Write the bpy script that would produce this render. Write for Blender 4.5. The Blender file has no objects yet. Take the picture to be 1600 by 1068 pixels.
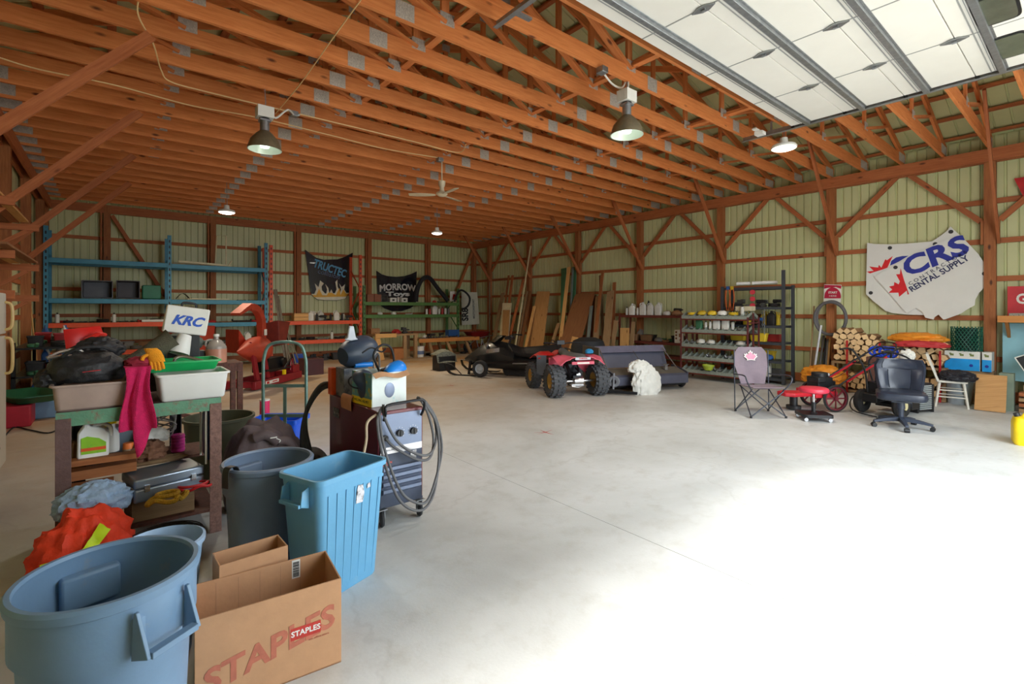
import bpy, math, random
from mathutils import Vector, Matrix, Euler, noise

sc = bpy.context.scene
C = sc.collection
R = math.radians
PI = math.pi
V = Vector

# ---------------------------------------------------------------- camera
H = 1.62                       # eye height above the floor
YAW = 0.687                    # the camera looks this far towards the long right wall
F = 762.0                      # focal length in pixels of a 1600 px wide frame
HY = 484.0                     # horizon row
cam_data = bpy.data.cameras.new('camera')
cam_data.sensor_width = 36.0
cam_data.lens = 36.0 * F / 1600.0
cam_data.shift_y = -(534.0 - HY) / 1600.0
cam_data.clip_start = 0.05
cam_data.clip_end = 300
cam = bpy.data.objects.new('camera', cam_data)
C.objects.link(cam)
cam.location = (0, 0, H)
cam.rotation_euler = (PI / 2, 0, -YAW)
sc.camera = cam

# ---------------------------------------------------------------- look and light
sc.view_settings.view_transform = 'Standard'
sc.view_settings.look = 'None'
sc.view_settings.gamma = 1.0
sc.view_settings.use_curve_mapping = False
sc.view_settings.exposure = 0.25
try:
    sc.cycles.use_denoising = True
    sc.cycles.max_bounces = 7
    sc.cycles.diffuse_bounces = 5
    sc.cycles.sample_clamp_indirect = 6.0
    sc.cycles.caustics_reflective = False
    sc.cycles.caustics_refractive = False
except Exception:
    pass

world = bpy.data.worlds.new('sky')
sc.world = world
world.use_nodes = True
wn = world.node_tree
wn.nodes.clear()
w_out = wn.nodes.new('ShaderNodeOutputWorld')
w_bg = wn.nodes.new('ShaderNodeBackground')
w_bg.inputs['Color'].default_value = (0.86, 0.94, 1.0, 1)
w_bg.inputs['Strength'].default_value = 7.0
wn.links.new(w_bg.outputs[0], w_out.inputs[0])

sun_d = bpy.data.lights.new('sun', 'SUN')
sun_d.energy = 6.5
sun_d.angle = R(9)
sun_d.color = (1.0, 0.97, 0.92)
sun = bpy.data.objects.new('sun', sun_d)
C.objects.link(sun)
sun.location = (6, -8, 12)
sun.rotation_euler = V((-0.60, 0.76, -1.0)).to_track_quat('-Z', 'Y').to_euler()

# the big doorway in the front wall guides the sky light in
portal_d = bpy.data.lights.new('door_portal', 'AREA')
portal_d.shape = 'RECTANGLE'
portal_d.size, portal_d.size_y = 5.4, 4.2
try:
    portal_d.cycles.is_portal = True
except Exception:
    pass
portal = bpy.data.objects.new('door_portal', portal_d)
C.objects.link(portal)
portal.location = (5.1, -1.32, 2.1)
portal.rotation_euler = (PI / 2, 0, 0)      # shines towards +Y

# ---------------------------------------------------------------- helpers
cY, sY = math.cos(YAW), math.sin(YAW)

def ray(px, py):
    u = (px - 800) / F
    return V((cY * u + sY, -sY * u + cY, (HY - py) / F))

def PZ(px, py, z=0.0):
    d = ray(px, py); t = (z - H) / d.z
    return V((d.x * t, d.y * t, z))

def PY(px, py, Y):
    d = ray(px, py); t = Y / d.y
    return V((d.x * t, Y, H + d.z * t))

def PX(px, py, X):
    d = ray(px, py); t = X / d.x
    return V((X, d.y * t, H + d.z * t))

def zup(px, py, X, Y):
    """height of the point above floor spot X, Y that shows at row py"""
    f = sY * X + cY * Y
    return H + (HY - py) / F * f

MATS = {}

def _nodes(name):
    m = bpy.data.materials.new(name)
    m.use_nodes = True
    nt = m.node_tree
    return m, nt, nt.nodes['Principled BSDF']

def _n(nt, t, **kw):
    n = nt.nodes.new(t)
    for k, v in kw.items():
        if k.startswith('_'):
            setattr(n, k[1:], v)
        else:
            n.inputs[k.replace('__', ' ')].default_value = v
    return n

def _ramp(nt, src, stops):
    r = nt.nodes.new('ShaderNodeValToRGB')
    e = r.color_ramp.elements
    while len(e) < len(stops):
        e.new(0.5)
    for el, (p, c) in zip(e, stops):
        el.position = p
        el.color = (c[0], c[1], c[2], 1) if not isinstance(c, (int, float)) else (c, c, c, 1)
    nt.links.new(src, r.inputs[0])
    return r.outputs[0]

def _mix(nt, fac, a, b, mode='MIX'):
    m = nt.nodes.new('ShaderNodeMix')
    m.data_type = 'RGBA'; m.blend_type = mode
    for s, i in ((fac, 0), (a, 6), (b, 7)):
        if isinstance(s, (int, float)):
            m.inputs[i].default_value = s
        elif isinstance(s, tuple):
            m.inputs[i].default_value = (s[0], s[1], s[2], 1)
        else:
            nt.links.new(s, m.inputs[i])
    return m.outputs[2]

def srgb(r, g, b):
    f = lambda c: (c / 255 / 12.92) if c / 255 <= 0.04045 else ((c / 255 + 0.055) / 1.055) ** 2.4
    return (f(r), f(g), f(b))

def mat(name, col, rough=0.55, metal=0.0, var=0.12, scale=6.0, col2=None, spread=0.5, bump=0.0, bscale=60.0,
        emit=0.0, coat=0.0, alpha=1.0, trans=0.0, rand=0.0):
    """plain coated or moulded surface: soft mottling, optional second colour in blotches, fine bump"""
    if name in MATS:
        return MATS[name]
    m, nt, b = _nodes(name)
    tc = nt.nodes.new('ShaderNodeTexCoord')
    nz = _n(nt, 'ShaderNodeTexNoise', Scale=scale, Detail=5.0, Roughness=0.6)
    nt.links.new(tc.outputs['Object'], nz.inputs['Vector'])
    lo = tuple(c * (1 - var) for c in col); hi = tuple(min(1, c * (1 + var)) for c in col)
    out = _ramp(nt, nz.outputs[0], [(0.3, lo), (0.7, hi)])
    if col2:
        n2 = _n(nt, 'ShaderNodeTexNoise', Scale=scale * 1.7, Detail=8.0, Roughness=0.7)
        nt.links.new(tc.outputs['Object'], n2.inputs['Vector'])
        f = _ramp(nt, n2.outputs[0], [(spread, 0.0), (spread + 0.12, 1.0)])
        out = _mix(nt, f, out, col2)
    if rand:
        oi = nt.nodes.new('ShaderNodeObjectInfo')
        v = nt.nodes.new('ShaderNodeMapRange')
        v.inputs[3].default_value = 1 - rand; v.inputs[4].default_value = 1 + rand
        nt.links.new(oi.outputs['Random'], v.inputs[0])
        hs = nt.nodes.new('ShaderNodeHueSaturation')
        nt.links.new(v.outputs[0], hs.inputs['Value']); nt.links.new(out, hs.inputs['Color'])
        out = hs.outputs[0]
    nt.links.new(out, b.inputs['Base Color'])
    b.inputs['Roughness'].default_value = rough
    b.inputs['Metallic'].default_value = metal
    b.inputs['Coat Weight'].default_value = coat
    b.inputs['Alpha'].default_value = alpha
    b.inputs['Transmission Weight'].default_value = trans
    if emit:
        b.inputs['Emission Color'].default_value = (*col, 1)
        b.inputs['Emission Strength'].default_value = emit
    if bump:
        n3 = _n(nt, 'ShaderNodeTexNoise', Scale=bscale, Detail=3.0)
        nt.links.new(tc.outputs['Object'], n3.inputs['Vector'])
        bp = _n(nt, 'ShaderNodeBump', Strength=bump, Distance=0.02)
        nt.links.new(n3.outputs[0], bp.inputs['Height'])
        nt.links.new(bp.outputs[0], b.inputs['Normal'])
    MATS[name] = m
    return m

def wood(name, a, b_, dark, rand=0.15, rough=0.7):
    """sawn timber: grain runs along the U axis laid by the builder, darker knots"""
    if name in MATS:
        return MATS[name]
    m, nt, b = _nodes(name)
    uv = nt.nodes.new('ShaderNodeUVMap')
    oi = nt.nodes.new('ShaderNodeObjectInfo')
    mp = nt.nodes.new('ShaderNodeMapping')
    mp.inputs['Scale'].default_value = (1.3, 16.0, 1)
    nt.links.new(uv.outputs[0], mp.inputs[0])
    sc_ = _n(nt, 'ShaderNodeVectorMath', _operation='SCALE'); sc_.inputs[0].default_value = (37, 91, 13)
    nt.links.new(oi.outputs['Random'], sc_.inputs['Scale'])
    nt.links.new(sc_.outputs[0], mp.inputs['Location'])
    g = _n(nt, 'ShaderNodeTexNoise', Scale=2.2, Detail=6.0, Roughness=0.65, Distortion=0.4)
    nt.links.new(mp.outputs[0], g.inputs['Vector'])
    col = _ramp(nt, g.outputs[0], [(0.28, b_), (0.7, a)])
    mk = nt.nodes.new('ShaderNodeMapping'); mk.inputs['Scale'].default_value = (2.0, 5.0, 1)
    nt.links.new(uv.outputs[0], mk.inputs[0]); nt.links.new(sc_.outputs[0], mk.inputs['Location'])
    k = _n(nt, 'ShaderNodeTexVoronoi', Scale=1.0)
    nt.links.new(mk.outputs[0], k.inputs['Vector'])
    kf = _ramp(nt, k.outputs['Distance'], [(0.05, 1.0), (0.13, 0.0)])
    col = _mix(nt, kf, col, dark)
    n2 = _n(nt, 'ShaderNodeTexNoise', Scale=0.9, Detail=4.0)
    nt.links.new(mp.outputs[0], n2.inputs['Vector'])
    v = nt.nodes.new('ShaderNodeMapRange')
    v.inputs[3].default_value = 1 - rand; v.inputs[4].default_value = 1 + rand
    nt.links.new(oi.outputs['Random'], v.inputs[0])
    hs = nt.nodes.new('ShaderNodeHueSaturation')
    nt.links.new(v.outputs[0], hs.inputs['Value']); nt.links.new(col, hs.inputs['Color'])
    nt.links.new(hs.outputs[0], b.inputs['Base Color'])
    b.inputs['Roughness'].default_value = rough
    bp = _n(nt, 'ShaderNodeBump', Strength=0.25, Distance=0.01)
    nt.links.new(g.outputs[0], bp.inputs['Height']); nt.links.new(bp.outputs[0], b.inputs['Normal'])
    MATS[name] = m
    return m

def frame_of(d, up=(0, 0, 1)):
    d = V(d).normalized(); up = V(up)
    if abs(d.dot(up)) > 0.98:
        up = V((1, 0, 0)) if abs(d.x) < 0.9 else V((0, 1, 0))
    s = d.cross(up).normalized(); u = s.cross(d).normalized()
    return d, s, u

def smooth_path(pts, k=6, closed=False):
    P = [V(p) for p in pts]; n = len(P); out = []
    if n < 3 and not closed:
        return P
    rng = range(n) if closed else range(n - 1)
    for i in rng:
        if closed:
            a, b, c, d = P[(i - 1) % n], P[i], P[(i + 1) % n], P[(i + 2) % n]
        else:
            a, b, c, d = P[max(i - 1, 0)], P[i], P[i + 1], P[min(i + 2, n - 1)]
        for j in range(k):
            t = j / k
            out.append(0.5 * ((2 * b) + (c - a) * t + (2 * a - 5 * b + 4 * c - d) * t * t + (3 * b - a - 3 * c + d) * t ** 3))
    if not closed:
        out.append(P[-1])
    return out

class M:
    """collects shapes and links them as ONE mesh object"""
    def __init__(s):
        s.v = []; s.f = []; s.uv = []; s.mi = []; s.m = 0; s.T = None
    def add(s, vs, fs, uvs=None):
        o = len(s.v)
        T = s.T
        s.v += [tuple(T @ V(p)) if T else tuple(p) for p in vs]
        for i, f in enumerate(fs):
            s.f.append(tuple(o + j for j in f)); s.mi.append(s.m)
            s.uv.append(uvs[i] if uvs else None)
        return s
    def box(s, c, d, rot=None):
        x, y, z = d[0] / 2, d[1] / 2, d[2] / 2
        ax = max(range(3), key=lambda i: d[i])
        vs = [V((i * x, j * y, k * z)) for k in (-1, 1) for j in (-1, 1) for i in (-1, 1)]
        fs = [(0, 2, 3, 1), (4, 5, 7, 6), (0, 1, 5, 4), (2, 6, 7, 3), (0, 4, 6, 2), (1, 3, 7, 5)]
        uvs = []
        for f, n_ in zip(fs, (2, 2, 1, 1, 0, 0)):
            oth = [a for a in range(3) if a != n_]
            if ax in oth:
                ua = ax; va = [a for a in oth if a != ax][0]
            else:
                ua, va = oth
            uvs.append([(vs[j][ua], vs[j][va] + 0.37 * n_) for j in f])
        if rot is not None:
            Rm = rot if isinstance(rot, Matrix) else Euler(rot).to_matrix()
            vs = [Rm @ p for p in vs]
        vs = [p + V(c) for p in vs]
        return s.add(vs, fs, uvs)
    def beam(s, p, q, w, h, up=(0, 0, 1)):
        """bar from p to q, w across, h along up"""
        p, q = V(p), V(q)
        d, sd, u = frame_of(q - p, up)
        L = (q - p).length
        vs = []
        for e in (p, q):
            for a, b in ((-1, -1), (1, -1), (1, 1), (-1, 1)):
                vs.append(e + sd * (a * w / 2) + u * (b * h / 2))
        fs = [(0, 1, 5, 4), (1, 2, 6, 5), (2, 3, 7, 6), (3, 0, 4, 7), (3, 2, 1, 0), (4, 5, 6, 7)]
        uvs = []
        for i, ww in enumerate((w, h, w, h)):
            uvs.append([(0, i * .31), (0, i * .31 + ww), (L, i * .31 + ww), (L, i * .31)])
        uvs += [[(0, 0), (.02, 0), (.02, h), (0, h)]] * 2
        return s.add(vs, fs, uvs)
    def cyl(s, p, q, r, r2=None, n=14, caps=True):
        p, q = V(p), V(q); r2 = r if r2 is None else r2
        d, a, b = frame_of(q - p); L = (q - p).length
        vs = []
        for e, rr in ((p, r), (q, r2)):
            for i in range(n):
                t = 2 * PI * i / n
                vs.append(e + a * (rr * math.cos(t)) + b * (rr * math.sin(t)))
        fs = [(i, (i + 1) % n, n + (i + 1) % n, n + i) for i in range(n)]
        uvs = [[(0, i / n), (0, (i + 1) / n), (L, (i + 1) / n), (L, i / n)] for i in range(n)]
        if caps:
            fs += [tuple(range(n - 1, -1, -1)), tuple(range(n, 2 * n))]
            uvs += [[(0.01 * math.cos(i), 0.01 * math.sin(i)) for i in range(n)]] * 2
        return s.add(vs, fs, uvs)
    def tube(s, pts, r, n=7, k=5, closed=False, smooth=True, ry=None):
        P = smooth_path(pts, k, closed) if smooth else [V(p) for p in pts]
        m = len(P); vs = []; fs = []
        a = None
        for i, p in enumerate(P):
            if closed:
                d = (P[(i + 1) % m] - P[i - 1])
            else:
                d = P[min(i + 1, m - 1)] - P[max(i - 1, 0)]
            if d.length < 1e-9:
                d = V((0, 0, 1))
            d.normalize()
            if a is None:
                _, a, b = frame_of(d)
            else:
                a = (a - d * a.dot(d))
                a = a.normalized() if a.length > 1e-6 else frame_of(d)[1]
            b = d.cross(a)
            rr = r(i / max(1, m - 1)) if callable(r) else r
            for j in range(n):
                t = 2 * PI * j / n
                vs.append(p + a * (rr * math.cos(t)) + b * ((ry or rr) * math.sin(t)))
        for i in range(m if closed else m - 1):
            i2 = (i + 1) % m
            for j in range(n):
                j2 = (j + 1) % n
                fs.append((i * n + j, i * n + j2, i2 * n + j2, i2 * n + j))
        if not closed:
            fs += [tuple(range(n - 1, -1, -1)), tuple((m - 1) * n + j for j in range(n))]
        return s.add(vs, fs)
    def lathe(s, prof, c=(0, 0, 0), n=28, axis=(0, 0, 1), sx=1.0, sy=1.0, close=False):
        """profile of (radius, height) turned about axis through c"""
        d, a, b = frame_of(axis) if tuple(axis) != (0, 0, 1) else (V((0, 0, 1)), V((1, 0, 0)), V((0, 1, 0)))
        c = V(c); vs = []; fs = []
        for r, z in prof:
            for i in range(n):
                t = 2 * PI * i / n
                vs.append(c + d * z + a * (r * sx * math.cos(t)) + b * (r * sy * math.sin(t)))
        m = len(prof)
        for i in range(m - 1 if not close else m):
            i2 = (i + 1) % m
            for j in range(n):
                j2 = (j + 1) % n
                fs.append((i * n + j, i * n + j2, i2 * n + j2, i2 * n + j))
        if not close:
            if prof[0][0] > 1e-4: fs.append(tuple(range(n - 1, -1, -1)))
            if prof[-1][0] > 1e-4: fs.append(tuple((m - 1) * n + j for j in range(n)))
        return s.add(vs, fs)
    def loft(s, rings, caps=(True, True)):
        """rings: lists of points with equal counts"""
        n = len(rings[0]); vs = [V(p) for r in rings for p in r]; fs = []
        for i in range(len(rings) - 1):
            for j in range(n):
                j2 = (j + 1) % n
                fs.append((i * n + j, i * n + j2, (i + 1) * n + j2, (i + 1) * n + j))
        if caps[0]: fs.append(tuple(range(n - 1, -1, -1)))
        if caps[1]: fs.append(tuple((len(rings) - 1) * n + j for j in range(n)))
        return s.add(vs, fs)
    def ball(s, c, r, n=14, m=9):
        r = (r, r, r) if isinstance(r, (int, float)) else r
        vs = [V((c[0], c[1], c[2] - r[2]))]; fs = []
        for i in range(1, m):
            p = PI * i / m
            for j in range(n):
                t = 2 * PI * j / n
                vs.append(V((c[0] + r[0] * math.sin(p) * math.cos(t), c[1] + r[1] * math.sin(p) * math.sin(t), c[2] - r[2] * math.cos(p))))
        vs.append(V((c[0], c[1], c[2] + r[2])))
        for j in range(n):
            fs.append((0, 1 + (j + 1) % n, 1 + j))
            for i in range(m - 2):
                a = 1 + i * n
                fs.append((a + j, a + (j + 1) % n, a + n + (j + 1) % n, a + n + j))
            a = 1 + (m - 2) * n
            fs.append((a + j, a + (j + 1) % n, len(vs) - 1))
        return s.add(vs, fs)
    def lump(s, c, r, seed=0, amp=0.25, freq=3.0, flat=True, n=26, m=16, ridge=True):
        if n > 20: n, m = int(n * 1.7), int(m * 1.7)
        r = (r, r, r) if isinstance(r, (int, float)) else r
        o = len(s.v)
        s.ball((0, 0, 0), 1.0, n, m)
        for i in range(o, len(s.v)):
            p = V(s.v[i])
            q = p * freq + V((seed * 7.3, seed * 3.1, seed * 1.7))
            d = noise.noise(q) if not ridge else (1 - 2 * abs(noise.noise(q))) * 0.55 + noise.noise(q * 2.3) * 0.4 + (1 - 3 * abs(noise.noise(q * 3.1))) * 0.07
            p = p * (1 + amp * d)
            p = V((p.x * r[0], p.y * r[1], p.z * r[2]))
            if flat and p.z < -0.55 * r[2]:
                p.z = -0.55 * r[2]
            s.v[i] = tuple(p + V(c) + (V((0, 0, 0.55 * r[2])) if flat else V((0, 0, 0))))
        return s
    def prism(s, pts, t, O=(0, 0, 0), U=(1, 0, 0), W=(0, 0, 1)):
        """outline in the U-W plane at O, thickness t along U x W (centred)"""
        O, U, W = V(O), V(U).normalized(), V(W).normalized()
        N = U.cross(W).normalized(); n = len(pts)
        vs = [O + U * a + W * b + N * (t / 2 * e) for e in (-1, 1) for a, b in pts]
        fs = [tuple(range(n - 1, -1, -1)), tuple(range(n, 2 * n))]
        uvs = [[pts[i] for i in range(n - 1, -1, -1)], list(pts)]
        for i in range(n):
            j = (i + 1) % n
            fs.append((i, j, n + j, n + i)); uvs.append([pts[i], pts[j], pts[j], pts[i]])
        return s.add(vs, fs, uvs)
    def sheet(s, fn, nu, nv, t=0.004):
        """surface fn(u, v) -> point, with real thickness"""
        P = [[V(fn(i / nu, j / nv)) for j in range(nv + 1)] for i in range(nu + 1)]
        vs = []; fs = []
        def nor(i, j):
            a = P[min(i + 1, nu)][j] - P[max(i - 1, 0)][j]; b = P[i][min(j + 1, nv)] - P[i][max(j - 1, 0)]
            n_ = a.cross(b)
            return n_.normalized() if n_.length > 1e-9 else V((0, 0, 1))
        for e in (-0.5, 0.5):
            for i in range(nu + 1):
                for j in range(nv + 1):
                    vs.append(P[i][j] + nor(i, j) * (t * e))
        w = nv + 1; K = (nu + 1) * w; uvs = []
        ix = lambda i, j: i * w + j
        def q(a, b, c, d): fs.append((a, b, c, d))
        for i in range(nu):
            for j in range(nv):
                q(ix(i, j), ix(i, j + 1), ix(i + 1, j + 1), ix(i + 1, j))
                q(K + ix(i, j), K + ix(i + 1, j), K + ix(i + 1, j + 1), K + ix(i, j + 1))
        for i in range(nu):
            q(ix(i, 0), ix(i + 1, 0), K + ix(i + 1, 0), K + ix(i, 0))
            q(ix(i, nv), K + ix(i, nv), K + ix(i + 1, nv), ix(i + 1, nv))
        for j in range(nv):
            q(ix(0, j), K + ix(0, j), K + ix(0, j + 1), ix(0, j + 1))
            q(ix(nu, j), ix(nu, j + 1), K + ix(nu, j + 1), K + ix(nu, j))
        return s.add(vs, fs)
    def text(s, body, size, O, U=(1, 0, 0), W=(0, 0, 1), depth=0.003, bold=0.0, shear=0.0, align='CENTER', sx=1.0, curve=None):
        """raised lettering on the U-W plane, facing U x W reversed side when viewed with U to the right"""
        cu = bpy.data.curves.new('t', 'FONT'); cu.body = body; cu.size = size; cu.align_x = align; cu.align_y = 'CENTER'
        cu.extrude = depth / 2; cu.offset = bold; cu.shear = shear; cu.resolution_u = 3; cu.space_character = 1.0
        ob = bpy.data.objects.new('t', cu); C.objects.link(ob)
        me = bpy.data.meshes.new_from_object(ob)
        O, U, W = V(O), V(U).normalized(), V(W).normalized(); N = U.cross(W).normalized()
        vs = []
        for v in me.vertices:
            x, y, z = v.co
            x *= sx
            if curve: y += curve(x)
            vs.append(O + U * x + W * y + N * z)
        s.add(vs, [tuple(p.vertices) for p in me.polygons])
        bpy.data.objects.remove(ob); bpy.data.meshes.remove(me); bpy.data.curves.remove(cu)
        return s
    def build(s, name, mats, parent=None, bevel=0.0, smooth=True, ang=38, sub=0, solid=0.0):
        me = bpy.data.meshes.new(name)
        me.from_pydata(s.v, [], s.f)
        if not isinstance(mats, (list, tuple)): mats = [mats]
        for m_ in mats: me.materials.append(m_)
        ul = me.uv_layers.new(name='UVMap')
        data = [0.0] * (2 * len(me.loops)); li = 0
        for i, f in enumerate(s.f):
            u = s.uv[i]
            for j in range(len(f)):
                if u: data[2 * li], data[2 * li + 1] = u[j][0], u[j][1]
                else:
                    p = s.v[f[j]]; data[2 * li], data[2 * li + 1] = p[0] + p[1] * .7, p[2] + p[1] * .2
                li += 1
        ul.data.foreach_set('uv', data)
        me.polygons.foreach_set('material_index', s.mi)
        me.validate()
        if smooth:
            me.shade_smooth(); me.set_sharp_from_angle(angle=R(ang))
        o = bpy.data.objects.new(name, me); C.objects.link(o)
        if parent: o.parent = parent
        if bevel:
            b = o.modifiers.new('bevel', 'BEVEL'); b.width = bevel; b.segments = 2; b.limit_method = 'ANGLE'; b.angle_limit = R(35)
        if sub:
            b = o.modifiers.new('sub', 'SUBSURF'); b.levels = sub; b.render_levels = sub
        if solid:
            b = o.modifiers.new('solid', 'SOLIDIFY'); b.thickness = solid; b.offset = 0
        return o

def tag(o, label=None, cat=None, group=None, kind=None):
    if label: o['label'] = label
    if cat: o['category'] = cat
    if group: o['group'] = group
    if kind: o['kind'] = kind
    return o

def thing(name, label, cat, loc=(0, 0, 0), rz=0.0, group=None):
    o = bpy.data.objects.new(name, None); C.objects.link(o)
    o.empty_display_size = 0.1
    o.location = loc; o.rotation_euler = (0, 0, rz)
    return tag(o, label, cat, group)

def struct(o):
    o['kind'] = 'structure'
    return o

def copy_tree(o, parent=None):
    c = o.copy(); C.objects.link(c)
    if parent: c.parent = parent
    for ch in list(o.children): copy_tree(ch, c)
    return c

def place(o, loc=None, rz=None, rot=None, label=None, scale=None):
    if loc is not None: o.location = loc
    if rz is not None: o.rotation_euler = (0, 0, rz)
    if rot is not None: o.rotation_euler = rot
    if label: o['label'] = label
    if scale is not None: o.scale = (scale, scale, scale) if isinstance(scale, (int, float)) else scale
    return o

ORD = ['first', 'second', 'third', 'fourth', 'fifth', 'sixth', 'seventh', 'eighth', 'ninth', 'tenth', 'eleventh', 'twelfth',
       'thirteenth', 'fourteenth', 'fifteenth', 'sixteenth', 'seventeenth', 'eighteenth', 'nineteenth', 'twentieth'] + \
      ['twenty-' + w for w in ('first', 'second', 'third', 'fourth', 'fifth', 'sixth', 'seventh', 'eighth', 'ninth')] + ['thirtieth', 'thirty-first', 'thirty-second']

# ================================================================ materials used in many places
W_TRUSS = wood('truss_timber', srgb(228, 146, 84), srgb(200, 112, 56), srgb(104, 50, 24), 0.10)
W_POST = wood('post_timber', srgb(176, 110, 62), srgb(140, 80, 42), srgb(80, 42, 22), 0.12)
W_GIRT = wood('girt_timber', srgb(188, 112, 66), srgb(156, 84, 44), srgb(92, 42, 20), 0.12)
W_PLY = wood('plywood_sheet', srgb(196, 150, 96), srgb(170, 122, 70), srgb(130, 90, 50), 0.12)
W_PLYD = wood('dark_plywood', srgb(150, 102, 62), srgb(128, 80, 46), srgb(96, 58, 34), 0.1)
W_OLD = wood('weathered_board', srgb(168, 138, 100), srgb(136, 106, 72), srgb(92, 66, 44), 0.25)
W_PINE = wood('pale_pine', srgb(222, 176, 112), srgb(198, 146, 84), srgb(140, 92, 50), 0.15)
STEEL_GREEN = mat('green_wall_steel', srgb(204, 206, 156), 0.42, 0.0, 0.05, 1.2, bump=0.02, bscale=6)
STEEL_ROOF = mat('green_roof_steel', srgb(200, 204, 152), 0.4, 0.0, 0.06, 1.5)
GALV = mat('galvanised_steel', srgb(158, 162, 166), 0.38, 0.75, 0.15, 20)
PLATE = mat('gusset_steel', srgb(190, 182, 174), 0.5, 0.2, 0.25, 60, bump=0.4, bscale=120)
BLACK = mat('black_plastic', srgb(26, 27, 30), 0.45, 0, 0.15, 20, bump=0.05)
BLACKM = mat('black_metal', srgb(34, 35, 38), 0.4, 0.5, 0.2, 20)
RUBBER = mat('rubber', srgb(36, 36, 38), 0.8, 0, 0.2, 30, bump=0.1)
CHROME = mat('bright_steel', srgb(190, 190, 192), 0.25, 0.9, 0.1, 20)
WHITE = mat('white_plastic', srgb(236, 236, 232), 0.4, 0, 0.03, 8)
WPAINT = mat('white_paint', srgb(228, 226, 218), 0.5, 0, 0.05, 8)
RED = mat('red_paint', srgb(186, 30, 36), 0.4, 0, 0.15, 8)
CARD = mat('cardboard', srgb(196, 150, 112), 0.85, 0, 0.06, 12, bump=0.06, bscale=30)
RUST = mat('rusty_steel', srgb(104, 66, 54), 0.7, 0.2, 0.3, 25, col2=srgb(84, 60, 54), spread=0.5, bump=0.2)

LX, WX, BY, FY = -1.42, 12.0, 17.1, -1.35        # inner faces of the left, right, back and front wall
EAVE, HDR0, HDR1 = 4.42, 4.20, 4.42              # truss seat; bottom and top of the header
RIDGE_X = (LX + WX) / 2
PITCH = 1 / 3.1
S = 2.44
TR = 0.61
def roof_z(x): return EAVE + 0.24 + (min(x - LX, WX - x)) * PITCH

# ---------------------------------------------------------------- floor
def floor_material():
    m, nt, b = _nodes('concrete_floor')
    tc = nt.nodes.new('ShaderNodeTexCoord')
    n1 = _n(nt, 'ShaderNodeTexNoise', Scale=0.55, Detail=8.0, Roughness=0.62, Distortion=0.5)
    n2 = _n(nt, 'ShaderNodeTexNoise', Scale=4.0, Detail=9.0, Roughness=0.7)
    n3 = _n(nt, 'ShaderNodeTexNoise', Scale=60.0, Detail=4.0)
    for n_ in (n1, n2, n3): nt.links.new(tc.outputs['Object'], n_.inputs['Vector'])
    c = _ramp(nt, n1.outputs[0], [(0.32, srgb(188, 189, 187)), (0.5, srgb(204, 206, 205)), (0.68, srgb(218, 220, 221))])
    c = _mix(nt, _ramp(nt, n2.outputs[0], [(0.3, 0.4), (0.5, 0.0)]), c, srgb(172, 168, 158))
    # brown dirt where vehicles stand, far from the door
    sx = nt.nodes.new('ShaderNodeSeparateXYZ'); nt.links.new(tc.outputs['Object'], sx.inputs[0])
    g = _ramp(nt, sx.outputs[1], [(0.0, 0.0), (1.0, 1.0)])
    mr = nt.nodes.new('ShaderNodeMapRange'); nt.links.new(sx.outputs[1], mr.inputs[0])
    mr.inputs[1].default_value = 4.5; mr.inputs[2].default_value = 9.5
    dirt = _n(nt, 'ShaderNodeTexNoise', Scale=0.35, Detail=6.0, Roughness=0.6); nt.links.new(tc.outputs['Object'], dirt.inputs['Vector'])
    dm = nt.nodes.new('ShaderNodeMath'); dm.operation = 'MULTIPLY'
    nt.links.new(_ramp(nt, dirt.outputs[0], [(0.36, 0.35), (0.62, 1.0)]), dm.inputs[0]); nt.links.new(mr.outputs[0], dm.inputs[1])
    c = _mix(nt, dm.outputs[0], c, srgb(188, 150, 104))
    # hairline cracks and dark oil spots
    vo = _n(nt, 'ShaderNodeTexVoronoi', Scale=0.16, _feature='DISTANCE_TO_EDGE')
    wv = _n(nt, 'ShaderNodeVectorMath', _operation='ADD'); nt.links.new(tc.outputs['Object'], wv.inputs[0])
    w2 = _n(nt, 'ShaderNodeTexNoise', Scale=1.6, Detail=5.0); nt.links.new(tc.outputs['Object'], w2.inputs['Vector'])
    nt.links.new(w2.outputs['Color'], wv.inputs[1]); nt.links.new(wv.outputs[0], vo.inputs['Vector'])
    cr = _ramp(nt, vo.outputs['Distance'], [(0.0, 0.12), (0.001, 0.0)])
    c = _mix(nt, cr, c, srgb(110, 104, 96))
    sp = _n(nt, 'ShaderNodeTexVoronoi', Scale=1.3); nt.links.new(tc.outputs['Object'], sp.inputs['Vector'])
    c = _mix(nt, _ramp(nt, sp.outputs['Distance'], [(0.03, 0.55), (0.06, 0.0)]), c, srgb(120, 108, 96))
    nt.links.new(c, b.inputs['Base Color'])
    rr = _ramp(nt, n2.outputs[0], [(0.3, 0.62), (0.7, 0.42)])
    nt.links.new(rr, b.inputs['Roughness'])
    bp = _n(nt, 'ShaderNodeBump', Strength=0.08, Distance=0.01); nt.links.new(n3.outputs[0], bp.inputs['Height'])
    nt.links.new(bp.outputs[0], b.inputs['Normal'])
    return m
FLOOR = floor_material()
fl = M()
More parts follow.
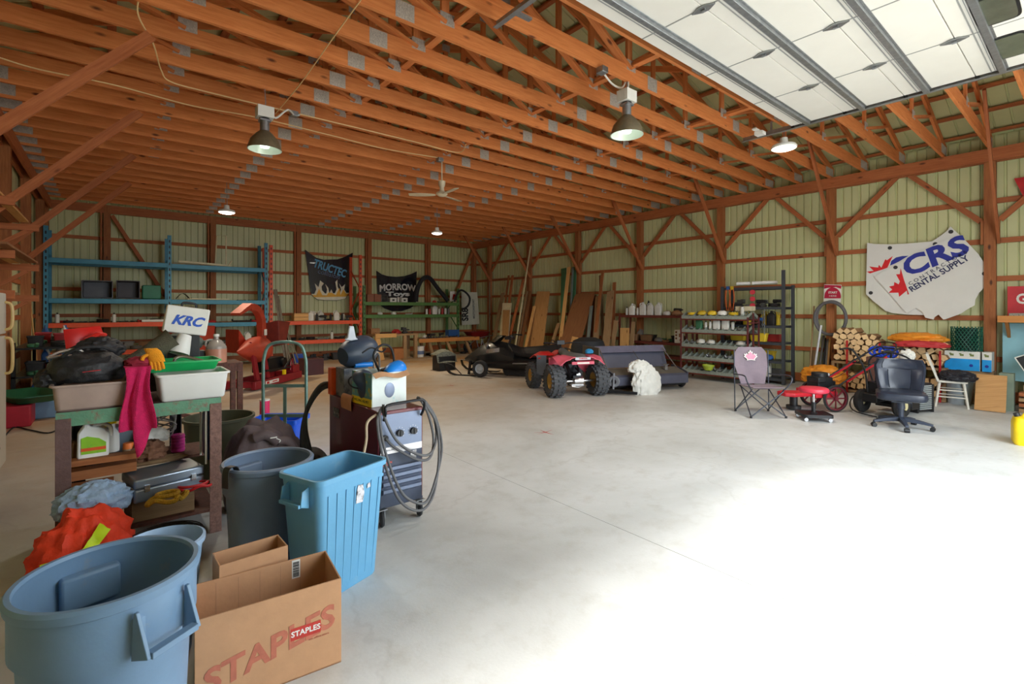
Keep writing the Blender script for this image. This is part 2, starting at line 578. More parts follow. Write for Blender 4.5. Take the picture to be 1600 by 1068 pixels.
# slabs poured in bays with saw-cut joints between them
xs = [LX - .1, 2.915, 7.5, WX + .1]; ys = [FY - .15, 7.9, 12.6, BY + .1]
for i in range(3):
    for j in range(3):
        x0, x1, y0, y1 = xs[i], xs[i + 1], ys[j], ys[j + 1]
        g = 0.004
        fl.box(((x0 + x1) / 2, (y0 + y1) / 2, -0.075), (x1 - x0 - g, y1 - y0 - g, 0.15))
struct(fl.build('floor', FLOOR, smooth=False))
gm = mat('gravel_yard', srgb(176, 170, 158), 0.9, 0, 0.2, 3, bump=0.3)
g = M(); g.box((5, -21.6, -0.12), (70, 40, 0.1)); struct(g.build('ground', gm, smooth=False))
g = M(); g.box((5, 5, -0.2), (14, 14, 0.05)); g2 = g.build('trim_0', mat('joint_filler', srgb(90, 84, 76), 0.9)); struct(g2)
g2.location = (0.3, 3.0, 0.03)
g2.scale = (0.9, 1.2, 1)

# ---------------------------------------------------------------- ribbed steel walls
def ribbed(m, O, U, W, N, L, h0, h1, pitch=0.1525, rib=0.045, d=0.03):
    """steel sheet at O running along U for L, from height h0 to h1(u); inner face towards N, ribs pushed out"""
    O, U, W, N = V(O), V(U), V(W), V(N)
    cols = []; u = 0.0
    n = int(L / pitch) + 1
    for i in range(n):
        a = i * pitch
        w = rib if i % 2 == 0 else rib * 0.55
        for du, dd in ((0, 0), (w * .25, -d), (w * .75, -d), (w, 0)):
            if a + du <= L: cols.append((a + du, dd))
    if cols[-1][0] < L: cols.append((L, 0))
    vs = []
    for a, dd in cols:
        for h in (h0, h1(a) if callable(h1) else h1):
            vs.append(O + U * a + W * h + N * dd)
    fs = [(2 * i, 2 * i + 2, 2 * i + 3, 2 * i + 1) for i in range(len(cols) - 1)]
    m.add(vs, fs)
    # a backing skin keeps daylight out
    return m

def roof_h(a_x): return roof_z(a_x) + 0.02
w = M(); ribbed(w, (WX, FY, 0), (0, 1, 0), (0, 0, 1), (-1, 0, 0), BY - FY, 0, EAVE + 0.26)
w.box((WX + .06, (FY + BY) / 2, 2.3), (.04, BY - FY + .3, 4.9)); struct(w.build('wall_right', STEEL_GREEN, smooth=False))
w = M(); ribbed(w, (LX, FY, 0), (0, 1, 0), (0, 0, 1), (1, 0, 0), BY - FY, 0, EAVE + 0.26)
w.box((LX - .06, (FY + BY) / 2, 2.3), (.04, BY - FY + .3, 4.9)); struct(w.build('wall_left', STEEL_GREEN, smooth=False))
w = M(); ribbed(w, (LX, BY, 0), (1, 0, 0), (0, 0, 1), (0, -1, 0), WX - LX, 0, lambda a: roof_h(LX + a))
w.prism([(LX, 0), (WX, 0), (WX, EAVE + .2), (RIDGE_X, roof_z(RIDGE_X)), (LX, EAVE + .2)], .04, (0, BY + .06, 0), (1, 0, 0), (0, 0, 1))
struct(w.build('wall_back', STEEL_GREEN, smooth=False))
# front wall with the big doorway
DX0, DX1, DZ = 2.55, 7.95, 4.2
w = M()
for a, b_, z0, z1 in ((LX, DX0, 0, EAVE), (DX1, WX, 0, EAVE), (DX0, DX1, DZ, EAVE)):
    ribbed(w, (a, FY, 0), (1, 0, 0), (0, 0, 1), (0, 1, 0), b_ - a, z0, z1)
    w.box(((a + b_) / 2, FY - .06, (z0 + z1) / 2), (b_ - a, .04, z1 - z0))
w.prism([(LX, EAVE), (WX, EAVE), (RIDGE_X, roof_z(RIDGE_X))], .04, (0, FY - .03, 0), (1, 0, 0), (0, 0, 1))
struct(w.build('wall_front', STEEL_GREEN, smooth=False))

# ---------------------------------------------------------------- roof steel on purlins
w = M()
for sgn, xe in ((1, LX), (-1, WX)):
    rise = (RIDGE_X - LX) * PITCH; Ls = math.hypot(RIDGE_X - LX, rise)
    Uv = V((sgn * (RIDGE_X - LX), 0, rise)).normalized()
    O = V((xe, FY - .2, EAVE + .24 + .06))
    N = V((sgn * Uv.z, 0, -abs(Uv.x)))
    cols = []
    n = int((BY - FY + .4) / .23) + 1
    for i in range(n):
        a = i * .23
        for du, dd in ((0, 0), (.008, -.022), (.026, -.022), (.034, 0)): cols.append((a + du, dd))
    vs = []
    for a, dd in cols:
        for s_ in (-.3, Ls): vs.append(O + V((0, a, 0)) + Uv * s_ + N * dd)
    w.add(vs, [(2 * i, 2 * i + 1, 2 * i + 3, 2 * i + 2) for i in range(len(cols) - 1)])
    a0 = O - N * .06 + Uv * -.3; b0 = O - N * .06 + Uv * (Ls + .03)
    Y2 = V((0, BY - FY + .4, 0))
    w.add([a0, b0, b0 + Y2, a0 + Y2], [(0, 1, 2, 3)])
struct(w.build('ceiling', STEEL_ROOF, smooth=False))
tn = [1]
def trim(m, mt, **k):
    o = struct(m.build('trim_%d' % tn[0], mt, smooth=False, **k)); tn[0] += 1; return o
# purlins along the roof
for sgn, xe in ((1, LX), (-1, WX)):
    for k in range(11):
        d = 0.18 + k * 0.62
        x = xe + sgn * d
        m = M(); m.beam((x, FY, EAVE + .24 + d * PITCH), (x, BY, EAVE + .24 + d * PITCH), .09, .04); trim(m, W_GIRT)

# ---------------------------------------------------------------- headers, posts, girts
for x in (LX + .02, WX - .02):
    for dx in (-.06, .075):
        m = M(); sg = 1 if x < 0 else -1
        m.beam((x + sg * (.11 + dx), FY, (HDR0 + HDR1) / 2), (x + sg * (.11 + dx), BY, (HDR0 + HDR1) / 2), .045, HDR1 - HDR0)
        trim(m, W_GIRT)
m = M(); m.beam((LX, BY - .14, (HDR0 + HDR1) / 2), (WX, BY - .14, (HDR0 + HDR1) / 2), .045, .22); trim(m, W_GIRT)
PY_R = [1.29 + S * i for i in range(-1, 7)]
for y in PY_R:
    for x in (WX - .11, LX + .11):
        m = M(); m.box((x, y, HDR1 / 2), (.14, .15, HDR1)); trim(m, W_POST)
        if x > 0:
            for e in (-1, 1):
                m = M(); m.box((x, y + e * .1, 2.98), (.09, .04, .42)); trim(m, W_POST)
PX_B = [-.1 + S * i for i in range(0, 5)] + [11.86, LX + .11]
for x in PX_B:
    m = M(); m.box((x, BY - .11, EAVE / 2), (.15, .14, EAVE)); trim(m, W_POST)
    m = M(); m.box((x - .12, BY - .13, 2.9), (.04, .09, 3.0)); trim(m, W_GIRT)
GZ = [0.12, H - 1.58 + .71, H - .865, H - .143, H + .547, H + 1.212, H + 1.91]
GZ = sorted(set(round(z, 3) for z in [0.12, H - .865, H - .143, H + .547, H + 1.212, H + 1.91]))
for z in GZ:
    hh = .18 if z < .2 else .09
    for x, sg in ((WX, -1), (LX, 1)):
        m = M(); m.beam((x + sg * .022, FY, z), (x + sg * .022, BY, z), .04, hh); trim(m, W_GIRT)
    m = M(); m.beam((LX, BY - .022, z), (WX, BY - .022, z), .04, hh); trim(m, W_GIRT)

# ---------------------------------------------------------------- knee braces
def brace(p, q, label, w=.04, h=.09, up=(0, 0, 1)):
    m = M(); m.beam(p, q, w, h, up)
    return tag(m.build('knee_brace', W_GIRT, smooth=False), label, 'brace', 'knee braces')
nR = len(PY_R)
for i, y in enumerate(PY_R):
    if i == 0: continue
    k = ORD[nR - 1 - i]
    for e, nm in ((-1, 'doorward'), (1, 'backward')):
        if y + e * 1.1 > BY: continue
        brace((WX - .10, y + e * .12, 3.18), (WX - .10, y + e * 1.12, HDR0 + .02), 'diagonal wall brace on the %s banner wall post from the back corner, rising %s' % (k, nm), up=(1, 0, 0), w=.09, h=.04)
    brace((WX - .16, y - .11, 2.80), (WX - 1.75, y - .11, 4.97), 'brace rising into the trusses off the %s banner wall post from the back' % k, up=(0, 1, 0), w=.09, h=.04)
    if 5 < y < 14:
        brace((LX + .16, y - .11, 2.64), (LX + 1.72, y - .11, 4.36), 'brace rising into the trusses off the %s freezer wall post from the back' % k, up=(0, 1, 0), w=.10, h=.04)
brace((.0, BY - .2, 4.15), (1.2, BY - .2, 1.95), 'long diagonal brace on the back wall behind the blue pallet rack', up=(0, 1, 0), w=.09)
brace((11.7, BY - .25, 4.1), (10.85, BY - .25, 2.25), 'steep diagonal brace on the back wall beside the corner post', up=(0, 1, 0), w=.09)

# ---------------------------------------------------------------- roof trusses
def ztc(x): return EAVE + .14 + min(x - LX, WX - x) * PITCH      # middle of the top chord
BJ = [.6, 2.66, 4.92, 7.2, 9.5]
tr = thing('roof_truss', '', 'roof truss', group='roof trusses')
m = M(); m.beam((LX + .05, 0, EAVE + .095), (WX - .05, 0, EAVE + .095), .04, .19); m.build('bottom_chord', W_TRUSS, tr, smooth=False)
for a, b_ in ((LX, RIDGE_X), (WX, RIDGE_X)):
    m = M(); m.beam((a, 0, EAVE + .15), (b_, 0, ztc(b_)), .038, .14); m.build('top_chord', W_TRUSS, tr, smooth=False)
for i, x in enumerate(BJ):
    m = M(); m.beam((x, 0, EAVE + .15), (x, 0, ztc(x)), .036, .09, (1, 0, 0)); m.build('web', W_TRUSS, tr, smooth=False)
for xa, xb in ((2.66, .6), (4.92, 2.66), (4.92, 7.2), (7.2, 9.5), (.6, -.35), (9.5, 10.8)):
    m = M(); m.beam((xa, .0, EAVE + .16), (xb, 0, ztc(xb) - .03), .037, .09, (0, 1, 0)); m.build('web', W_TRUSS, tr, smooth=False)
def gusset(x, z, w_, h_):
    m = M()
    for e in (-1, 1):
        m.box((x, e * .022, z), (w_, .002, h_))
        k = 0
        for k in range(7):
            m.box((x - w_ / 2 + w_ * (k + .5) / 7, e * .024, z), (w_ * .05, .002, h_ * .9))
    m.build('gusset_plate', PLATE, tr, smooth=False)
for x in (2.20, 5.38, 7.62): gusset(x, EAVE + .10, .20, .17)
for x in BJ: gusset(x + .02, EAVE + .20, .17, .13)
for x in (LX + .22, WX - .28): gusset(x, EAVE + .12, .42, .16)
for x in BJ[1:4]: gusset(x, ztc(x), .17, .13)
ty = [1.29 + TR * j for j in range(-3, 26)]
ty = [y for y in ty if y < BY - .2]
for i, y in enumerate(ty):
    t = tr if i == 0 else copy_tree(tr)
    t.location = (0, y, 0)
    t['label'] = 'orange timber roof truss with steel gusset plates, the %s in line from the back wall' % ORD[len(ty) - 1 - i]
# long runner boards tying the bottom chords together, and sway braces
for i, (x, nm) in enumerate(((2.80, 'nearest the blue trash barrels'), (4.98, 'under the roof peak'), (7.34, 'towards the banner wall'))):
    m = M(); m.beam((x, ty[1], EAVE + .215), (x, BY - .3, EAVE + .215), .09, .038)
    tag(m.build('runner_board', W_TRUSS, smooth=False), 'long runner board lying across the truss bottom chords, the one %s' % nm, 'board', 'truss runner boards')
for x in (2.75, 4.98, 7.26):
    for k in range(4):
        y0 = 2.0 + k * 3.9
        m = M(); m.beam((x + .10, y0, EAVE + .25), (x + .10, y0 + 3.4, ztc(x) - .1), .04, .09)
        tag(m.build('sway_brace', W_TRUSS, smooth=False), 'slanting sway brace among the trusses, %s from the door %s' % (ORD[k], {2.75: 'on the freezer side', 4.98: 'below the peak', 7.26: 'on the banner side'}[x]), 'brace', 'sway braces')

# ---------------------------------------------------------------- overhead door, parked open under the trusses
DPAN = mat('door_panel_white', srgb(240, 238, 232), 0.5, 0, 0.03, 2)
DLINE = mat('door_seam_grey', srgb(170, 172, 172), 0.5, 0.2)
GLASSD = mat('door_window_glass', srgb(90, 96, 84), 0.15, 0, 0.3, 3)
dr = thing('door_1', None, None); dr['kind'] = 'structure'
dr['label'] = 'white sectional overhead door parked open below the trusses'
DZ0 = H + 2.70; a0, a1 = 2.85, 7.66; yend = 2.915; sec = .655
for k in range(6):
    y1 = yend - k * sec; y0 = y1 - sec + .006
    m = M(); m.box(((a0 + a1) / 2, (y0 + y1) / 2, DZ0), (a1 - a0, sec - .008, .045))
    p = m.build('door_section', DPAN, dr, bevel=.004)
    m = M()                                                       # reinforcing strut along the section seam
    m.box(((a0 + a1) / 2, y1 - .22, DZ0 - .045), (a1 - a0, .055, .045)); m.box(((a0 + a1) / 2, y1 - .22, DZ0 - .026), (a1 - a0, .095, .006))
    m.build('strut', GALV, dr, bevel=.003)
    m = M(); m.box(((a0 + a1) / 2, y1 - .13, DZ0 - .0235), (a1 - a0, .012, .004)); m.box(((a0 + a1) / 2, y1 - .16, DZ0 - .0235), (a1 - a0, .006, .004))
    m.build('seam_line', DLINE, p)
    nst = 4
    for i in range(1, nst):
        x = a0 + (a1 - a0) * i / nst
        m = M(); m.box((x, (y0 + y1) / 2, DZ0 - .024), (.014, sec - .02, .006)); m.build('stile_line', DLINE, p)
        if k < 5:
            m = M(); m.prism([(-.11, 0), (-.03, .045), (.03, .045), (.11, 0), (.03, -.045), (-.03, -.045)], .012, (x, y0, DZ0 - .035), (0, 1, 0), (1, 0, 0))
            m.cyl((x, y0 - .02, DZ0 - .05), (x, y0 + .02, DZ0 - .05), .014)
            m.build('hinge', GALV, dr)
    if k in (3,):  # the windowed section
        for i in range(5):
            x = a0 + (a1 - a0) * (i + .35) / 5
            m = M()
            o_ = [(math.copysign(.5 * (abs(math.cos(t)) ** .35), math.cos(t)) * .62, math.copysign(.5 * (abs(math.sin(t)) ** .35), math.sin(t)) * .30) for t in [2 * PI * j / 28 for j in range(28)]]
            m.prism(o_, .012, (x, (y0 + y1) / 2, DZ0 - .026), (1, 0, 0), (0, 1, 0)); wf = m.build('door_window', BLACK, dr)
            m = M(); m.prism([(a * .9, b * .85) for a, b in o_], .01, (x, (y0 + y1) / 2, DZ0 - .033), (1, 0, 0), (0, 1, 0)); m.build('pane', GLASSD, wf)
for x in (a0 - .05, a1 + .05):
    m = M()
    m.box((x, (yend + FY) / 2 + .35, DZ0 - .02), (.012, yend - FY + .75, .07)); m.box((x - .02, (yend + FY) / 2 + .35, DZ0 - .055), (.05, yend - FY + .75, .006))
    m.beam((x, yend + .3, DZ0), (x, yend + .3, EAVE + .05), .03, .005); m.beam((x, 1.0, DZ0), (x, 1.0, EAVE + .05), .03, .005)
    m.box((x + .1 * (1 if x < 5 else -1), yend + .45, DZ0 - .03), (.16, .05, .02))
    m.build('track', GALV, dr)
    for k in range(6):
        m = M(); m.cyl((x - .03, yend - k * sec - .01, DZ0 - .03), (x + .03, yend - k * sec - .01, DZ0 - .03), .022); m.build('roller', BLACK, dr)
m = M(); m.box((a1 - .15, yend + .42, DZ0 + .0), (.22, .06, .02)); m.box((a1 - .1, yend + .4, DZ0 - .04), (.12, .12, .05)); m.build('end_bracket', WHITE, dr)

# ================================================================ lamps, fan, cables
LAMPG = mat('lamp_shade_bronze', srgb(132, 122, 98), 0.45, 0.4, 0.15, 15)
LAMPIN = mat('lamp_inner_reflector', srgb(226, 236, 224), 0.3, 0.1, 0.04, 10)
BULB = mat('lamp_glow', (1.0, 0.95, 0.82), 0.5, 0, 0.0, emit=14.0)
BULB2 = mat('lamp_glow_dim', (0.88, 1.0, 0.9), 0.5, 0, 0.0, emit=1.6)
WHITEM = mat('white_enamel', srgb(232, 232, 226), 0.35, 0, 0.04, 9)
def lamp(x, y, z, rad, label, power, big=True, col=(1, .86, .62)):
    """z is the rim height"""
    t = thing('hanging_lamp', label, 'lamp', (x, y, z), 0, 'hanging shop lamps')
    k = rad / .2
    if big:
        m = M(); m.lathe([(.2 * k, 0), (.195 * k, .03 * k), (.165 * k, .12 * k), (.10 * k, .20 * k), (.062 * k, .235 * k), (.055 * k, .235 * k), (.093 * k, .19 * k), (.155 * k, .11 * k), (.187 * k, .02 * k), (.19 * k, 0)], n=30, close=True)
        sh = m.build('lamp_shade', [LAMPG, LAMPIN], t)
        for i, p in enumerate(sh.data.polygons):
            if i // 30 >= 5: p.material_index = 1
        m = M(); m.lathe([(.0, .02 * k), (.05 * k, .03 * k), (.066 * k, .08 * k), (.04 * k, .16 * k), (.03 * k, .2 * k), (0, .22 * k)], n=14)
        m.build('bulb', BULB2, t)
    else:
        m = M(); m.lathe([(rad * .97, .0), (rad, .02), (rad * .9, .05), (.06, .075), (.05, .16), (0, .16)], n=30); m.build('lamp_housing', WHITEM, t)
        m = M(); m.lathe([(0, -.035), (rad * .5, -.028), (rad * .85, -.008), (rad * .93, .004)], n=26); m.build('glowing_lens', BULB, t)
    if big:
        m = M(); m.cyl((0, 0, .23), (0, 0, .36), .055); m.box((0, 0, .37), (.13, .12, .02)); m.build('socket_cage', GALV, t)
        m = M(); m.cyl((0, 0, .375), (0, 0, .40), .06); m.build('collar', BLACK, t)
        m = M(); m.box((0, 0, .47), (.19, .16, .14))
        for i in range(8): m.box((-.0965, -.06 + i * .017, .47), (.004, .006, .11))
        bal = m.build('ballast_box', WHITEM, t, bevel=.008)
    else:
        pass
    top = EAVE - z - .0
    m = M(); m.tube([(0, 0, .53 if big else .15), (0.01, 0, .6 if big else .17), (0, 0, top + .02)], .006, smooth=False); m.tube([(.0, 0, top + .02), (.02, 0, top + .06), (.0, .0, top + .1)], .006)
    m.build('hook', GALV, t)
    ld = bpy.data.lights.new('lamp_light', 'SPOT'); ld.energy = power; ld.color = col; ld.shadow_soft_size = .12 * k
    ld.spot_size = R(165); ld.spot_blend = .6
    lo = bpy.data.objects.new('lamp_light', ld); C.objects.link(lo); lo.parent = t; lo.location = (0, 0, -.03 if big else -.05)
    return t
lamp(1.50, 6.78, H + 2.03, .20, 'big bronze lamp with white ballast box hanging above the light blue bin', 70, col=(1, .92, .78))
lamp(4.88, 3.73, H + 2.14, .20, 'big bronze lamp with white ballast box hanging next to the open overhead door', 90, col=(1, .94, .84))
lamp(7.92, 3.12, H + 2.46, .18, 'glowing round lamp under the end of the overhead door track', 150, False, (1, .88, .7))
lamp(1.95, 12.27, H + 2.14, .17, 'glowing lamp above the blue pallet rack', 230, False, (1, .84, .58))
lamp(6.90, 11.66, H + 2.1, .15, 'glowing lamp above the back workbench, nearest the corner', 230, False, (1, .84, .58))

t = thing('ceiling_fan', 'cream three-blade ceiling fan on a rod below the trusses', 'fan', (4.84, 8.0, H + 2.2), R(-8))
FANW = mat('cream_enamel', srgb(224, 214, 186), 0.4, 0, 0.05, 9)
m = M(); m.lathe([(.0, -.05), (.06, -.045), (.11, -.01), (.10, .03), (.05, .05), (.04, .12), (.06, .16), (.07, .24), (.02, .26), (0, .27)], n=20); m.build('motor', FANW, t)
m = M(); m.cyl((0, 0, .25), (0, 0, 4.42 - H - 2.2 + .12), .012); m.build('rod', FANW, t)
for k in range(3):
    a = k * 2 * PI / 3 + .55
    u_ = V((math.cos(a), math.sin(a), 0)); v_ = V((-math.sin(a), math.cos(a), .18)).normalized()
    m = M(); m.sheet(lambda a_, b_: u_ * (.12 + .50 * a_) + v_ * ((b_ - .5) * (.07 + .07 * math.sin(a_ * 2.6))) + V((0, 0, -.02)), 10, 3, .006); m.build('blade', FANW, t)

CABLE = mat('cream_cable', srgb(238, 206, 150), 0.5, 0, 0.03)
ch = EAVE - .006
def cable(pts, r, label, name='cable', mt=None, cat='cable', group='cream cables under the trusses'):
    m = M(); m.tube(pts, r, 6, 8); return tag(m.build(name, mt or CABLE), label, cat, group)
def PT(px, py): return PZ(px, py, ch)
cable([PT(0, 90), PT(60, 108), PT(180, 133), PT(300, 165), PT(400, 183), PT(520, 212), PT(600, 232), PT(690, 247)], .008, 'long cream cable stapled under the trusses, leading to the ceiling fan')
cable([PT(224, -4) + V((0, 0, .1)), PT(215, 20), PT(240, 70), PT(252, 110), PT(268, 128), PT(330, 145), PT(455, 175), PT(560, 200), PT(650, 222), PT(715, 238), PT(728, 225)], .008, 'cream cable with a bend, looping past the big lamp above the light blue bin')
cable([PT(566, -3), PT(520, 60), PT(470, 130), PT(430, 178)], .007, 'thin straight cream cable crossing diagonally under the trusses')
def jbox(px, py, label):
    p = PT(px, py); m = M(); m.box((0, 0, -.035), (.10, .10, .07)); m.cyl((.05, 0, -.03), (.08, 0, -.03), .02)
    o = m.build('junction_box', GALV, bevel=.006); o.location = p + V((0, 0, .006)); return tag(o, label, 'junction box', 'junction boxes')
jbox(459, 175, 'grey metal junction box feeding the big lamp above the light blue bin')
jbox(687, 247, 'grey metal junction box above the ceiling fan')
jbox(941, 106, 'grey metal junction box feeding the big lamp beside the overhead door')
l1 = V((1.50, 6.78, H + 2.03)); l2 = V((4.88, 3.73, H + 2.14))
cable([PT(459, 175) + V((0, 0, -.04)), V((1.78, 6.8, H + 2.62)), V((1.66, 6.84, H + 2.50)), l1 + V((.1, 0, .45))], .012, 'white cord dropping to the big lamp above the light blue bin', 'lamp_cord', WHITEM, 'cord', 'lamp cords')
cable([PT(941, 106) + V((0, 0, -.04)), l2 + V((-.15, .1, .62)), l2 + V((-.02, .05, .60)), l2 + V((.03, 0, .75)), l2 + V((.02, 0, .54))], .012, 'white cord curling to the big lamp beside the overhead door', 'lamp_cord', WHITEM, 'cord', 'lamp cords')

# ================================================================ trash barrels, bin and boxes by the bench
BLUEG = mat('grey_blue_plastic', srgb(114, 146, 178), 0.5, 0, 0.09, 3, col2=srgb(134, 148, 160), spread=0.62, bump=0.03)
SLATE = mat('slate_plastic', srgb(112, 130, 154), 0.5, 0, 0.08, 4, bump=0.03)
SKYB = mat('light_blue_plastic', srgb(104, 168, 208), 0.45, 0, 0.07, 3, col2=srgb(128, 176, 206), spread=0.6, bump=0.03)
def barrel(name, label, loc, rz, r, h, mt, ha, group=None):
    t = thing(name, label, 'trash can', loc, rz, group)
    rb = r * .80; st = h * .72
    f = lambda z: rb + (r * .93 - rb) * z / h
    prof = [(0, 0), (rb, 0), (rb + .01, .02), (f(st * .5), st * .5), (f(st), st), (f(st) + .018, st + .03), (r * .965, h - .045), (r * .965, h - .04), (r, h - .035), (r + .004, h - .01), (r - .004, h),
            (r - .018, h), (r - .022, h - .012), (r * .945, h - .03), (f(st) + .008, st + .04), (f(st) - .006, st + .01), (f(.05) - .006, .03), (0, .02)]
    m = M(); m.lathe(prof, n=56); m.build('body', mt, t)
    for a in ha:
        u = V((math.cos(a), math.sin(a), 0)); v = V((-math.sin(a), math.cos(a), 0))
        o = u * (r * .955); W = .075; zt = h - .05
        m = M()
        for e in (-1, 1):
            m.add([o + v * (e * W) + V((0, 0, zt)), o + v * (e * W) + u * .012 + V((0, 0, zt)), o + v * (e * W * 1.0) + u * .062 + V((0, 0, zt - .13)), o + v * (e * W) - u * .01 + V((0, 0, zt - .15)),
                   o + v * (e * (W + .012)) + V((0, 0, zt)), o + v * (e * (W + .012)) + u * .012 + V((0, 0, zt)), o + v * (e * (W + .012)) + u * .062 + V((0, 0, zt - .13)), o + v * (e * (W + .012)) - u * .01 + V((0, 0, zt - .15))],
                  [(0, 1, 2, 3), (7, 6, 5, 4), (0, 4, 5, 1), (1, 5, 6, 2), (2, 6, 7, 3), (3, 7, 4, 0)])
        m.beam(o - v * W + u * .052 + V((0, 0, zt - .125)), o + v * W + u * .052 + V((0, 0, zt - .125)), .03, .02)
        m.build('handle', mt, t, bevel=.002)
        m = M()                                                   # the pocket moulded inward behind each handle
        c = -u
        rr = r * .925
        m.box(u * (rr - .02) + V((0, 0, h - .13)), (.05, .17, .12), (0, 0, a)); m.build('handle_pocket', mt, t, bevel=.01)
    return t
barrel('trash_barrel', 'large grey-blue round trash barrel, empty, beside the open carton with red lettering', (-.005, 2.125, 0), 0, .254, .75, BLUEG, (R(-58), R(105)), 'round trash barrels')
b2 = barrel('trash_barrel', 'slate grey round trash barrel with a black strap over its rim', (.76, 3.335, 0), R(20), .26, .69, SLATE, (R(90),), 'round trash barrels')
# strap over the rim
p = V((.76, 3.335, 0)) + V((-.212, -.115, 0))
m = M()
d_ = V((-.85, -.5, 0)).normalized(); s_ = V((.5, -.85, 0)).normalized()
path = [p + d_ * -.035 + V((0, 0, .50)), p + d_ * -.03 + V((0, 0, .62)), p + d_ * -.012 + V((0, 0, .70)), p + d_ * .02 + V((0, 0, .715)), p + d_ * .05 + V((0, 0, .70)), p + d_ * .055 + V((0, 0, .60))]
sp = smooth_path(path, 4)
m.sheet(lambda a, b: sp[min(len(sp) - 1, int(round(a * (len(sp) - 1))))] + s_ * ((b - .5) * .045), len(sp) - 1, 2, .004)
tag(m.build('strap', BLACK), 'black webbing strap hooked over the rim of the slate grey barrel', 'strap')

def rrect(w, d, r, n=5, ox=0, oy=0):
    out = []
    for cx, cy, a0 in ((w / 2 - r, d / 2 - r, 0), (-w / 2 + r, d / 2 - r, 90), (-w / 2 + r, -d / 2 + r, 180), (w / 2 - r, -d / 2 + r, 270)):
        for i in range(n + 1):
            a = R(a0 + 90 * i / n); out.append((ox + cx + r * math.cos(a), oy + cy + r * math.sin(a)))
    return out
def tub(m, w, d, h, tw, td, r=.04, wall=.004, lip=.012, zf=.0, liph=.014):
    """open container: bottom w x d, top tw x td"""
    rings = []
    def ring(ww, dd, z, rr): rings.append([(x, y, z) for x, y in rrect(ww, dd, max(.004, rr))])
    ring(w * .96, d * .94, 0, r * .8); ring(w, d, .012, r); ring(tw - .004, td - .004, h - liph, r * 1.1)
    ring(tw + 2 * lip, td + 2 * lip, h - liph, r * 1.2); ring(tw + 2 * lip, td + 2 * lip, h - .002, r * 1.2); ring(tw + lip, td + lip, h, r * 1.2)
    ring(tw - 2 * wall, td - 2 * wall, h - .002, r); ring(w - 2 * wall, d - 2 * wall, .02, r * .9)
    m.loft(rings); return m
t = thing('waste_bin', 'light blue slim rectangular waste bin, empty, next to the welder', 'waste bin', (1.03, 2.92, 0), R(20))
m = M(); tub(m, .42, .27, .70, .50, .35, .045, .005, .012, liph=.03)
m.build('body', SKYB, t)
for e in (-1, 1):
    m = M(); x = e * .25
    for s_ in (-1, 1):
        m.prism([(0, .66), (.045 * e, .64), (.055 * e, .56), (0, .54)], .01, (x - .006 * e, s_ * .085, 0), (1, 0, 0), (0, 0, 1))
    m.box((x + .045 * e, 0, .565), (.03, .17, .02)); m.build('handle', SKYB, t, bevel=.003)
m = M()
for k in range(7): m.beam((-.17 + k * .055, -.137 - .0, .05), (-.185 + k * .062, -.173, .6), .006, .003, (0, 1, 0))
m.build('rib', SKYB, t)
m = M(); m.prism([(-.03, -.05), (.02, -.055), (.03, .0), (.015, .05), (-.02, .055), (-.028, .01)], .002, (.04, -.1705, .545), (1, 0, 0), (0, -.06, 1)); m.prism([(.05, .0), (.075, .004), (.07, .03), (.052, .028)], .002, (.04, -.1725, .56), (1, 0, 0), (0, -.06, 1))
m.build('torn_label', mat('torn_label', srgb(214, 214, 220), .7, col2=srgb(60, 60, 66), spread=.5, scale=20), t)

# pail half hidden behind the big barrel
t = thing('pail', 'small light blue pail behind the large grey-blue barrel', 'pail', (.185, 2.83, 0))
m = M(); m.lathe([(0, 0), (.115, 0), (.16, .50), (.172, .505), (.174, .53), (.162, .535), (.155, .50), (.11, .02), (0, .015)], n=36); m.build('body', mat('pale_blue_plastic', srgb(150, 176, 204), .45), t)

CARDIN = mat('cardboard_inside', srgb(170, 132, 104), 0.9, 0, 0.06, 12)
def carton(name, label, loc, rz, w, d, h, mt=CARD, flaps=False, group=None, th=.006):
    t = thing(name, label, 'cardboard box', loc, rz, group)
    m = M()
    m.box((0, 0, th / 2), (w, d, th))
    for e in (-1, 1):
        m.box((0, e * (d / 2 - th / 2), h / 2), (w, th, h)); m.box((e * (w / 2 - th / 2), 0, h / 2), (th, d - 2 * th, h - .003))
    b = m.build('body', mt, t, smooth=False)
    return t, b
REDP = mat('red_print', srgb(192, 60, 52), .8, 0, .12, 30)
REDF = mat('faded_red_print', srgb(190, 112, 90), .85, 0, .12, 30)
bx, b = carton('cardboard_box', 'open brown carton with large red office store lettering, in front of the light blue bin', (.552, 2.42, 0), R(-6), .566, .31, .385)
m = M(); m.text('STAPLES', .138, (.0, -.1562, .165), (1, .0, .0), (-.0, 0, 1), .001, .004, 0.0, sx=1.0)
# the big word climbs across the face
for i, (x, y, z) in enumerate(m.v): m.v[i] = (x, y, z + (x + .03) * .22)
m.build('large_lettering', REDF, bx)
m = M(); m.box((.13, -.1565, .20), (.125, .0016, .052)); 
for i, (x, y, z) in enumerate(m.v): m.v[i] = (x, y, z + (x - .13) * .0)
pr = m.build('logo_patch', REDP, bx, smooth=False)
m = M(); m.text('STAPLES', .033, (.13, -.1578, .20), depth=.001, bold=.0008); m.build('logo_lettering', WHITE, pr)
m = M(); m.text('the office store', .014, (.185, -.1565, .155), depth=.0008); m.build('small_lettering', REDF, bx)
m = M(); m.box((.14, .1485, .335), (.038, .0015, .09)); lb = m.build('barcode_label', WHITE, bx, smooth=False)
m = M()
random.seed(3); zz = .298
while zz < .372:
    w_ = random.choice((.0015, .003, .0045)); m.box((.14, .1472, zz), (.028, .001, w_)); zz += w_ + random.choice((.002, .003))
m.build('barcode', BLACK, lb, smooth=False)
m = M()
pass
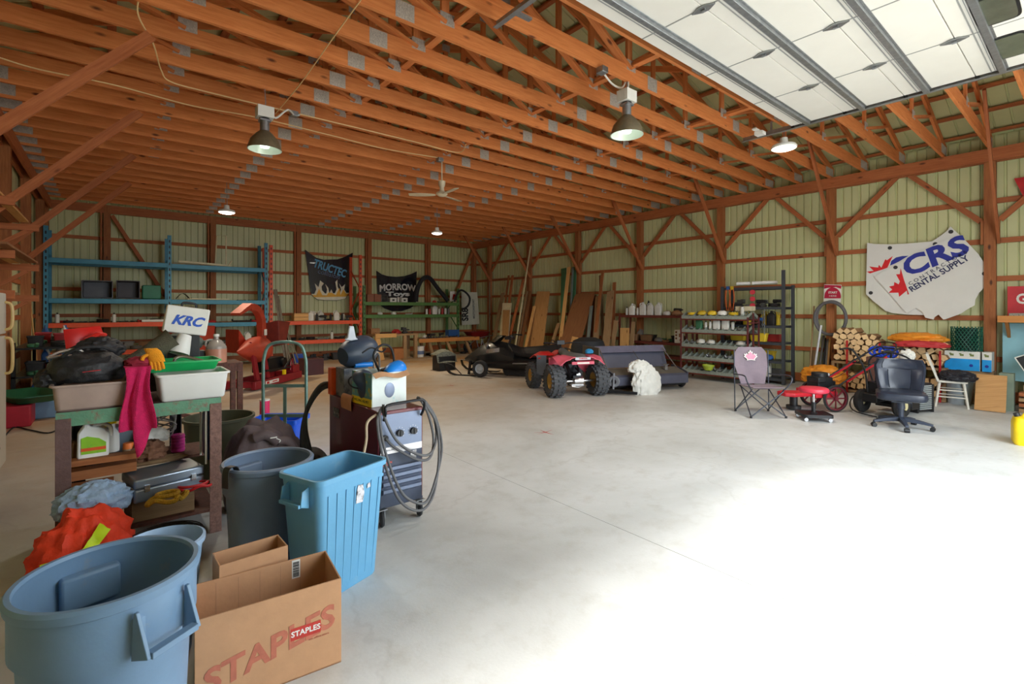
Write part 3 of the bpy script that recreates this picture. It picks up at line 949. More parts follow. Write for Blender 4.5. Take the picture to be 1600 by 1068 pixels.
for x in (-.2, -.11, -.02, .07, .16): m = M(); m.box((x, .1488, .25), (.0015, .0012, .24)); m.build('crease', CARDIN, bx, smooth=False)
carton('cardboard_box', 'smaller plain carton behind the carton with red lettering', (.53, 2.68, 0), R(2), .30, .16, .44)

# ================================================================ steel work bench with junk
BENCH = mat('chipped_green_enamel', srgb(96, 144, 116), .5, .1, .15, 9, col2=srgb(132, 100, 86), spread=.52, bump=.15)
BRN = mat('brown_steel', srgb(106, 82, 80), .5, .3, .15, 18, col2=srgb(120, 90, 78), spread=.55, bump=.12)
t = thing('work_bench', 'narrow steel bench with rusty legs and chipped green edge, piled with junk', 'workbench', (0, 0, 0))
TX0, TX1, TY0, TY1, TZ = -.27, .62, 4.13, 4.86, .98
m = M(); m.box(((TX0 + TX1) / 2, (TY0 + TY1) / 2, TZ - .005), (TX1 - TX0, TY1 - TY0, .01)); m.build('tabletop', BRN, t)
for yy in (TY0 - .003, TY1): m = M(); m.box(((TX0 + TX1) / 2, yy, TZ - .045), (TX1 - TX0, .008, .09)); m.build('edge_rail', BENCH, t)
for x, y in ((TX0 + .035, TY0 + .0), (TX1 - .035, TY0 + .0), (TX0 + .08, TY1 - .02), (.40, TY1 - .03)):
    e = 1 if x < .2 else -1; f = 1 if y < 4.4 else -1
    m = M(); m.box((x, y - .008 * f, TZ / 2 - .02), (.075, .008, TZ - .04)); m.box((x - e * .034, y + .03 * f, TZ / 2 - .02), (.008, .07, TZ - .04)); m.build('leg', mat('rust_speckled_leg', srgb(130, 98, 88), .75, .1, .25, 40, col2=srgb(96, 62, 52), spread=.55, bump=.2) if x > .5 else BRN if y < 4.4 else BLACKM, t, bevel=.002)
for z, y0 in ((.50, 4.45), (.17, 4.12)):
    m = M(); m.box(((TX0 + TX1) / 2, (y0 + TY1) / 2, z), (TX1 - TX0 - .06, TY1 - y0, .02)); m.build('shelf', RUST, t)

def box_thing(name, label, cat, c, d, mt, rot=(0, 0, 0), group=None, bevel=.004):
    m = M(); m.box((0, 0, d[2] / 2), d); o = m.build(name, mt, bevel=bevel); o.location = c; o.rotation_euler = rot
    return tag(o, label, cat, group)
# beige tote with black bag
t = thing('plastic_tote', 'beige plastic tote on the bench under the black duffel bag', 'tote', (-.105, 4.36, TZ))
m = M(); tub(m, .34, .42, .17, .37, .46, .03); m.build('body', mat('beige_plastic', srgb(170, 148, 138), .45), t)
DUF = mat('black_canvas', srgb(34, 34, 37), .6, 0, .2, 14, bump=.3, bscale=40)
t = thing('duffel_bag', 'black canvas duffel bag with a small red stripe, lying on the beige tote', 'bag', (-.125, 4.34, TZ + .17))
m = M(); m.lump((0, 0, 0), (.20, .17, .125), 4, .14, 1.9, n=36, m=20); m.build('body', DUF, t)
m = M(); m.lump((-.19, .02, -.02), (.07, .11, .07), 9, .25, 2.4); m.build('side_pocket', DUF, t)
m = M(); m.tube([(-.12, -.10, .17), (-.05, -.14, .22), (.06, -.13, .23), (.14, -.06, .19)], .012); m.tube([(-.1, .08, .2), (0, .04, .245), (.12, .05, .2)], .012); m.build('handle', DUF, t)
m = M(); m.beam((-.02, -.218, .075), (.07, -.215, .083), .006, .004); m.build('stripe', RED, t)
m = M(); m.lump((.06, .1, .15), (.12, .10, .08), 2, .3, 2.5); m.build('top_flap', DUF, t)
t = thing('hand_clamp', 'bright steel clamp lying on the black duffel bag', 'clamp', (-.26, 4.28, TZ + .335), R(20))
m = M(); m.tube([(-.06, 0, 0), (0, .01, .03), (.08, 0, .045), (.12, 0, .02)], .012); m.tube([(-.06, 0, .0), (0, -.02, .01), (.07, -.03, .005)], .01); m.build('body', CHROME, t)
# white bin, green tray
t = thing('plastic_bin', 'white rectangular plastic bin standing on the bench', 'bin', (.455, 4.32, TZ))
m = M(); tub(m, .39, .35, .19, .43, .39, .03); m.build('body', WHITE, t)
t = thing('plastic_tray', 'bright green plastic tray lying on the white bin', 'tray', (.395, 4.44, TZ + .193))
m = M(); tub(m, .44, .30, .075, .48, .34, .03); m.build('body', mat('green_plastic', srgb(24, 168, 92), .4), t)
t = thing('chrome_handle_tool', 'bright steel loop-handled tool lying in the green tray', 'tool', (.46, 4.42, TZ + .225))
m = M()
for e in (0, .035): m.tube([(-.10, e, .0), (-.09, e, .05), (-.04, e, .062), (.06, e - .02, .03), (.13, e - .04, .0)], .011)
m.build('body', CHROME, t)
# towel
TOW = mat('magenta_terry', srgb(206, 28, 92), .95, 0, .15, 30, bump=.6, bscale=220)
def towel(a, b):
    x = .055 + .16 * b + .02 * math.sin(a * 5 + b * 3)
    z = 1.235 - max(0, a - .12) * .47 * (1 + .45 * math.sin(PI * min(1, b * 1.2)) * (b > .45))
    y = 4.108 - .018 * math.sin(b * 13 + 1) * min(1, a * 2) + (.26 * (.12 - a) / .12 if a < .12 else 0)
    return (x, y - .012, z)
m = M(); m.sheet(towel, 26, 26, .008); tag(m.build('towel', TOW), 'magenta towel hanging over the bench edge beside the white bin', 'towel')
m = M(); m.lump((0, 0, 0), (.09, .07, .04), 5, .25, 2.0); o = m.build('cloth', mat('dusty_red_cloth', srgb(150, 40, 60), .9)); o.location = (.16, 4.26, 1.235); tag(o, 'crumpled dusky red cloth on top of the magenta towel', 'cloth')
# orange glove: palm with five fingers
OG = mat('orange_knit', srgb(240, 156, 30), .9, 0, .1, 30, bump=.5, bscale=160)
t = thing('work_glove', 'orange knitted work glove drooping over the green tray edge', 'glove', (.235, 4.19, 1.335), R(-10))
m = M(); m.loft([[V((.045 * math.cos(a) * s_, .018 * math.sin(a), z)) + V((x, 0, 0)) for a in [2 * PI * i / 12 for i in range(12)]] for s_, z, x in ((.85, .02, -.03), (1.0, .0, -.015), (1.05, -.04, 0), (1.0, -.075, .01))]); m.build('palm', OG, t)
for i in range(4): 
    m = M(); m.tube([(-.028 + i * .02, 0, -.07), (-.022 + i * .021, -.008, -.10), (-.018 + i * .021, -.004, -.125 - .008 * (i in (1, 2)))], .0105); m.build('finger', OG, t)
m = M(); m.tube([(-.035, 0, -.02), (-.065, -.01, -.035), (-.075, -.012, -.06)], .012); m.build('thumb', OG, t)
# grey felt hat shaped piece and white cup
FELT = mat('olive_felt', srgb(92, 88, 72), .95, 0, .2, 30, bump=.5, bscale=140)
t = thing('felt_roll', 'grey-olive felt roll propped up behind the orange glove', 'felt roll', (.22, 4.62, 1.0))
m = M(); m.tube([(-.18, -.02, .19), (-.05, 0, .26), (.08, .0, .35), (.15, 0, .40)], lambda a: .05 + .035 * a, 14); m.cyl((.02, 0, 0), (.02, 0, .27), .03); m.build('body', FELT, t)
t = thing('foam_cup', 'white foam cup tipped against the felt roll', 'cup', (.45, 4.64, 1.30), 0)
m = M(); m.lathe([(.0, 0), (.045, 0), (.075, .15), (.079, .152), (.07, .15), (.04, .008), (0, .008)], n=22, axis=(-.3, -.2, -.9), c=(0, 0, .12)); m.cyl((0, 0.03, -.32), (0, 0.03, .02), .03); m.build('body', WHITE, t)
# tool case with lettering on a black box
box_thing('storage_box', 'tall black storage box at the rear edge of the bench', 'box', (.45, 4.80, TZ), (.22, .12, .43), BLACK)
t = thing('tool_case', 'white hard tool case with blue lettering, tilted on the black box', 'case', (.455, 4.80, TZ + .435), 0)
t.rotation_euler = (0, R(9), 0)
m = M(); m.box((0, 0, .12), (.30, .09, .22)); m.build('body', WPAINT, t, bevel=.01)
m = M(); m.tube([(-.05, 0, .225), (-.04, 0, .262), (.04, 0, .262), (.05, 0, .225)], .009); m.build('handle', BLACK, t)
m = M(); m.text('KRC', .105, (0, -.047, .115), depth=.003, bold=.004, shear=.35); m.build('lettering', mat('blue_print', srgb(30, 84, 190), .5), t)
# red scoop
RSC = mat('bright_red_plastic', srgb(206, 34, 26), .4)
t = thing('plastic_scoop', 'bright red plastic scoop standing behind the duffel bag', 'scoop', (-.13, 4.74, TZ))
m = M(); m.sheet(lambda a, b: (-.14 + .2 * a + .02 * b, .02 * math.sin(b * PI) + .1 * a * a, .50 - .22 * b * (.3 + .7 * (1 - a)) + .02 * a), 12, 12, .006); m.cyl((0.0, 0.03, 0), (0.02, .04, .40), .018); m.tube([(-.02, 0, .42), (.05, .01, .46), (.09, .08, .45)], .015); m.build('body', RSC, t)
# under the bench: jug, sprayer, jars
YEL = mat('yellow_plastic', srgb(240, 206, 20), .4)
GLB = mat('green_label', srgb(140, 196, 40), .6, col2=srgb(60, 150, 70), spread=.58, scale=14); RDL = mat('orange_label', srgb(222, 84, 30), .6)
t = thing('detergent_jug', 'white detergent jug with green and orange label, under the bench', 'jug', (-.095, 4.26, .645))
pr = [(-.075, 0), (.075, 0), (.08, .02), (.082, .15), (.06, .185), (.03, .20), (-.02, .215), (-.022, .235), (-.05, .235), (-.052, .213), (-.078, .17), (-.082, .02)]
m = M(); m.prism(pr, .085, (0, 0, 0), (1, 0, 0), (0, 0, 1)); m.build('body', WHITE, t, bevel=.012)
m = M(); m.tube([(.0, 0, .205), (.045, 0, .215), (.085, 0, .19), (.088, 0, .13)], .013); m.build('handle', WHITE, t)
m = M(); m.cyl((-.036, 0, .233), (-.036, 0, .258), .02); m.build('cap', WHITE, t)
m = M(); m.prism([(-.06, .035), (.065, .035), (.065, .10), (.03, .13), (-.03, .15), (-.06, .14)], .004, (0, -.044, 0)); lb = m.build('label', GLB, t)
m = M(); m.prism([(-.06, .055), (.065, .055), (.065, .075), (-.06, .075)], .003, (0, -.0475, 0)); m.build('stripe', RDL, lb)
t = thing('spray_bottle', 'white spray bottle with yellow trigger head behind the detergent jug', 'spray bottle', (.0, 4.36, .645))
m = M(); m.lathe([(0, 0), (.04, 0), (.042, .02), (.04, .12), (.018, .16), (.015, .19), (0, .19)], n=18); m.build('body', WHITE, t)
m = M(); m.box((0, 0, .205), (.05, .028, .03)); m.box((-.045, 0, .21), (.05, .018, .016)); m.prism([(-.03, .195), (-.02, .195), (-.045, .15), (-.052, .152)], .012, (0, 0, 0)); m.build('trigger_head', YEL, t, bevel=.004)
t = thing('glass_jar', 'amber glass jar beside the detergent jug, under the bench', 'jar', (-.19, 4.40, .515))
m = M(); m.lathe([(0, 0), (.05, 0), (.055, .02), (.055, .16), (.03, .20), (.03, .23), (0, .23)], n=18); m.build('body', mat('amber_glass', srgb(120, 70, 30), .12, trans=.4, var=.2), t)
t = thing('spray_can', 'brown spray can with an orange cap, under the bench', 'can', (.09, 4.42, .515))
m = M(); m.cyl((0, 0, 0), (0, 0, .12), .033, n=18); m.build('body', mat('brown_can', srgb(150, 130, 104), .4), t); m = M(); m.cyl((0, 0, .12), (0, 0, .16), .033, .03, n=18); m.build('cap', mat('orange_cap', srgb(232, 120, 50), .5), t)
for i, (x, y, z, a, w_) in enumerate(((-.09, 4.26, .512, 3, .10), (-.07, 4.18, .575, -4, .11))):
    m = M(); m.beam((-.18, 0, w_ / 2), (.20, 0, w_ / 2), .10, .06 if i == 0 else .035)
    o = m.build('timber_offcut', W_POST, smooth=False); o.location = (x + .02, y + .03, z - .02 + (0 if i == 0 else .028)); o.rotation_euler = (0, 0, R(a)); tag(o, ['thick brown timber offcut under the detergent jug, lower piece', 'thin brown timber offcut directly under the detergent jug'][i], 'timber', 'timber offcuts under the bench')
m = M(); m.box((0, 0, .06), (.22, .11, .12)); o = m.build('wooden_block', W_POST); o.location = (-.1, 4.23, .19); tag(o, 'wooden block on the bottom shelf of the bench', 'block')
m = M(); m.box((0, 0, .09), (.22, .11, .18)); o = m.build('wooden_block', W_POST); o.location = (-.1, 4.23, .31); tag(o, 'upper wooden block carrying the timber offcuts under the bench', 'block')
box_thing('metal_drawer', 'pale blue-grey metal drawer on the bench middle shelf', 'drawer', (.0, 4.70, .515), (.36, .14, .24), mat('pale_steel', srgb(140, 156, 172), .4, .5))
GLV = mat('brown_leather', srgb(116, 78, 56), .8, 0, .2, 14, bump=.3)
m = M(); m.lump((0, 0, 0), (.10, .08, .08), 12, .4, 2.2); o = m.build('leather_glove', GLV); o.location = (.20, 4.42, .54); tag(o, 'brown leather glove crumpled under the bench', 'glove')
m = M(); m.lump((0, 0, 0), (.20, .06, .03), 13, .25, 2.2); o = m.build('canvas_strap', mat('tan_canvas', srgb(126, 100, 70), .9)); o.location = (.22, 4.42, .505); tag(o, 'tan canvas strap folded flat under the leather glove', 'strap')
t = thing('ribbon_spool', 'magenta ribbon spool under the bench behind the dark leg', 'spool', (.40, 4.62, .515))
m = M(); m.cyl((0, 0, 0), (0, 0, .13), .045, n=18)
for k in range(5): m.lathe([(.045, .01 + k * .025), (.049, .015 + k * .025), (.045, .02 + k * .025)], n=18)
m.build('body', mat('magenta_ribbon', srgb(214, 60, 160), .5), t)
m = M()
random.seed(8)
for k in range(6): m.tube([V((.12 * math.cos(a), .05 * math.sin(a) + .01 * k, .10 + .09 * math.sin(a * .5 + k) + .01 * k)) for a in [2 * PI * j / 9 for j in range(9)]], .006, 5, 4, closed=True)
o = m.build('coiled_wire', mat('grey_wire', srgb(176, 178, 180), .4, .3)); o.location = (.27, 4.64, .62); tag(o, 'coil of grey wire on the bench middle shelf', 'wire coil')
m = M(); m.lump((0, 0, 0), (.09, .05, .06), 22, .4, 2.0); o = m.build('paper_rag', WPAINT); o.location = (.24, 4.56, .63); tag(o, 'crumpled white paper rag below the wire coil', 'rag')
# aluminium case
ALU = mat('brushed_aluminium', srgb(160, 174, 190), .3, .75, .06, 6)
t = thing('aluminium_case', 'silver aluminium case lying under the bench', 'case', (.285, 4.265, .335), R(14))
t.rotation_euler = (R(2), 0, R(14))
m = M(); m.box((0, 0, .045), (.42, .27, .09)); m.build('lower_shell', ALU, t, bevel=.012)
m = M(); m.box((0, 0, .125), (.42, .27, .065)); m.build('lid', ALU, t, bevel=.012)
for x in (-.14, .14):
    m = M(); m.box((x, -.139, .09), (.03, .008, .045)); m.build('latch', CHROME, t)
m = M(); m.tube([(-.205, -.09, .08), (-.235, -.07, .075), (-.235, .07, .075), (-.205, .09, .08)], .008); m.build('handle', BLACK, t)
box_thing('wooden_crate', 'dark wooden crate under the aluminium case', 'crate', (.28, 4.30, .18), (.36, .26, .145), W_OLD)
# rags, vest, rope, fan guard on the lowest level
BLR = mat('pale_blue_cotton', srgb(150, 176, 206), .9, 0, .1, 20, bump=.3)
m = M(); m.lump((0, 0, 0), (.17, .12, .11), 31, .35, 2.3, n=40, m=22); o = m.build('cotton_rag', BLR); o.location = (-.09, 4.07, .34); tag(o, 'pale blue cotton rag heaped below the timber offcuts', 'rag')
box_thing('shoe_box', 'grey cardboard box under the pale blue rag', 'box', (-.06, 4.06, .18), (.24, .12, .16), CARD)
HV = mat('hi_vis_orange', srgb(228, 62, 28), .7, 0, .12, 20, bump=.2); HY_ = mat('hi_vis_yellow', srgb(206, 232, 30), .6)
t = thing('safety_vest', 'crumpled orange safety vest with yellow bands, spilling out under the bench', 'vest', (-.13, 3.86, .0))
m = M(); m.lump((0, 0, 0), (.22, .17, .26), 44, .34, 2.0, n=40, m=24); m.build('body', HV, t)
vv = [V(p) for p in m.v]
def front_y(x, z):
    c_ = [p.y for p in vv if abs(p.x - x) < .045 and abs(p.z - z) < .045]
    return min(c_) if c_ else -.05
def band(x0, z0, x1, z1, w_):
    m = M(); u_ = V((x1 - x0, 0, z1 - z0)).normalized(); n_ = V((-u_.z, 0, u_.x))
    def f(a, b):
        p = V((x0, 0, z0)) + V((x1 - x0, 0, z1 - z0)) * a + n_ * ((b - .5) * w_)
        return (p.x, front_y(p.x, p.z) - .008, p.z)
    m.sheet(f, 12, 3, .005); m.build('reflective_band', HY_, t)
band(-.17, .20, .03, .235, .06); band(.0, .22, .10, .36, .06); band(-.2, .10, -.16, .2, .05)
YR = mat('yellow_rope', srgb(190, 150, 40), .8, 0, .25, 60, bump=.5, bscale=100)
m = M(); m.tube([V((.10 * math.cos(a) + .02 * math.sin(3 * a), .06 * math.sin(a), .02 + .015 * math.sin(5 * a))) for a in [2 * PI * j / 14 for j in range(14)]], .016, closed=True); m.tube([V((.06 * math.cos(a), .05 * math.sin(a), .05)) for a in [2 * PI * j / 8 for j in range(8)]], .014, closed=True)
o = m.build('yellow_rope', YR); o.location = (.29, 4.02, .33); tag(o, 'yellow and black rope coil on the dark floor fan', 'rope')
m = M(); m.tube([V((.11 * math.cos(a), .06 * math.sin(a), .02 + .01 * math.sin(4 * a))) for a in [2 * PI * j / 10 for j in range(10)]], .01, closed=True); m.tube([V((.085 * math.cos(a), .05 * math.sin(a), .035)) for a in [2 * PI * j / 10 for j in range(10)]], .01, closed=True)
o = m.build('red_rope', RED); o.location = (.45, 4.14, .34); tag(o, 'dark red rope coil beside the yellow rope', 'rope')
t = thing('floor_fan', 'black round floor fan lying on its back under the bench', 'fan', (.27, 3.80, .12))
m = M(); m.lathe([(.0, -.1), (.19, -.1), (.20, .04), (.205, .06), (.19, .055), (.185, -.08), (0, -.08)], n=36); m.build('housing', BLACKM, t)
for k in range(9): m = M(); m.lathe([(.04 + k * .019, .062 + .01), (.044 + k * .019, .066 + .01), (.048 + k * .019, .062 + .01), (.044 + k * .019, .058 + .01)], n=36, close=True); m.build('guard_ring', BLACKM, t)
m = M(); m.cyl((0, 0, .05), (0, 0, .09), .06, n=20)
for k in range(6): m.beam((0, 0, .068), (.195 * math.cos(k * PI / 3), .195 * math.sin(k * PI / 3), .062), .008, .006)
m.build('motor_cover', BLACKM, t)
box_thing('dark_crate', 'low dark crate holding up the black floor fan', 'crate', (.27, 3.80, .0), (.3, .2, .0195), BLACK)
t = thing('folding_stool', 'dark blue folding stool leaning inside the bench beside its rusty leg', 'stool', (.55, 4.30, .50))
m = M(); m.box((0, 0, .22), (.02, .26, .40)); m.build('seat', mat('navy_vinyl', srgb(34, 62, 110), .4), t, bevel=.008)
m = M(); m.tube([(-.02, -.14, .0), (-.02, -.145, .40), (-.02, .14, .43), (-.02, .145, .0)], .008, smooth=False); m.build('frame', WPAINT, t)
t = thing('wet_wipes_pack', 'white pack with a red oval mark lying behind the bench leg', 'pack', (.44, 4.70, .83))
m = M(); m.box((0, 0, 0), (.16, .06, .04)); m.build('body', WPAINT, t, bevel=.01); m = M(); m.lathe([(0, -.001), (.03, -.001), (.03, .001), (0, .001)], n=20, axis=(0, -1, 0), c=(0, -.031, 0), sx=1.6); m.build('mark', RED, t)

# coat heap, round tub, recycling box, tins
COAT = mat('grey_brown_nylon', srgb(106, 92, 94), .75, 0, .12, 10, bump=.35, bscale=18)
t = thing('winter_coat', 'grey-brown padded coat heaped between the bench and the hand truck', 'coat', (.98, 4.50, 0))
m = M(); m.lump((0, 0, 0), (.29, .26, .44), 51, .22, 1.7, n=44, m=26); m.build('body', COAT, t)
m = M(); m.tube([(.06, -.24, .56), (.14, -.23, .54), (.2, -.20, .45), (.22, -.2, .38)], .035, 10); m.tube([(-.1, -.20, .60), (-.02, -.23, .62), (.06, -.24, .55)], .04, 10); m.build('sleeve', COAT, t)
m = M(); m.box((.02, -.275, .60), (.05, .01, .008)); m.tube([(.04, -.275, .59), (.07, -.275, .57), (.06, -.275, .555)], .004); m.build('zip_pull', WHITE, t)
t = thing('round_tub', 'dark olive round tub behind the grey-brown coat', 'tub', (.80, 5.42, 0))
m = M(); m.lathe([(0, 0), (.24, 0), (.29, .57), (.305, .575), (.305, .60), (.285, .60), (.275, .56), (.23, .02), (0, .015)], n=40); m.build('body', mat('olive_plastic', srgb(84, 88, 70), .6), t)
t = thing('recycling_box', 'bright blue recycling box behind the hand truck', 'recycling box', (1.47, 5.95, 0), R(-38))
m = M(); tub(m, .44, .32, .41, .52, .38, .035, .005, .016, liph=.05); m.build('body', mat('bright_blue_plastic', srgb(28, 92, 224), .4), t)
PK = mat('pink_enamel', srgb(224, 40, 100), .35)
for k in range(3):
    t = thing('pink_tin', ['bottom tin of the pink stack beside the blue recycling box', 'middle tin of the pink stack beside the blue recycling box', 'top tin of the pink stack beside the blue recycling box'][k], 'tin', (1.42, 6.42, k * .183), 0, 'stacked pink tins')
    m = M(); m.cyl((0, 0, .006), (0, 0, .166), .055, n=20); m.build('body', PK, t); m = M(); m.cyl((0, 0, .166), (0, 0, .183), .057, n=20); m.cyl((0, 0, 0), (0, 0, .006), .057, n=20); m.build('rim', WPAINT, t)
m = M(); m.prism([(-.15, -.06), (.12, -.09), (.2, .02), (.05, .10), (-.12, .07)], .004, (0, 0, .003), (1, 0, 0), (0, 1, 0)); o = m.build('cardboard_scrap', CARD); o.location = (1.1, 7.2, .002); tag(o, 'scrap of cardboard on the floor behind the pink tins', 'cardboard')

# hand truck
t = thing('hand_truck', 'pale green tubular hand truck standing behind the coat', 'hand truck', (1.34, 5.23, 0), R(-39))
HT = mat('pale_green_tube', srgb(132, 170, 164), .4, .4, .12, 20, col2=srgb(150, 140, 130), spread=.6)
m = M(); m.tube([(-.215, 0, .05), (-.215, 0, .95), (-.205, .0, 1.15), (-.15, 0, 1.27), (.0, 0, 1.30), (.15, 0, 1.27), (.205, 0, 1.15), (.215, 0, .95), (.215, 0, .05)], .016, 10, 6); m.build('frame', HT, t)
for z in (.28, .56, .86): m = M(); m.beam((-.215, 0, z), (.215, 0, z), .012, .032); m.build('cross_bar', HT, t)
m = M(); m.beam((0, .005, .1), (0, .005, .87), .032, .01, (0, 1, 0)); m.build('centre_strap', HT, t)
m = M(); m.box((0, -.1, .012), (.42, .22, .008)); m.box((0, 0, .06), (.42, .008, .1)); m.build('toe_plate', HT, t)
for e in (-1, 1):
    m = M(); m.lathe([(.045, -.02), (.09, -.025), (.105, 0), (.09, .025), (.045, .02)], n=20, axis=(1, 0, 0), c=(e * .26, .07, .105), close=True); w_ = m.build('wheel', RUBBER, t)
    m = M(); m.cyl((e * .24, .07, .105), (e * .28, .07, .105), .046, n=14); m.build('hub', GALV, w_)
m = M(); m.cyl((-.26, .07, .105), (.26, .07, .105), .01); m.beam((-.1, 0, .25), (-.12, .07, .105), .01, .02); m.beam((.1, 0, .25), (.12, .07, .105), .01, .02); m.build('axle', GALV, t)

# ================================================================ arc welder on casters
MAR = mat('maroon_enamel', srgb(96, 22, 34), .3, .1, .06, 6, coat=.3)
PANEL = mat('panel_grey_blue', srgb(120, 132, 156), .4, .3, .06, 8)
PAN2 = mat('panel_dark_grey', srgb(66, 74, 92), .45, .2, .08, 8)
t = thing('arc_welder', 'maroon arc welder on casters with grey control panel and looped cables', 'welder', (1.525, 3.43, 0))
Wd, Ln, Z0, Z1 = .375, 1.04, .15, .86
m = M(); m.box((Wd / 2, Ln / 2, (Z0 + Z1) / 2 + .0), (Wd, Ln, Z1 - Z0)); m.build('housing', MAR, t, bevel=.008)
m = M(); m.box((Wd / 2, -.004, .70), (Wd - .03, .012, .27)); m.build('control_panel', PANEL, t)
m = M(); m.box((Wd / 2, -.012, .565), (Wd - .03, .006, .05)); m.build('trim_strip', CHROME, t)
m = M(); m.box((Wd / 2, -.006, .50), (Wd - .03, .014, .085)); m.build('socket_panel', PAN2, t)
m = M(); m.box((Wd / 2, -.003, .345), (Wd - .03, .008, .23)); m.build('vent_backing', PAN2, t)
for k in range(4):
    m = M(); zz = .42 - k * .055
    m.prism([(-.022, 0), (.0, -.03), (.022, -.03), (.022, 0)], Wd - .06, (Wd / 2, -.006, zz), (0, 0, 1), (0, 1, 0)); m.build('louvre', PANEL, t)
m = M(); m.box((Wd / 2, -.004, .19), (Wd - .03, .012, .09)); m.box((Wd / 2, Ln / 2, .14), (Wd + .01, Ln - .02, .02)); m.build('skirt', PAN2, t)
for x in (.17, .285):
    m = M(); m.cyl((x, -.010, .685), (x, -.035, .685), .026, n=18); m.box((x, -.038, .685), (.008, .008, .04)); k_ = m.build('control_knob', BLACK, t)
    m = M()
    for j in range(9):
        a = R(-130 + 260 * j / 8); m.box((x + .042 * math.sin(a), -.011, .685 + .042 * math.cos(a)), (.004, .002, .004))
    m.build('dial_mark', WHITE, k_)
m = M(); m.cyl((.05, -.01, .665), (.05, -.03, .665), .022, n=16); m.build('cable_socket', BLACK, t)
m = M(); m.box((.285, -.016, .505), (.05, .006, .06)); m.cyl((.285, -.014, .52), (.285, -.03, .52), .006); m.build('outlet', CHROME, t)
m = M(); m.text('LINCOLN', .022, (.06, -.0145, .475), depth=.001, bold=.0006); m.text('ELECTRIC', .012, (.06, -.0145, .458), depth=.001); m.build('nameplate', mat('orange_red_print', srgb(220, 80, 60), .5), t)
m = M(); m.text('IDEALARC', .018, (.09, -.016, .567), depth=.001); m.build('strip_lettering', PAN2, t)
m = M(); m.box((-.003, .86, .72), (.004, .14, .08)); m.build('rating_plate', mat('rating_plate', srgb(70, 66, 60), .4, .4, col2=srgb(170, 160, 140), spread=.5, scale=30), t)
m = M(); m.tube([(.035, -.03, .80), (.03, -.07, .86), (.04, -.07, .915), (.19, -.07, .925), (.335, -.07, .925), (.35, -.07, .87), (.345, -.03, .80)], .011, 8, 3); m.build('handle', BLACKM, t)
for x, y in ((.03, .0), (.345, .0), (.03, Ln - .06), (.345, Ln - .06)):
    cs = M(); cs.lathe([(.02, -.014), (.055, -.016), (.064, 0), (.055, .016), (.02, .014)], n=22, axis=(.96, -.28, 0), c=(x + .0, y, .065), close=True); w_ = cs.build('caster_wheel', RUBBER, t)
    m = M(); m.cyl((x - .018, y + .005, .065), (x + .018, y - .005, .065), .03, n=14); m.build('hub', CHROME, w_)
    m = M(); m.beam((x - .022, y, .065), (x - .018, y, .13), .004, .03, (0, 1, 0)); m.beam((x + .022, y, .065), (x + .018, y, .13), .004, .03, (0, 1, 0)); m.box((x, y, .133), (.07, .06, .006)); m.build('caster_fork', GALV, t)
WC = mat('grey_welding_cable', srgb(92, 92, 94), .6, 0, .1, 20); WCD = mat('dark_welding_cable', srgb(52, 54, 50), .6)
m = M()
for pts in ([(.05, -.03, .665), (.10, -.06, .60), (.24, -.10, .50), (.36, -.09, .46), (.44, -.04, .50), (.47, 0, .62), (.42, 0, .80), (.34, -.03, .92)],
            [(.02, -.02, .88), (-.03, -.06, .80), (-.01, -.12, .55), (.07, -.16, .28), (.18, -.16, .15), (.31, -.14, .11), (.42, -.10, .2), (.50, -.04, .45), (.50, .0, .7), (.40, .0, .87), (.33, -.03, .93)],
            [(.03, -.02, .90), (-.01, -.05, .84), (.01, -.10, .6), (.10, -.14, .32), (.2, -.15, .2), (.33, -.14, .16), (.45, -.08, .3), (.55, .0, .5), (.53, .05, .72), (.42, .03, .88), (.34, .0, .93)],
            [(.03, -.03, .92), (.03, -.06, .82), (.12, -.08, .64), (.26, -.11, .53), (.40, -.08, .50), (.50, 0, .60), (.48, .02, .78), (.38, 0, .90), (.34, .03, .93)]):
    m.tube(pts, .0105, 8, 8)
m.build('welding_cable', WC, t)
m = M(); m.tube([(-.02, -.02, .85), (-.09, -.02, .80), (-.10, -.03, .68), (-.13, -.04, .56)], .010); m.cyl((-.13, -.04, .56), (-.16, -.05, .50), .014); m.build('ground_lead', mat('tan_clamp', srgb(190, 170, 140), .5), t)
m = M()
for k in range(3): m.tube([(.12, Ln + .0, .93 - .01 * k), (-.05, Ln + .06, .90 + .02 * k), (-.20, Ln + .02, .70), (-.25 + .03 * k, Ln - .05, .42), (-.16 + .02 * k, Ln - .1, .22), (-.06, Ln - .08, .2)], .018, 8, 8)
m.build('power_cable', WCD, t)
# coil of ribbed hose standing on the floor by the bin
t = thing('hose_coil', 'coil of grey hose standing between the slate barrel and the welder', 'hose', (1.37, 4.64, 0))
for k in range(4):
    m = M(); m.lathe([(.14, -.014), (.155, -.02), (.17, 0), (.155, .02), (.14, .014)], n=30, axis=(.8, .55, 0), c=(k * .032, k * .022, .17), close=True); m.build('hose_turn', WC, t)
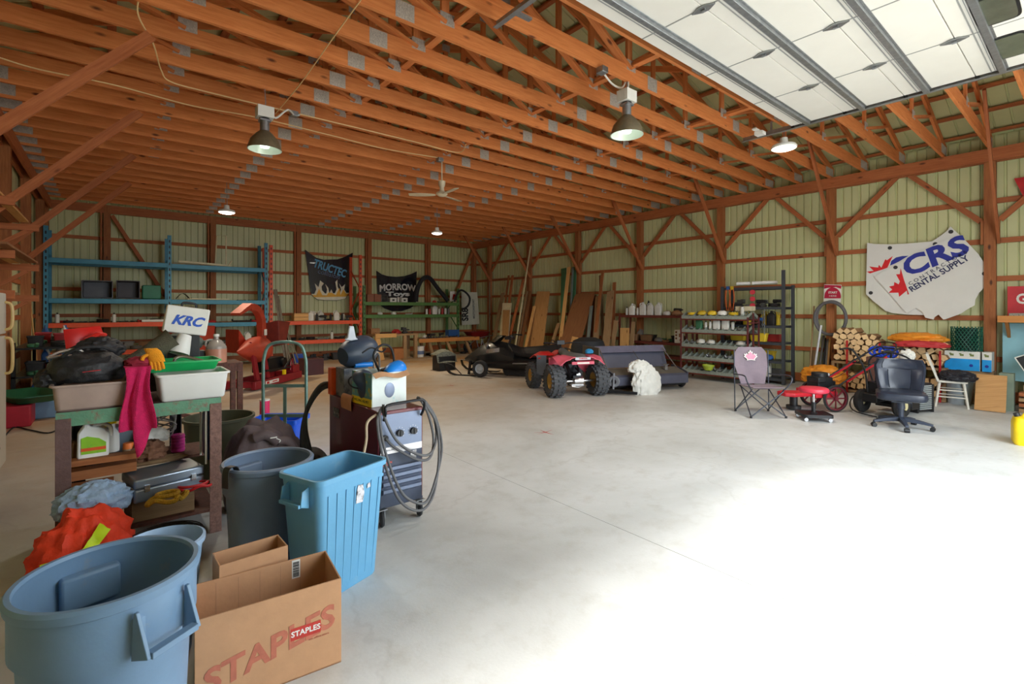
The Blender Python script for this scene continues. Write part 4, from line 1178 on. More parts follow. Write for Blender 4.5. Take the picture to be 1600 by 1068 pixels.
# on top of the welder: mask box, helmet, small boxes
t = thing('welding_mask_box', 'open white and yellow retail box full of welding masks on the welder', 'box', (1.70, 3.80, .862), R(4))
BXW = mat('printed_box_white', srgb(226, 236, 232), .6, 0, .05, 9, col2=srgb(150, 214, 222), spread=.6)
BXY = mat('printed_box_teal', srgb(96, 150, 150), .6, 0, .2, 8, col2=srgb(190, 170, 50), spread=.52)
w_, d_, h_ = .30, .34, .26
m = M(); m.box((0, 0, .003), (w_, d_, .006)); 
for e in (-1, 1): m.box((0, e * d_ / 2, h_ / 2), (w_, .006, h_))
m.box((w_ / 2, 0, h_ / 2), (.006, d_, h_)); m.m = 1; m.box((-w_ / 2, 0, h_ / 2), (.006, d_, h_)); m.build('body', [BXW, BXY], t, smooth=False)
m = M(); m.box((-w_ / 2 - .004, 0, .03), (.002, d_, .06)); m.build('yellow_band', YEL, t)
m = M(); m.text('WELDING HELMET', .03, (-w_ / 2 - .0055, 0, .03), (0, -1, 0), (0, 0, 1), .001); m.build('lettering', BLACK, t)
m = M(); m.lathe([(0, 0), (.05, .01), (.075, .0), (0, -.001)], n=20, axis=(-1, 0, 0), c=(-w_ / 2 - .003, 0, .155), sy=1.5); m.build('printed_mask', PAN2, t)
m = M(); m.sheet(lambda a, b: (-w_ / 2 + w_ * a, -d_ / 2 - .01 - .05 * b, h_ - .0 - .03 * b + .012 * math.sin(a * 7)), 8, 3, .004); m.build('torn_flap', CARD, t)
m = M(); m.lathe([(0, 0), (.07, .0), (.075, .004), (.06, .10), (.03, .12), (0, .12)], n=18, axis=(0, -1, 0), c=(.0, -.165, .12), sx=.6, sy=.8) ; m.v = [(x, -d_ / 2 - .004 + (y + .165) * .03, z) for x, y, z in m.v]; m.build('printed_visor', PANEL, t)
def helmet(loc, rot, label, shell, s=1.0, band=True):
    t = thing('welding_helmet', label, 'welding helmet', loc); t.rotation_euler = rot
    m = M(); m.loft([[(.115 * w_ * s * math.cos(q), (-.01 + dy + .125 * w_ * s * math.sin(q) * (1.15 if math.sin(q) < 0 else .6)), z * s) for q in [2 * PI * i / 22 for i in range(22)]] for w_, dy, z in ((.55, -.03, .0), (.85, -.02, .05), (1.0, 0, .14), (1.02, .0, .22), (.95, .01, .28), (.72, .02, .325), (.35, .03, .345))])
    m.build('shell', shell, t)
    m = M(); m.box((0, -.115 * s, .19 * s), (.12 * s, .02 * s, .09 * s)); m.build('lens_frame', BLACK, t, bevel=.004)
    if band:
        m = M(); m.tube([V((.10 * math.cos(a) * s, (.10 + .06 * math.sin(a)) * s, (.22 + .08 * math.sin(a)) * s)) for a in [2 * PI * j / 12 for j in range(12)]], .006, closed=True); m.build('headband', BLACK, t)
    return t
NAVY = mat('navy_helmet', srgb(52, 66, 84), .4, 0, .1, 10)
helmet((1.64, 3.80, .93), (R(-20), R(-25), R(30)), 'navy welding helmet tilted inside the white retail box', NAVY, .66)
helmet((1.77, 3.88, .93), (R(20), R(20), R(-50)), 'dark welding helmet at the back of the white retail box', BLACK, .64)
helmet((1.70, 3.73, 1.10), (R(10), R(78), R(20)), 'bright blue welding helmet at the front of the white retail box', mat('azure_plastic', srgb(20, 130, 224), .35), .62, False)
helmet((1.52, 4.24, 1.22), (R(0), R(82), R(20)), 'navy welding helmet lying on the grey carton behind the mask box', NAVY, 1.15)
m = M(); m.prism([(-.06, 0), (-.035, .02), (-.02, .12), (.02, .12), (.04, .02), (.06, 0), (.0, -.01)], .035, (0, 0, 0)); o = m.build('torch_head', mat('pale_grey_plastic', srgb(186, 192, 200), .4), bevel=.008); o.location = (1.62, 4.20, 1.36); tag(o, 'pale grey torch head standing on the navy helmet', 'torch')
box_thing('grey_carton', 'grey and black printed carton on the rear of the welder', 'box', (1.66, 4.28, .862), (.22, .20, .25), mat('grey_printed_carton', srgb(120, 122, 124), .6, col2=srgb(60, 70, 84), spread=.5, scale=5))
box_thing('orange_bracket', 'small orange plastic holder beside the grey carton on the welder', 'holder', (1.535, 4.42, .862), (.05, .09, .24), mat('orange_plastic', srgb(236, 88, 24), .4))
t = thing('blue_roll', 'bright blue roll lying on the grey carton', 'roll', (1.72, 4.17, 1.135)); m = M(); m.cyl((-.08, 0, 0), (.08, 0, 0), .022); m.build('body', mat('azure_plastic', srgb(20, 130, 224), .35), t)
m = M(); m.sheet(lambda a, b: (-.01 - .05 * math.sin(b * 2.0), (a - .5) * .22, .10 * (1 - b) * b * 1.2 - .10 * b * b + .02), 8, 8, .005); o = m.build('leather_apron', mat('tan_leather', srgb(190, 130, 88), .8)); o.location = (1.57, 4.03, .872); tag(o, 'tan leather flap hanging over the welder top edge', 'leather')
t = thing('steel_strap_bracket', 'bright steel bracket loop standing behind the mask box', 'bracket', (1.84, 4.16, .862)); m = M(); m.tube([(-.02, 0, 0), (-.03, 0, .30), (-.015, 0, .37), (.01, 0, .37), (.025, 0, .30), (.02, 0, 0)], .009, 6, 5); m.build('body', CHROME, t)
m = M(); m.tube([(0, 0, .0), (-.05, 0, .14), (.02, 0, .22), (.10, 0, .20), (.14, .01, .10), (.13, 0, .0)], .010); m.tube([(-.14, .02, .16), (-.06, .02, .2), (.03, .02, .16), (.06, 0, .19)], .007); o = m.build('hose_loop', RUBBER); o.location = (1.76, 3.93, 1.1); tag(o, 'black rubber hose loop rising from the mask box', 'hose')

# ================================================================ small stores: tools, tins and parts that lie on the shelves
KITM = [mat('kit_dark', srgb(46, 44, 44), .6, .3, .2, 20, rand=.3), mat('kit_steel', srgb(140, 140, 142), .4, .6, .2, 20, rand=.25), mat('kit_white', srgb(214, 212, 204), .5, 0, .1, 10, rand=.15),
        mat('kit_red', srgb(166, 40, 40), .5, 0, .1, 10, rand=.3), mat('kit_blue', srgb(44, 92, 158), .5, 0, .1, 10, rand=.3), mat('kit_yellow', srgb(222, 188, 50), .5, 0, .1, 10, rand=.2),
        mat('kit_brown', srgb(138, 100, 66), .8, 0, .15, 10, rand=.3), mat('kit_green', srgb(60, 110, 78), .6, 0, .1, 10, rand=.3), mat('kit_grey', srgb(110, 108, 104), .6, .2, .1, 12, rand=.35)]
DK, ST, WH, RD, BL, YE, BR, GR, GY = range(9)
protos = {}
def kit(kind, mi):
    """one mesh per kind and colour, shared by its copies; origin at the base"""
    key = (kind, mi)
    if key in protos: return protos[key]
    m = M(); a = KITM[mi]; mats = [a, KITM[DK]]
    if kind == 'can':
        m.lathe([(0, 0), (.033, 0), (.034, .004), (.034, .15), (.028, .165), (.016, .17), (0, .17)], n=12); m.m = 1; m.cyl((0, 0, .168), (0, 0, .2), .014, n=8)
    elif kind == 'jug':
        m.loft([[(x, y, z) for x, y in rrect(w, w * .6, .02, 3)] for w, z in ((.14, 0), (.15, .02), (.15, .17), (.09, .22), (.04, .24), (.04, .27))]); m.tube([(.02, 0, .25), (.07, 0, .24), (.075, 0, .17)], .01, 6, 3)
    elif kind == 'carton':
        m.box((0, 0, .06), (.2, .15, .12)); m.box((0, 0, .123), (.205, .155, .012)); m.m = 1; m.box((0, -.077, .06), (.07, .003, .05))
    elif kind == 'crate':
        m.loft([[(x, y, z) for x, y in rrect(w, w * .7, .02, 3)] for w, z in ((.26, 0), (.30, .13), (.32, .135), (.32, .15), (.29, .15), (.26, .02))])
    elif kind == 'wrench':
        m.beam((-.1, 0, .012), (.1, 0, .012), .02, .012); m.lathe([(.008, 0), (.026, 0), (.026, .02), (.008, .02)], n=10, c=(.115, 0, .003), close=True); m.lathe([(.01, 0), (.028, 0), (.028, .02), (.01, .02)], n=6, c=(-.115, 0, .003), close=True)
    elif kind == 'drill':
        m.cyl((-.07, 0, .11), (.09, 0, .11), .035, .03, n=12); m.m = 1; m.cyl((.09, 0, .11), (.13, 0, .11), .02, .012, n=8); m.beam((-.03, 0, .10), (-.05, 0, .02), .035, .045, (1, 0, 0)); m.box((-.05, 0, .015), (.10, .05, .03))
    elif kind == 'gear':
        m.lathe([(.02, 0), (.06, 0), (.065, .01), (.065, .035), (.045, .045), (.02, .045)], n=14, close=True); m.cyl((.05, .03, 0), (.09, .05, .05), .02, n=8)
    elif kind == 'pipe':
        m.cyl((-.16, 0, .02), (.15, 0, .02), .018, n=8); m.cyl((.15, 0, .02), (.15, 0, .07), .02, n=8); m.cyl((-.165, 0, .02), (-.14, 0, .02), .025, n=8)
    elif kind == 'rag':
        m.lump((0, 0, 0), (.09, .07, .06), mi + 3, .4, 2.2, n=14, m=8)
    elif kind == 'vise':
        m.box((0, 0, .02), (.12, .1, .04)); m.box((0, 0, .09), (.08, .06, .1)); m.box((.06, 0, .12), (.05, .09, .06)); m.cyl((-.12, 0, .08), (.1, 0, .08), .015, n=8); m.cyl((-.12, -.05, .08), (-.12, .05, .08), .006, n=6)
    elif kind == 'bin':
        m.loft([[(x, y, z) for x, y in rrect(w, w * .8, .01, 2)] for w, z in ((.12, 0), (.14, .09), (.135, .09), (.115, .01))])
    elif kind == 'coil':
        for k in range(3): m.tube([(.09 * math.cos(t), .09 * math.sin(t), .014 + .02 * k) for t in [2 * PI * j / 10 for j in range(10)]], .011, 5, 2, closed=True)
    o = m.build(kind, mats, bevel=0)
    protos[key] = o.data; bpy.data.objects.remove(o)
    return protos[key]
KN = {'can': 'spray_can', 'jug': 'plastic_jug', 'carton': 'small_carton', 'crate': 'parts_crate', 'wrench': 'wrench', 'drill': 'power_drill', 'gear': 'machine_gear', 'pipe': 'pipe_fitting', 'rag': 'shop_rag', 'vise': 'bench_vise', 'bin': 'parts_bin', 'coil': 'wire_coil'}
KD = {'can': 'spray can', 'jug': 'jug', 'carton': 'carton', 'crate': 'crate', 'wrench': 'wrench', 'drill': 'drill', 'gear': 'gear', 'pipe': 'pipe fitting', 'rag': 'rag', 'vise': 'vise', 'bin': 'parts bin', 'coil': 'wire coil'}
CN = ['dark', 'steel', 'white', 'red', 'blue', 'yellow', 'brown', 'green', 'grey']
EXT = {'can': .09, 'jug': .17, 'carton': .22, 'crate': .34, 'wrench': .29, 'drill': .22, 'gear': .17, 'pipe': .36, 'rag': .2, 'vise': .22, 'bin': .16, 'coil': .22}
def clutter(where, A, B, D, z, picks, seed, n=None, scale=1.0, fill=1.0, maxrow=2):
    """rows of small things along the line A-B, going back by D; picks = [(kind, colour), ...]"""
    rnd = random.Random(seed)
    A, B, D = V((*A, 0)), V((*B, 0)), V((*D, 0))
    L = (B - A).length; u = (B - A).normalized(); d = D.length; w = D.normalized()
    base = math.atan2(u.y, u.x)
    out = []
    rows = maxrow
    for r in range(rows):
        s = rnd.uniform(0, .05)
        while s < L - .05:
            kind, mi = picks[rnd.randrange(len(picks))]
            e = EXT[kind] * scale
            if s + e > L: break
            if rnd.random() < fill:
                o = bpy.data.objects.new(KN[kind], kit(kind, mi)); C.objects.link(o)
                k = scale * rnd.uniform(.88, 1.05) * .94
                ww = min(1.0, (d / rows) / (e * .8)) if kind in ('crate', 'carton', 'jug') else 1
                o.location = A + u * (s + e / 2) + w * (d * (r + .5) / rows) + V((0, 0, z + .001)); o.scale = (k, k * ww, k)
                o.rotation_euler = (0, 0, base + rnd.uniform(-.12, .12) + (PI if rnd.random() < .5 else 0))
                tag(o, '%s %s %s' % (CN[mi], KD[kind], where), KD[kind], KD[kind] + 's ' + where)
                out.append(o)
            s += e * 1.06
    return out

# ================================================================ pallet racks along the back wall
RBL = mat('rack_blue', srgb(66, 136, 164), .5, .1, .12, 6, col2=srgb(50, 104, 134), spread=.6); ROR = mat('rack_orange', srgb(218, 82, 40), .5, .1, .12, 6); RGN = mat('rack_green', srgb(84, 124, 66), .5, .1, .12, 6)
HOLE = mat('rack_hole_shadow', srgb(24, 24, 26), .8)
def slot_mat(base):
    nm = base.name + '_slots'
    if nm in MATS: return MATS[nm]
    m, nt, b = _nodes(nm)
    tc = nt.nodes.new('ShaderNodeTexCoord'); w = _n(nt, 'ShaderNodeTexWave', Scale=2.1); w.bands_direction = 'Z'
    nt.links.new(tc.outputs['Object'], w.inputs['Vector'])
    c0 = {'rack_blue': srgb(66, 136, 164), 'rack_orange': srgb(218, 82, 40)}.get(base.name, srgb(84, 124, 66))
    nt.links.new(_ramp(nt, w.outputs[1], [(.42, srgb(18, 20, 24)), (.5, c0)]), b.inputs['Base Color'])
    MATS[nm] = m
    return m
def rack(name, label, xs, y0, y1, hs, beams, mt, umats=None, group='pallet racks'):
    t = thing(name, label, 'pallet rack', (0, 0, 0), 0, group)
    for i, x in enumerate(xs):
        um = (umats or {}).get(i, mt); h = hs[i] if isinstance(hs, (list, tuple)) else hs
        for y in (y0, y1):
            m = M(); m.box((x, y, h / 2), (.085, .07, h)); m.box((x, y, .005), (.13, .12, .01)); up = m.build('upright', um, t, smooth=False)
            if y == y0:
                m = M(); m.box((x, y - .0358, h / 2), (.03, .002, h - .08)); m.build('slot_row', slot_mat(um), up, smooth=False)
        z = .2; k = 0
        while z + .7 < h:
            m = M(); ya, yb = (y0, y1) if k % 2 else (y1, y0); m.beam((x, ya, z), (x, yb, z + .7), .03, .03); m.build('lacing', um, t, smooth=False); z += .7; k += 1
    for (i, z, dk, bm) in beams:
        for y in (y0 - .02, y1 + .02):
            m = M(); m.box(((xs[i] + xs[i + 1]) / 2, y, z), (xs[i + 1] - xs[i] - .086, .045, .115)); m.build('beam', bm or mt, t, bevel=.004)
        if dk:
            m = M(); m.box(((xs[i] + xs[i + 1]) / 2, (y0 + y1) / 2, z + .045), (xs[i + 1] - xs[i] - .09, y1 - y0 - .02, .02)); m.build('deck_board', W_OLD, t, smooth=False)
    return t
YF, YR_ = 15.8, 16.65
rack('pallet_rack', 'tall blue pallet rack with two bays against the back wall', [-1.20, 1.18, 3.53], YF, YR_, 3.6,
     [(0, 2.80, 0, None), (0, 1.84, 1, None), (0, 1.25, 1, ROR), (0, .55, 1, ROR), (1, 2.79, 1, None), (1, 1.84, 1, None), (1, 1.21, 1, None), (1, .62, 1, None)], RBL)
rack('pallet_rack', 'orange pallet rack in the middle of the back wall', [3.665, 6.41], YF, YR_, [3.55, 3.45],
     [(0, 1.22, 1, None), (0, .62, 1, None)], ROR)
rack('pallet_rack', 'low green shelving rack with two long shelves near the corner', [6.58, 10.34], YF + .1, YR_ + .05, 2.45, [(0, 1.84, 1, None), (0, 1.40, 1, None)], RGN)
SB = (0, .55)
clutter('on the orange shelf of the blue pallet rack', (-1.1, YF + .12), (1.1, YF + .12), SB, 1.307, [('wrench', DK), ('gear', DK), ('pipe', ST), ('gear', RD), ('can', WH), ('coil', DK), ('wrench', ST)], 11, scale=1.3)
clutter('on the lower shelf of the blue pallet rack', (-1.1, YF + .12), (1.1, YF + .12), SB, .607, [('crate', GY), ('jug', RD), ('crate', DK), ('carton', BR), ('jug', BL), ('coil', GY)], 12, scale=1.4)
clutter('on the third blue shelf of the pallet rack', (1.25, YF + .12), (3.45, YF + .12), SB, 1.267, [('wrench', DK), ('gear', DK), ('pipe', DK), ('drill', DK), ('gear', RD), ('wrench', BR)], 13, scale=1.35)
clutter('on the bottom blue shelf of the pallet rack', (1.25, YF + .12), (3.45, YF + .12), SB, .677, [('jug', WH), ('crate', DK), ('gear', ST), ('carton', WH), ('coil', GY), ('pipe', BR)], 14, scale=1.3)
clutter('on the second blue shelf of the pallet rack', (1.6, YF + .15), (3.4, YF + .15), (0, .3), 1.897, [('pipe', DK), ('wrench', DK)], 15, fill=.7, maxrow=1)
clutter('on the upper orange rack shelf', (4.75, YF + .12), (6.3, YF + .12), (0, .5), 1.277, [('can', WH), ('gear', DK), ('drill', DK), ('carton', WH), ('can', DK), ('drill', RD), ('wrench', ST), ('jug', WH)], 16, scale=1.35)
clutter('on the lower orange rack shelf', (3.8, YF + .12), (6.3, YF + .12), (0, .5), .677, [('gear', DK), ('drill', RD), ('coil', DK), ('pipe', ST), ('wrench', ST), ('can', WH)], 17, fill=.9, scale=1.4)
clutter('under the orange rack', (3.9, YF + .05), (6.3, YF + .05), (0, .6), .0, [('pipe', DK), ('gear', BR), ('crate', DK), ('gear', DK), ('coil', DK), ('vise', DK)], 18, scale=1.5)
clutter('on the middle green shelf', (9.0, YF + .2), (10.25, YF + .2), (0, .25), 1.457, [('can', WH), ('can', YE), ('jug', WH), ('can', BR), ('can', RD), ('can', GY), ('can', WH)], 19, maxrow=1, scale=1.45)
clutter('on the far end of the middle green shelf', (6.8, YF + .2), (8.6, YF + .2), (0, .25), 1.457, [('rag', WH), ('pipe', WH), ('wrench', BR)], 20, maxrow=1, fill=.6)
# bins and boxes on the blue rack
def crate_open(loc, label, mt, w=.5, d=.35, h=.33, rx=R(90), group='open plastic crates'):
    t = thing('plastic_crate', label, 'crate', loc, 0, group)
    m = M(); tub(m, w * .92, h * .92, d, w, h, .02, .008, .01); b_ = m.build('body', mt, t); b_.rotation_euler = (rx, 0, 0); b_.location = (0, d, h / 2 + .02)
    return t
CRG = mat('slate_crate', srgb(84, 88, 98), .5)
crate_open((-.28, YF + .05, 1.90), 'grey plastic crate lying on its side on the blue rack, nearer the freezer side wall', CRG, .58, .35, .42)
crate_open((.32, YF + .05, 1.90), 'dark plastic crate lying on its side between the grey crate and the green bin', mat('dark_crate_plastic', srgb(58, 54, 62), .5), .46, .35, .44)
box_thing('green_bin', 'green plastic bin standing on the blue rack beside the dark crate', 'bin', (.81, YF + .3, 1.91), (.40, .35, .36), mat('green_bin_plastic', srgb(26, 112, 84), .5), bevel=.02)
box_thing('white_board', 'white trim boards bundled on the second shelf of the blue rack', 'board', (.85, YF + .2, 1.309), (.5, .12, .06), WPAINT)
CRM = mat('cream_frame', srgb(222, 212, 172), .5)
t = thing('steel_bed_frame', 'cream metal bed frame lying on top of the blue pallet rack', 'bed frame', (0, 0, 0))
m = M(); m.beam((1.38, YF + .02, 2.93), (2.62, YF + .02, 2.875), .04, .05); m.beam((1.30, YF + .5, 2.90), (2.62, YF + .45, 2.875), .04, .05); m.build('side_rail', CRM, t)
m = M(); m.tube([(2.5, YF + .02, 2.88), (2.50, YF + .02, 3.72), (2.30, YF + .2, 3.72), (2.28, YF + .35, 2.88)], .018, smooth=False); m.tube([(2.55, YF, 2.87), (2.64, YF, 3.02)], .02, smooth=False); m.build('end_hoop', CRM, t)
box_thing('thin_board', 'pale thin board lying on the second shelf behind the red chipper chute', 'board', (2.1, YF + .25, 1.91), (1.0, .2, .03), CRM)
m = M(); m.sheet(lambda a, b: (-.15 + .3 * a, .3 * b, .02 + .14 * math.sin(a * PI)), 8, 3, .006); o = m.build('bent_panel', mat('olive_steel', srgb(86, 84, 52), .6, .2)); o.location = (1.5, YF + .1, 1.91); tag(o, 'bent olive steel panel on the blue rack beside its middle upright', 'panel')
t = thing('wooden_box', 'pale wooden box on the orange rack shelf', 'box', (4.56, YF + .25, 1.277)); m = M(); m.box((0, 0, .12), (.42, .3, .24)); b_ = m.build('body', W_PINE, t); m = M(); m.box((0, -.155, .06), (.43, .012, .07)); m.box((0, -.155, .17), (.43, .012, .07)); m.build('slat', W_PINE, t)
box_thing('flat_carton', 'brown cardboard carton on the top green shelf, nearer the orange rack', 'box', (6.84, YF + .3, 1.898), (.24, .3, .26), mat('dusky_cardboard', srgb(140, 92, 72), .85), group='cartons on the green shelf')
box_thing('flat_carton', 'brown cardboard carton on the top green shelf, nearer the black banner', 'box', (7.10, YF + .3, 1.898), (.24, .3, .26), mat('dusky_cardboard', srgb(140, 92, 72), .85), group='cartons on the green shelf')
t = thing('wire_basket', 'stacked grey wire trays on the top green shelf', 'tray', (7.36, YF + .3, 1.898))
for k in range(5): m = M(); m.box((0, 0, .02 + k * .05), (.22, .25, .008)); m.build('tray_level', KITM[GY], t)
m = M(); m.box((-.11, 0, .12), (.01, .25, .24)); m.box((.11, 0, .12), (.01, .25, .24)); m.build('side_panel', KITM[GY], t)
clutter('in front of the black banner on the top green shelf', (7.52, YF + .2), (8.3, YF + .2), (0, .2), 1.898, [('jug', WH), ('carton', WH), ('can', WH), ('carton', BL)], 22, maxrow=1, scale=1.3)
clutter('lying at the corner end of the top green shelf', (9.3, YF + .2), (10.25, YF + .2), (0, .3), 1.898, [('coil', RD), ('rag', RD), ('pipe', DK)], 23, maxrow=1)
# steel bars leaning beside the orange rack
BAR = mat('dull_bar_steel', srgb(120, 112, 98), .5, .5, .2, 10)
for i, (pt, yt, pb, w_) in enumerate(((430, 452, 448, .10), (434, 462, 452, .06), (438, 500, 456, .05), (441, 495, 463, .035), (446, 510, 470, .03))):
    a = PY(pt, yt, 15.72 - i * .06); b_ = PY(pb, 560, 15.05 - .1 * i); b_.z = .03
    m = M(); m.beam(b_, a, w_, .02, (0, 1, 0)); tag(m.build('steel_bar', BAR, smooth=False), 'long grey steel bar leaning beside the orange rack, %s from the rack upright' % ORD[i], 'bar', 'leaning steel bars')
t = thing('storage_bin', 'blue plastic bin on the floor below the leaning steel bars', 'bin', PZ(466, 566)); m = M(); tub(m, .3, .22, .26, .34, .26, .02); m.build('body', mat('deep_blue_plastic', srgb(30, 76, 170), .4), t)

# ================================================================ hood banners on the back wall
def outline(pts, fn): return [fn(x, y) for x, y in pts]
def panel_from(m, P, N, th):
    """flat outline of world points given real thickness along N"""
    n = len(P); N = V(N)
    vs = [p - N * (th / 2) for p in P] + [p + N * (th / 2) for p in P]
    fs = [tuple(range(n)), tuple(range(2 * n - 1, n - 1, -1))] + [(i, n + i, n + (i + 1) % n, (i + 1) % n) for i in range(n)]
    m.add(vs, fs)
GLB_ = mat('gloss_black_paint', srgb(20, 22, 34), .25, 0, .1, 4, coat=.5)
Yb = 17.035
t = thing('truck_hood', 'black truck hood with blue lettering and yellow flames hung on the back wall', 'hood', (0, 0, 0), 0, 'painted hoods on the back wall')
f = lambda x, y: PY(410 + x / 4.273, 370 + y / 4.273, Yb)
m = M(); panel_from(m, outline([(285, 85), (320, 112), (360, 140), (410, 152), (500, 150), (545, 135), (603, 105), (590, 240), (580, 372), (555, 412), (500, 424), (420, 424), (365, 418), (325, 382), (305, 230)], f), (0, 1, 0), .03)
m.build('panel', GLB_, t, smooth=False)
FW = mat('flame_white', srgb(236, 228, 200), .5); FY_ = mat('flame_yellow', srgb(238, 178, 44), .5)
g_ = lambda d: (lambda x, y: PY(410 + x / 4.273, 370 + y / 4.273, Yb - d))
m = M(); panel_from(m, outline([(325, 380), (578, 372), (553, 412), (500, 422), (420, 422), (366, 416)], g_(.018)), (0, 1, 0), .004); m.build('painted_band', FW, t, smooth=False)
for pts in ([(345, 385), (360, 350), (350, 310), (375, 335), (385, 290), (410, 310), (395, 330), (398, 355), (425, 385)], [(425, 385), (432, 350), (420, 315), (440, 340), (448, 385)], [(448, 385), (452, 365), (460, 350), (468, 366), (474, 385)],
            [(480, 385), (495, 350), (487, 300), (500, 285), (502, 330), (512, 352), (520, 385)], [(515, 385), (525, 350), (512, 310), (530, 335), (552, 315), (546, 350), (565, 380), (560, 385)]):
    m = M(); panel_from(m, outline(pts, g_(.019)), (0, 1, 0), .004); m.build('painted_flame', FW, t, smooth=False)
m = M(); panel_from(m, outline([(335, 386), (360, 388), (378, 345), (400, 388), (430, 390), (440, 372), (462, 372), (490, 388), (515, 340), (522, 388), (540, 350), (560, 378), (577, 376), (560, 398), (345, 402)], g_(.022)), (0, 1, 0), .004); m.build('painted_flame_core', FY_, t, smooth=False)
LB_ = mat('light_blue_lettering', srgb(96, 170, 214), .5)
def ptext(m, body, fn, x0, y0, x1, y1, size_px, scale, N, lift, **k):
    """lettering from point to point"""
    a = fn(x0, y0); b_ = fn(x1, y1); u = (b_ - a); L = u.length; u.normalize(); c = (a + b_) / 2 + V(N) * lift
    W = V(N).cross(u); W = W if W.z > 0 else -W
    # measure then fit the width
    t0 = M(); t0.text(body, 1.0, (0, 0, 0)); w0 = max(p[0] for p in t0.v) - min(p[0] for p in t0.v)
    h = abs((fn(x0, y0 + size_px) - a).z)
    m.text(body, h, c, u, W, sx=L / (w0 * h), **k)
m = M(); ptext(m, 'TRUCTEC', g_(.02), 345, 175, 558, 250, 75, 1, (0, -1, 0), .0, depth=.006, bold=.012); m.build('lettering', LB_, t, smooth=False)
m = M(); ptext(m, 'collision', g_(.02), 372, 228, 515, 270, 45, 1, (0, -1, 0), .0, depth=.006); m.build('lettering', mat('grey_blue_lettering', srgb(100, 120, 150), .5), t, smooth=False)
t = thing('truck_hood', 'black curved hood with white lettering hung behind the green rack', 'hood', (0, 0, 0), 0, 'painted hoods on the back wall')
f = lambda x, y: PY(560 + x / 6.673, 420 + y / 6.673, 17.035)
m = M(); panel_from(m, outline([(187, 18), (240, 55), (300, 74), (390, 82), (480, 74), (550, 52), (607, 25), (602, 180), (600, 340), (585, 375), (540, 410), (450, 440), (350, 440), (270, 410), (225, 375), (208, 330), (195, 180)], f), (0, 1, 0), .03); m.build('panel', GLB_, t, smooth=False)
m = M(); ptext(m, 'MORROW', lambda x, y: f(x, y) + V((0, -.02, 0)), 218, 205, 590, 205, 95, 1, (0, -1, 0), 0, depth=.006, bold=.012, curve=lambda x: .055 - x * x * .12)
m.build('lettering', WPAINT, t, smooth=False)
m = M(); ptext(m, 'Toys', lambda x, y: f(x, y) + V((0, -.02, 0)), 290, 262, 530, 262, 62, 1, (0, -1, 0), 0, depth=.006, bold=.01); m.build('lettering', WPAINT, t, smooth=False)
# black hoses, signs, red tub in the corner
def wp(pts, f, r, label, name, mt, cat, n=8, k=6, closed=False):
    m = M(); m.tube([f(*p) for p in pts], r, n, k, closed=closed); return tag(m.build(name, mt), label, cat)
wp([(600, 340), (608, 250), (630, 170), (665, 110), (710, 85), (755, 105), (800, 165), (850, 230), (900, 290), (930, 330)], lambda x, y: PY(560 + x / 6.673, 420 + y / 6.673, 16.3), .085, 'fat black corrugated hose arching over the green rack', 'corrugated_hose', RUBBER, 'hose')
wp([(1000, 340), (1030, 260), (1070, 222), (1120, 245), (1160, 300), (1150, 370), (1110, 410), (1080, 415)], lambda x, y: PY(560 + x / 6.673, 420 + y / 6.673, 15.83), .04, 'black hose looped over the corner end upright of the green rack', 'black_hose', RUBBER, 'hose')
t = thing('wall_sign', 'white square sign with red figure behind the looped hose', 'sign', (0, 0, 0))
f = lambda x, y: PY(560 + x / 6.673, 420 + y / 6.673, 16.2)
m = M(); panel_from(m, outline([(955, 232), (1045, 235), (1043, 340), (955, 335)], f), (0, 1, 0), .02); m.build('panel', WPAINT, t, smooth=False)
m = M(); panel_from(m, outline([(985, 262), (1030, 270), (1020, 325), (978, 318)], lambda x, y: f(x, y) + V((0, -.014, 0))), (0, 1, 0), .005); m.build('red_mark', RED, t, smooth=False)
t = thing('sign_board', 'tall white sign board with vertical lettering standing in the corner', 'sign', (0, 0, 0))
f = lambda x, y: PY(560 + x / 6.673, 420 + y / 6.673, 16.75)
m = M(); panel_from(m, outline([(1075, 240), (1238, 243), (1262, 575), (1078, 585)], f), (0, 1, 0), .025); m.build('panel', mat('aged_white_board', srgb(206, 204, 186), .6, 0, .08, 6), t, smooth=False)
m = M(); a = f(1205, 560) + V((0, -.02, 0)); b_ = f(1195, 270) + V((0, -.02, 0)); u = (b_ - a).normalized(); m.text('MOTORSPORT', .13, (a + b_) / 2, u, u.cross(V((0, 1, 0))), .004, .003, sx=.95); m.build('lettering', KITM[GY], t, smooth=False)
m = M(); a = f(1115, 570) + V((0, -.02, 0)); b_ = f(1110, 380) + V((0, -.02, 0)); u = (b_ - a).normalized(); m.text('SR8', .42, (a + b_) / 2, u, u.cross(V((0, 1, 0))), .004, .015, sx=.8); m.build('lettering', BLACK, t, smooth=False)
t = thing('wheelbarrow', 'red wheelbarrow standing in the back corner', 'wheelbarrow', (11.0, 15.55, 0), R(0))
m = M(); tub(m, .6, .4, .26, .95, .6, .1, .006, .015); o = m.build('tray', mat('dark_red_enamel', srgb(120, 22, 24), .4), t); o.location = (0, 0, .52)
m = M(); m.lathe([(.08, -.03), (.17, -.04), (.2, 0), (.17, .04), (.08, .03)], n=20, axis=(0, 1, 0), c=(-.45, 0, .2), close=True); m.build('wheel', RUBBER, t)
for e in (-.2, .2): m = M(); m.tube([(-.45, e * .3, .2), (-.2, e, .5), (.5, e * 1.3, .62), (.75, e * 1.4, .66)], .018); m.tube([(.1, e, .5), (.25, e, .02), (.4, e, .5)], .015); m.build('leg', GALV, t)

